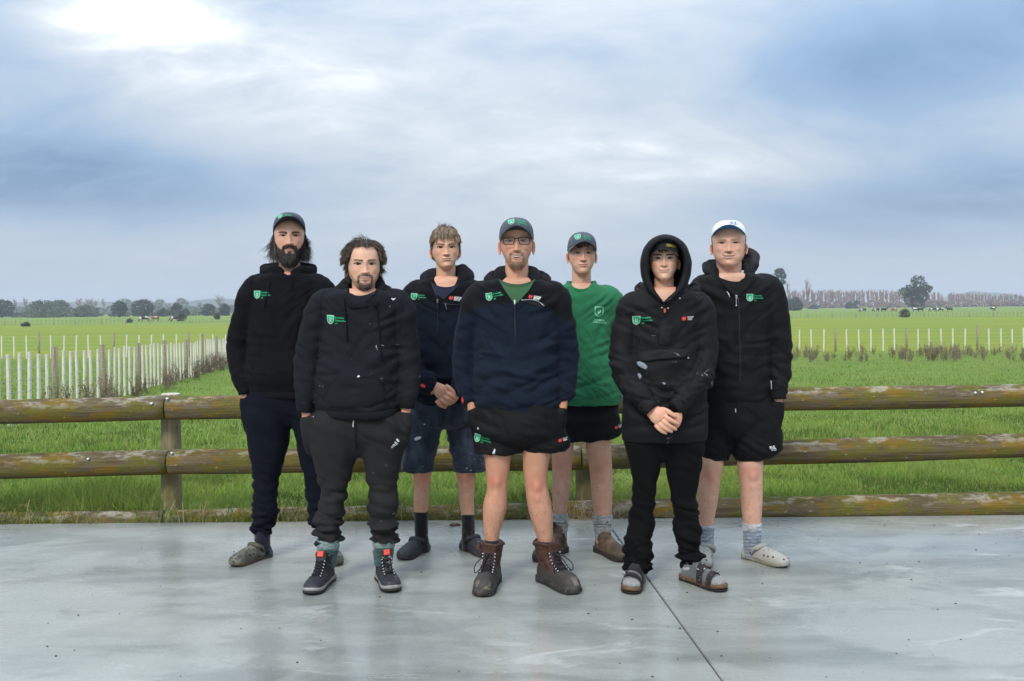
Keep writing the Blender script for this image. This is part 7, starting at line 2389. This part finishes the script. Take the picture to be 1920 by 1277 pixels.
# ---------------------------------------------------------------- 6: young man with the hood up
Y = 4.92
h6 = Head(1245.5, 487, Y - .02, sx=.905, klow=.915, kup=.92, pitch=-3, yaw=1, smile=1.0, nose=.95, hair=(.030, .018, .012), brow=(.030, .018, .013), brow_w=1.1, browdark=.95, iris=(.05, .038, .03), skin=(.66, .41, .295),
          lips=(.50, .25, .22), red=.7, neck=.98, brow_z=-1)
T6 = [(538, 1215, 1276, .95), (550, 1186, 1308, .64), (564, 1174, 1322, .58), (590, 1172, 1322, .56), (640, 1176, 1318, .58), (700, 1172, 1322, .60), (750, 1168, 1326, .62), (790, 1166, 1327, .62), (812, 1165, 1327, .62), (826, 1167, 1325, .60)]
A6 = [[(1188, 572, 0, 27), (1176, 615, .0, 27), (1168, 665, -.01, 27), (1176, 710, -.06, 25), (1200, 742, -.15, 21), (1218, 764, -.20, 16)],
      [(1308, 572, 0, 27), (1319, 615, .0, 26), (1321, 665, -.01, 26), (1312, 706, -.06, 25), (1288, 738, -.14, 21), (1270, 760, -.185, 16)]]
L6 = [[(826, 1168, 1248), (850, 1174, 1244), (880, 1182, 1238), (915, 1185, 1231), (950, 1184, 1228), (980, 1177, 1225), (1010, 1171, 1223), (1040, 1169, 1222), (1064, 1170, 1220), (1078, 1182, 1210)],
      [(826, 1240, 1322), (850, 1245, 1319), (880, 1250, 1315), (915, 1256, 1309), (940, 1260, 1306), (965, 1262, 1311), (990, 1263, 1315), (1015, 1267, 1313), (1040, 1272, 1311), (1055, 1276, 1309), (1064, 1280, 1306)]]
Yh = Y - .215
def z6(x, y): return 1200 + x * zk, 740 + y * zk
hand6 = hand_mesh([fing(z6, [(640, 560, -.010, 66), (760, 640, -.020, 62), (880, 715, -.018, 56), (1005, 775, -.006, 48)]), fing(z6, [(560, 660, -.010, 64), (690, 760, -.022, 60), (820, 850, -.018, 54), (945, 920, -.004, 46)]),
                   fing(z6, [(490, 740, -.008, 62), (600, 850, -.018, 58), (720, 930, -.016, 52), (838, 980, -.004, 44)]), fing(z6, [(410, 800, -.004, 58), (500, 910, -.012, 52), (590, 985, -.010, 46), (690, 1025, -.002, 40)]),
                   fing(z6, [(560, 380, .002, 66), (700, 420, -.006, 62), (810, 500, -.012, 58), (925, 575, -.006, 48)])],
                  [([(*z6(230, 340), .02, 11.5), (*z6(360, 460), .004, 14), (*z6(480, 560), -.004, 16.5), (*z6(560, 650), -.006, 15)], .52)], Yh)
hand6b = hand_mesh([fing(z6, [(900, 760, .03, 60), (780, 760, .035, 58), (660, 740, .04, 50)]), fing(z6, [(880, 850, .03, 60), (760, 860, .035, 58), (640, 840, .04, 50)]), fing(z6, [(850, 680, .03, 60), (740, 660, .035, 58), (640, 630, .04, 50)]),
                    fing(z6, [(840, 930, .03, 54), (740, 940, .035, 52), (650, 930, .04, 46)]), fing(z6, [(900, 560, .018, 60), (820, 480, .02, 56), (740, 420, .02, 50)])],
                   [([(*z6(960, 480), .02, 11), (*z6(960, 600), .018, 12), (*z6(920, 700), .022, 13), (*z6(860, 790), .03, 13)], .55)], Yh, .0035)
p6 = person('young man with hood up over a dark cap, black anorak, hands clasped in front', Y, h6, T6, A6, L6, [hand6, hand6b], leg_k=.62, skin=(.66, .41, .295))
an6 = Garment('anorak', [rows_loft(T6, Y)] + [sleeve(a, 1246, Y) for a in A6], SHELL_P, p6, seam((.0105, .0105, .0120), (.005, .005, .006), [[(1186, 560), (1182, 600), (1186, 660)], [(1303, 560), (1306, 610), (1300, 660)], [(1165, 818), (1245, 819), (1327, 817)], [(1234, 585), (1234, 645)], [(1252, 590), (1252, 645)]], .9),
              torso_folds(1246, 560, 800, Y, .010, 72) + arm_folds(A6[0], Y, .011) + arm_folds(A6[1], Y, .011) + [(P(1245, 760, Y - .1), (.2, .2, .08), (.2, 0, 1), .06, .008, 4)], Y,
              carve=([(1218, 525), (1272, 525), (1270, 545), (1258, 556), (1244, 569), (1232, 556), (1221, 545)], .08), seed=11)
# storm flap, chest pocket flap, snaps, cuffs
pouch(an6, [(1229, 610), (1240, 609), (1252, 609), (1252, 630), (1251, 642), (1246, 647), (1236, 648), (1227, 646), (1228, 630)], an6.o, (.0145, .0145, .0165), SHELL_P, 'storm_flap', .009, 5)
pouch(an6, [(1188, 662), (1200, 657), (1225, 653), (1255, 651), (1280, 652), (1292, 657), (1291, 665), (1280, 669), (1255, 671), (1225, 673), (1200, 677), (1190, 676)], an6.o, (.0155, .0155, .018), SHELL_P, 'pocket_flap', .014, 6)
for q in ([(1189, 677), (1195, 675), (1203, 679), (1208, 685), (1205, 690), (1197, 687), (1191, 683)], [(1234, 714), (1238, 713), (1241, 716), (1237, 717)], [(1190, 699), (1195, 697), (1198, 703), (1194, 708)]):
    print_poly('plaster_smear', an6, q, flat('plaster', (.16, .20, .23)) if 'plaster' not in bpy.data.materials else bpy.data.materials['plaster'], an6.o, .004)
for u, v in ((1234, 577), (1245, 578), (1223, 552), (1267, 560), (1283, 669)):
    c = drape(an6.bvh, [(u, v)], Y, .012)[0]
    vv, ff = tube([c + (0, .006, 0), c + (0, -.002, 0), c + (0, -.004, 0)], [.0042, .0042, .002], 10, 4, up=(0, 0, 1)); obj('snap', vv, ff, METAL, an6.o)
cord(an6, [(1239, 579), (1239.5, 586)], .0055, flat('orange_pull', (.55, .10, .05)), an6.o, 'zip_pull', .012, knot=False)
for a, sd in ((A6[0], -1), (A6[1], 1)):
    e = a[-1]; b = a[-2]
    dx, dy_, dz = (e[0] - b[0]), (e[1] - b[1]), (e[2] - b[2])
    roll('cuff', [(e[0] - dx * .35, e[1] - dy_ * .35, e[2] - dz * .35, 18.5), (e[0], e[1], e[2], 15.5), (e[0] + dx * .28, e[1] + dy_ * .28, e[2] + dz * .2, 14)], Y, SHELL_P, an6.o, (.012, .012, .014), 1.0, 4, amp=.003)
    roll('cuff_tab', [(e[0] - dx * .1 - sd * 8, e[1] - dy_ * .1 - 10, e[2] - .045, 5.5), (e[0] - dx * .05, e[1] - dy_ * .05, e[2] - .05, 6), (e[0] + sd * 8, e[1] + 9, e[2] - .042, 5.5)], Y, SHELL_P, an6.o, (.016, .016, .018), .22, 4, amp=.001)
roll('collar', [(1242, 571, -.105, 4), (1231, 561, -.10, 6), (1220, 551, -.075, 8), (1212, 540, -.03, 10), (1208, 535, .03, 11)], Y, SHELL_P, an6.o, (.012, .012, .014), .6, 5)
roll('collar', [(1246, 571, -.105, 4), (1258, 561, -.10, 6), (1270, 552, -.075, 8), (1281, 541, -.03, 10), (1286, 535, .03, 11)], Y, SHELL_P, an6.o, (.012, .012, .014), .6, 6)
roll('shoulder_flap', [(1282, 553, -.07, 6), (1296, 547, -.03, 8), (1306, 541, .02, 9), (1298, 535, .07, 10)], Y, SHELL_P, an6.o, (.013, .013, .015), .6, 7)
roll('shoulder_flap', [(1212, 552, -.07, 5), (1200, 548, -.03, 7), (1196, 543, .02, 8), (1204, 537, .07, 9)], Y, SHELL_P, an6.o, (.013, .013, .015), .6, 8)
shield(an6, an6.o, 1189.5, 600.5, 13.5, 16, -3, th=4.4)
creek(an6, an6.o, 1275.5, 597, .86, -4, box_=False)
# raised hood
inner = [(1244, 566), (1237, 556), (1230, 546), (1223, 532), (1219, 516), (1217, 498), (1218, 482), (1222, 470), (1230, 460), (1241, 454), (1254, 453), (1266, 457), (1275, 466), (1281, 480), (1282, 497), (1279, 514), (1274, 530), (1266, 545), (1257, 556), (1250, 563)]
outer = [(1244, 570), (1232, 562), (1220, 553), (1210, 540), (1203, 520), (1201, 500), (1202, 482), (1207, 466), (1217, 452), (1233, 442), (1252, 440), (1270, 445), (1284, 457), (1293, 474), (1297, 496), (1294, 518), (1288, 536), (1277, 551), (1264, 561), (1252, 568)]
def loop_res(poly, n=72):
    p = np.array(poly + poly[:1], float); L = np.concatenate([[0], np.cumsum(np.linalg.norm(np.diff(p, axis=0), axis=1))])
    t = np.linspace(0, L[-1], n, endpoint=False)
    return spline(t, L, p)
LI, LO = loop_res(inner), loop_res(outer)
def blend(a, b, t): return a * (1 - t) + b * t
cen = np.array([1249, 500.0])
low = np.clip((LO[:, 1] - 520) / 45, 0, 1)
secs = [(cen + (LI - cen) * .97, .02, 0), (LI, -.045, 0), (blend(LI, LO, .10), -.092, 0), (blend(LI, LO, .35), -.104, 0), (blend(LI, LO, .7), -.096, 0), (blend(LI, LO, .95), -.068, 0), (LO, -.03, 0),
        (cen + (LO - cen) * 1.0, .03, 0), (cen + (LO - cen) * .95, .08, 0), (cen + (LO - cen) * .82, .125, 0), (cen + (LO - cen) * .55, .155, 0), (cen + (LO - cen) * .2, .168, 0)]
rings = []
for k, (pp, dy, _) in enumerate(secs):
    ring = []
    for (u, v), lw in zip(pp, low):
        d = dy - .022 * lw + (.055 * lw * (k < 2))
        ring.append(P(u, v, Y - .015 + d))
    rings.append(ring)
v, f = loft(rings, cap0=False)
fq = as_q(f); nn = vnormals(v, fq)
v = v + nn * (.0035 * fbm(v * 20, 2, 4))[:, None]
hv = obj('hood', v, f, SHELL_P, an6.o, colors=cols(len(v), (.0115, .013, .0155)))
bin_ = []
c6 = cap_on(h6, p6, (.016, .018, .022), (.020, .024, .030), Y, ztop=118, zf=50, zs=12, zb=2, wx=80, fy=98, by=98, vis=62, vz=46, vdrop=52)
print_text('lettering', c6, 'CENTRAL', 1244, 463.5, 4.6, PRINT_Y, c6.o, 7, wide=.85)
tr6 = Garment('trousers', [rows_loft(q, Y, .95, 36) for q in L6] + [rows_loft([(815, 1172, 1322, .54), (845, 1180, 1314, .48), (862, 1210, 1280, .45)], Y)], JERSEY, p6, (.0062, .0062, .0068), leg_folds(L6[0], Y, .017) + leg_folds(L6[1], Y, .017), Y, seed=12, smooth=9)
WOOL = (.13, .14, .145)
sock([(1056, 1278, 1309), (1066, 1277, 1310), (1076, 1279, 1309), (1088, 1282, 1310)], Y, p6, WOOL, seed=15, stripes=[(1064, 1068, (.33, .35, .34))])
sock([(1066, 1180, 1212), (1078, 1180, 1211), (1090, 1180, 1210)], Y, p6, WOOL, seed=16)
sandal(foot_at(1194, Y, -14, .30), p6, -1); sandal(foot_at(1294, Y, 32, .30), p6, 1)
r_, n_, l_, g_ = h6.sample(((h6.loc[:, 2] > 40) & (h6.loc[:, 2] < 52) & (np.abs(h6.loc[:, 0]) < 30) & (h6.loc[:, 1] < -50)).astype(float), 160, 21)
strands('fringe', r_, n_ * .12 + np.array([.1, 0, -.8]), .018, (.03, .02, .014), p6, 21, w=.001, segs=4, grav=.3, curl=.4, clump=.4, clump_n=10)

# ---------------------------------------------------------------- 7: man in the white cap
Y = 5.33
h7 = Head(1368, 457.5, Y - .02, sx=1.13, klow=1.06, kup=1.04, smile=1.0, open_=.7, nose=1.0, hair=(.10, .06, .04), brow=(.22, .12, .07), browdark=.65, iris=(.10, .13, .15), skin=(.65, .39, .285), lips=(.46, .22, .195),
          beard=[('full', .24, (.27, .15, .095))], red=1.0, squint=.68, jaw=1.12, neck=1.06, ear=.92)
def scalp7(h, x, y, z, th): return None
T7 = [(512, 1330, 1406, .95), (522, 1308, 1436, .64), (538, 1300, 1452, .58), (560, 1300, 1456, .57), (610, 1306, 1450, .60), (660, 1308, 1446, .64), (705, 1310, 1444, .66), (738, 1312, 1444, .66), (754, 1318, 1438, .62)]
A7 = [[(1322, 540, 0, 27), (1306, 588, .0, 27), (1298, 645, .01, 25), (1300, 695, -.01, 22), (1310, 738, -.05, 16)],
      [(1436, 540, 0, 28), (1451, 588, .0, 28), (1459, 645, .01, 26), (1462, 695, -.01, 21), (1459, 738, -.05, 15)]]
L7 = [[(755, 1316, 1370), (800, 1314, 1366), (845, 1313, 1360), (870, 1312, 1357), (888, 1312, 1353), (905, 1310, 1350), (925, 1308, 1348), (950, 1308, 1344), (975, 1310, 1339), (1000, 1311, 1336), (1025, 1311, 1335)],
      [(755, 1376, 1452), (800, 1378, 1444), (845, 1380, 1434), (870, 1382, 1431), (888, 1384, 1430), (905, 1387, 1430), (925, 1389, 1430), (950, 1391, 1429), (975, 1393, 1427), (1000, 1396, 1425), (1028, 1397, 1424)]]
p7 = person('stocky man in white cap and black softshell jacket with grey socks and pale clogs', Y, h7, T7, A7, L7, [pocket_hand(1460, 741, -6, Y, -.05, .98, -1), pocket_hand(1311, 741, 4, Y, -.05, .92, 1)], knees=[(1331, 892), (1408, 890)], hem=846, skin=(.60, .39, .29))
jk7 = Garment('softshell_jacket', [rows_loft(T7, Y)] + [sleeve(a, 1378, Y) for a in A7], SHELL, p7, seam((.0085, .0085, .0098), (.0035, .0035, .004), [[(1340, 540), (1345, 620), (1345, 700)], [(1437, 540), (1442, 580), (1438, 640), (1441, 700)], [(1352, 555), (1360, 590), (1361, 620)], [(1376, 560), (1377, 640), (1377, 752)]], 1.0),
              torso_folds(1378, 520, 750, Y, .008, 68) + arm_folds(A7[0], Y, .009) + arm_folds(A7[1], Y, .009), Y, carve=([(1334, 492), (1404, 492), (1400, 518), (1388, 535), (1374, 556), (1356, 540), (1340, 518)], .085), seed=13)
tee_patch(jk7, [(518, 1336), (540, 1352), (557, 1368)], [(518, 1404), (540, 1391), (557, 1374)], 11, jk7.o, (.006, .006, .007), TEE, off=.006)
roll('collar', [(1371, 556, -.10, 3.5), (1357, 541, -.10, 6), (1342, 522, -.07, 9), (1337, 505, -.01, 11), (1343, 500, .06, 10), (1370, 497, .11, 10), (1398, 497, .06, 11), (1405, 505, -.01, 11), (1399, 522, -.07, 9), (1386, 541, -.10, 6), (1374, 556, -.10, 3.5)], Y, SHELL, jk7.o, (.0085, .0085, .010), .62, 12)
roll('hood', [(1341, 518, -.06, 6), (1327, 507, -.01, 8), (1325, 499, .05, 9), (1342, 496, .12, 11), (1372, 492, .15, 11), (1402, 488, .11, 12), (1412, 494, .04, 11), (1408, 508, -.02, 9), (1400, 522, -.07, 6)], Y, SHELL, jk7.o, (.011, .011, .013), .75, 13, amp=.007)
roll('hood', [(1404, 512, -.04, 5), (1414, 496, .01, 7), (1416, 482, .06, 9), (1404, 473, .10, 9), (1392, 470, .13, 8)], Y, SHELL, jk7.o, (.035, .034, .037), .6, 14, amp=.004)
cord(jk7, [(1374, 556), (1376, 600), (1377, 660), (1377, 751)], .0022, STEEL, jk7.o, 'zip', .003, knot=False)
cord(jk7, [(1370, 554), (1370, 561)], .0062, METAL, jk7.o, 'zip_slider', .010, knot=False)
cord(jk7, [(1370, 562), (1370, 573)], .0028, METAL, jk7.o, 'zip_pull', .009)
cord(jk7, [(1354, 547), (1357, 553), (1358, 558)], .0026, METAL, jk7.o, 'pocket_zip', .006, knot=False)
cord(jk7, [(1440, 712), (1440, 728)], .0026, METAL, jk7.o, 'pocket_zip', .006, knot=False)
shield(jk7, jk7.o, 1395.5, 558.5, 12.5, 13.5, 0, th=3.9)
for a in A7:
    e = a[-1]; b = a[-2]
    roll('cuff', [(e[0] + (b[0] - e[0]) * .25, e[1] - 13, e[2] + .01, 17), (e[0], e[1] - 2, e[2], 15.2), (e[0] + (e[0] - b[0]) * .1, e[1] + 9, e[2], 15)], Y, SHELL, jk7.o, (.0085, .0085, .0098), 1.0, 4, amp=.002)
S7 = [[(742, 1314, 1378), (790, 1312, 1374), (830, 1314, 1370), (855, 1316, 1369), (863, 1320, 1367)], [(742, 1372, 1448), (775, 1372, 1460), (815, 1371, 1464), (843, 1372, 1465), (855, 1375, 1448), (864, 1378, 1428)]]
sh7 = Garment('shorts', [rows_loft(q, Y, .85, 36) for q in S7] + [rows_loft([(738, 1320, 1440, .62), (790, 1316, 1450, .62), (820, 1340, 1420, .55), (832, 1356, 1390, .4)], Y), bulge(1460, 741, -6, Y, .95), bulge(1311, 741, 4, Y, .92)], SHELL, p7, (.0068, .0068, .0082), leg_folds(S7[0], Y, .009, False) + leg_folds(S7[1], Y, .009, False), Y, seed=14, smooth=5)
print_text('lettering', sh7, 'ELE', 1433, 836, 4.2, PRINT_W, sh7.o, -8, wide=1.25)
print_text('lettering', sh7, 'VO', 1436, 841, 4.6, PRINT_W, sh7.o, -8, wide=1.15)
cord(sh7, [(1370, 762), (1370, 769)], .0022, PAINTW, sh7.o, 'drawstring_tip', .004, knot=False)
GS = (.25, .28, .31)
sock([(984, 1308, 1340), (1000, 1309, 1338), (1020, 1310, 1338), (1040, 1310, 1337)], Y, p7, GS, seed=17, stripes=[(984, 990, (.36, .37, .40))] + [(994 + 6.5 * k, 997 + 6.5 * k, (.16, .19, .23)) for k in range(7)])
sock([(980, 1392, 1428), (1000, 1393, 1427), (1022, 1394, 1426), (1045, 1396, 1428)], Y, p7, GS, seed=18, stripes=[(980, 994, (.36, .38, .42))] + [(997 + 6.5 * k, 1000 + 6.5 * k, (.13, .17, .23)) for k in range(8)])
clog(foot_at(1323, Y + .03, -14, .30), p7, (.31, .305, .28), -1, sole_c=(.24, .22, .17)); clog(foot_at(1410, Y, 36, .30), p7, (.31, .305, .28), 1, sole_c=(.26, .24, .19))
c7 = cap_on(h7, p7, (.78, .80, .84), (.03, .16, .36), Y, ztop=121, zf=74, zs=36, zb=10, wx=80, fy=98, by=100, vis=60, vz=88, vdrop=52)
t = np.linspace(0, 2 * math.pi, 20, endpoint=False)
for k, (a, b, m) in enumerate(((8.6, 4.6, PRINT_B), (7.6, 3.8, PRINT_W), (6.0, 2.8, PRINT_B), (1.7, 2.6, PRINT_W))):
    print_poly('badge', c7, np.stack([1367.5 + a * np.cos(t), 420.5 + b * np.sin(t)], -1), m, c7.o, .003 + .0009 * k)
r_, n_, l_, g_ = h7.sample(((np.abs(h7.th) > 1.2) & (h7.loc[:, 2] > -40) & (h7.loc[:, 2] < 45)).astype(float), 1400, 22)
strands('hair', r_, n_ * .4 + np.array([0, .1, -.7]), .007, (.11, .07, .05), p7, 22, w=.0009, segs=3, grav=.3, curl=.3)
r_, n_, l_, g_ = h7.sample(h7.full, 900, 23)
strands('stubble', r_, n_ * .8 + np.array([0, 0, -.5]), .0028, (.34, .20, .13), p7, 23, w=.0004, segs=2, grav=.3, curl=.4)

bpy.data.scenes.remove(TMP)
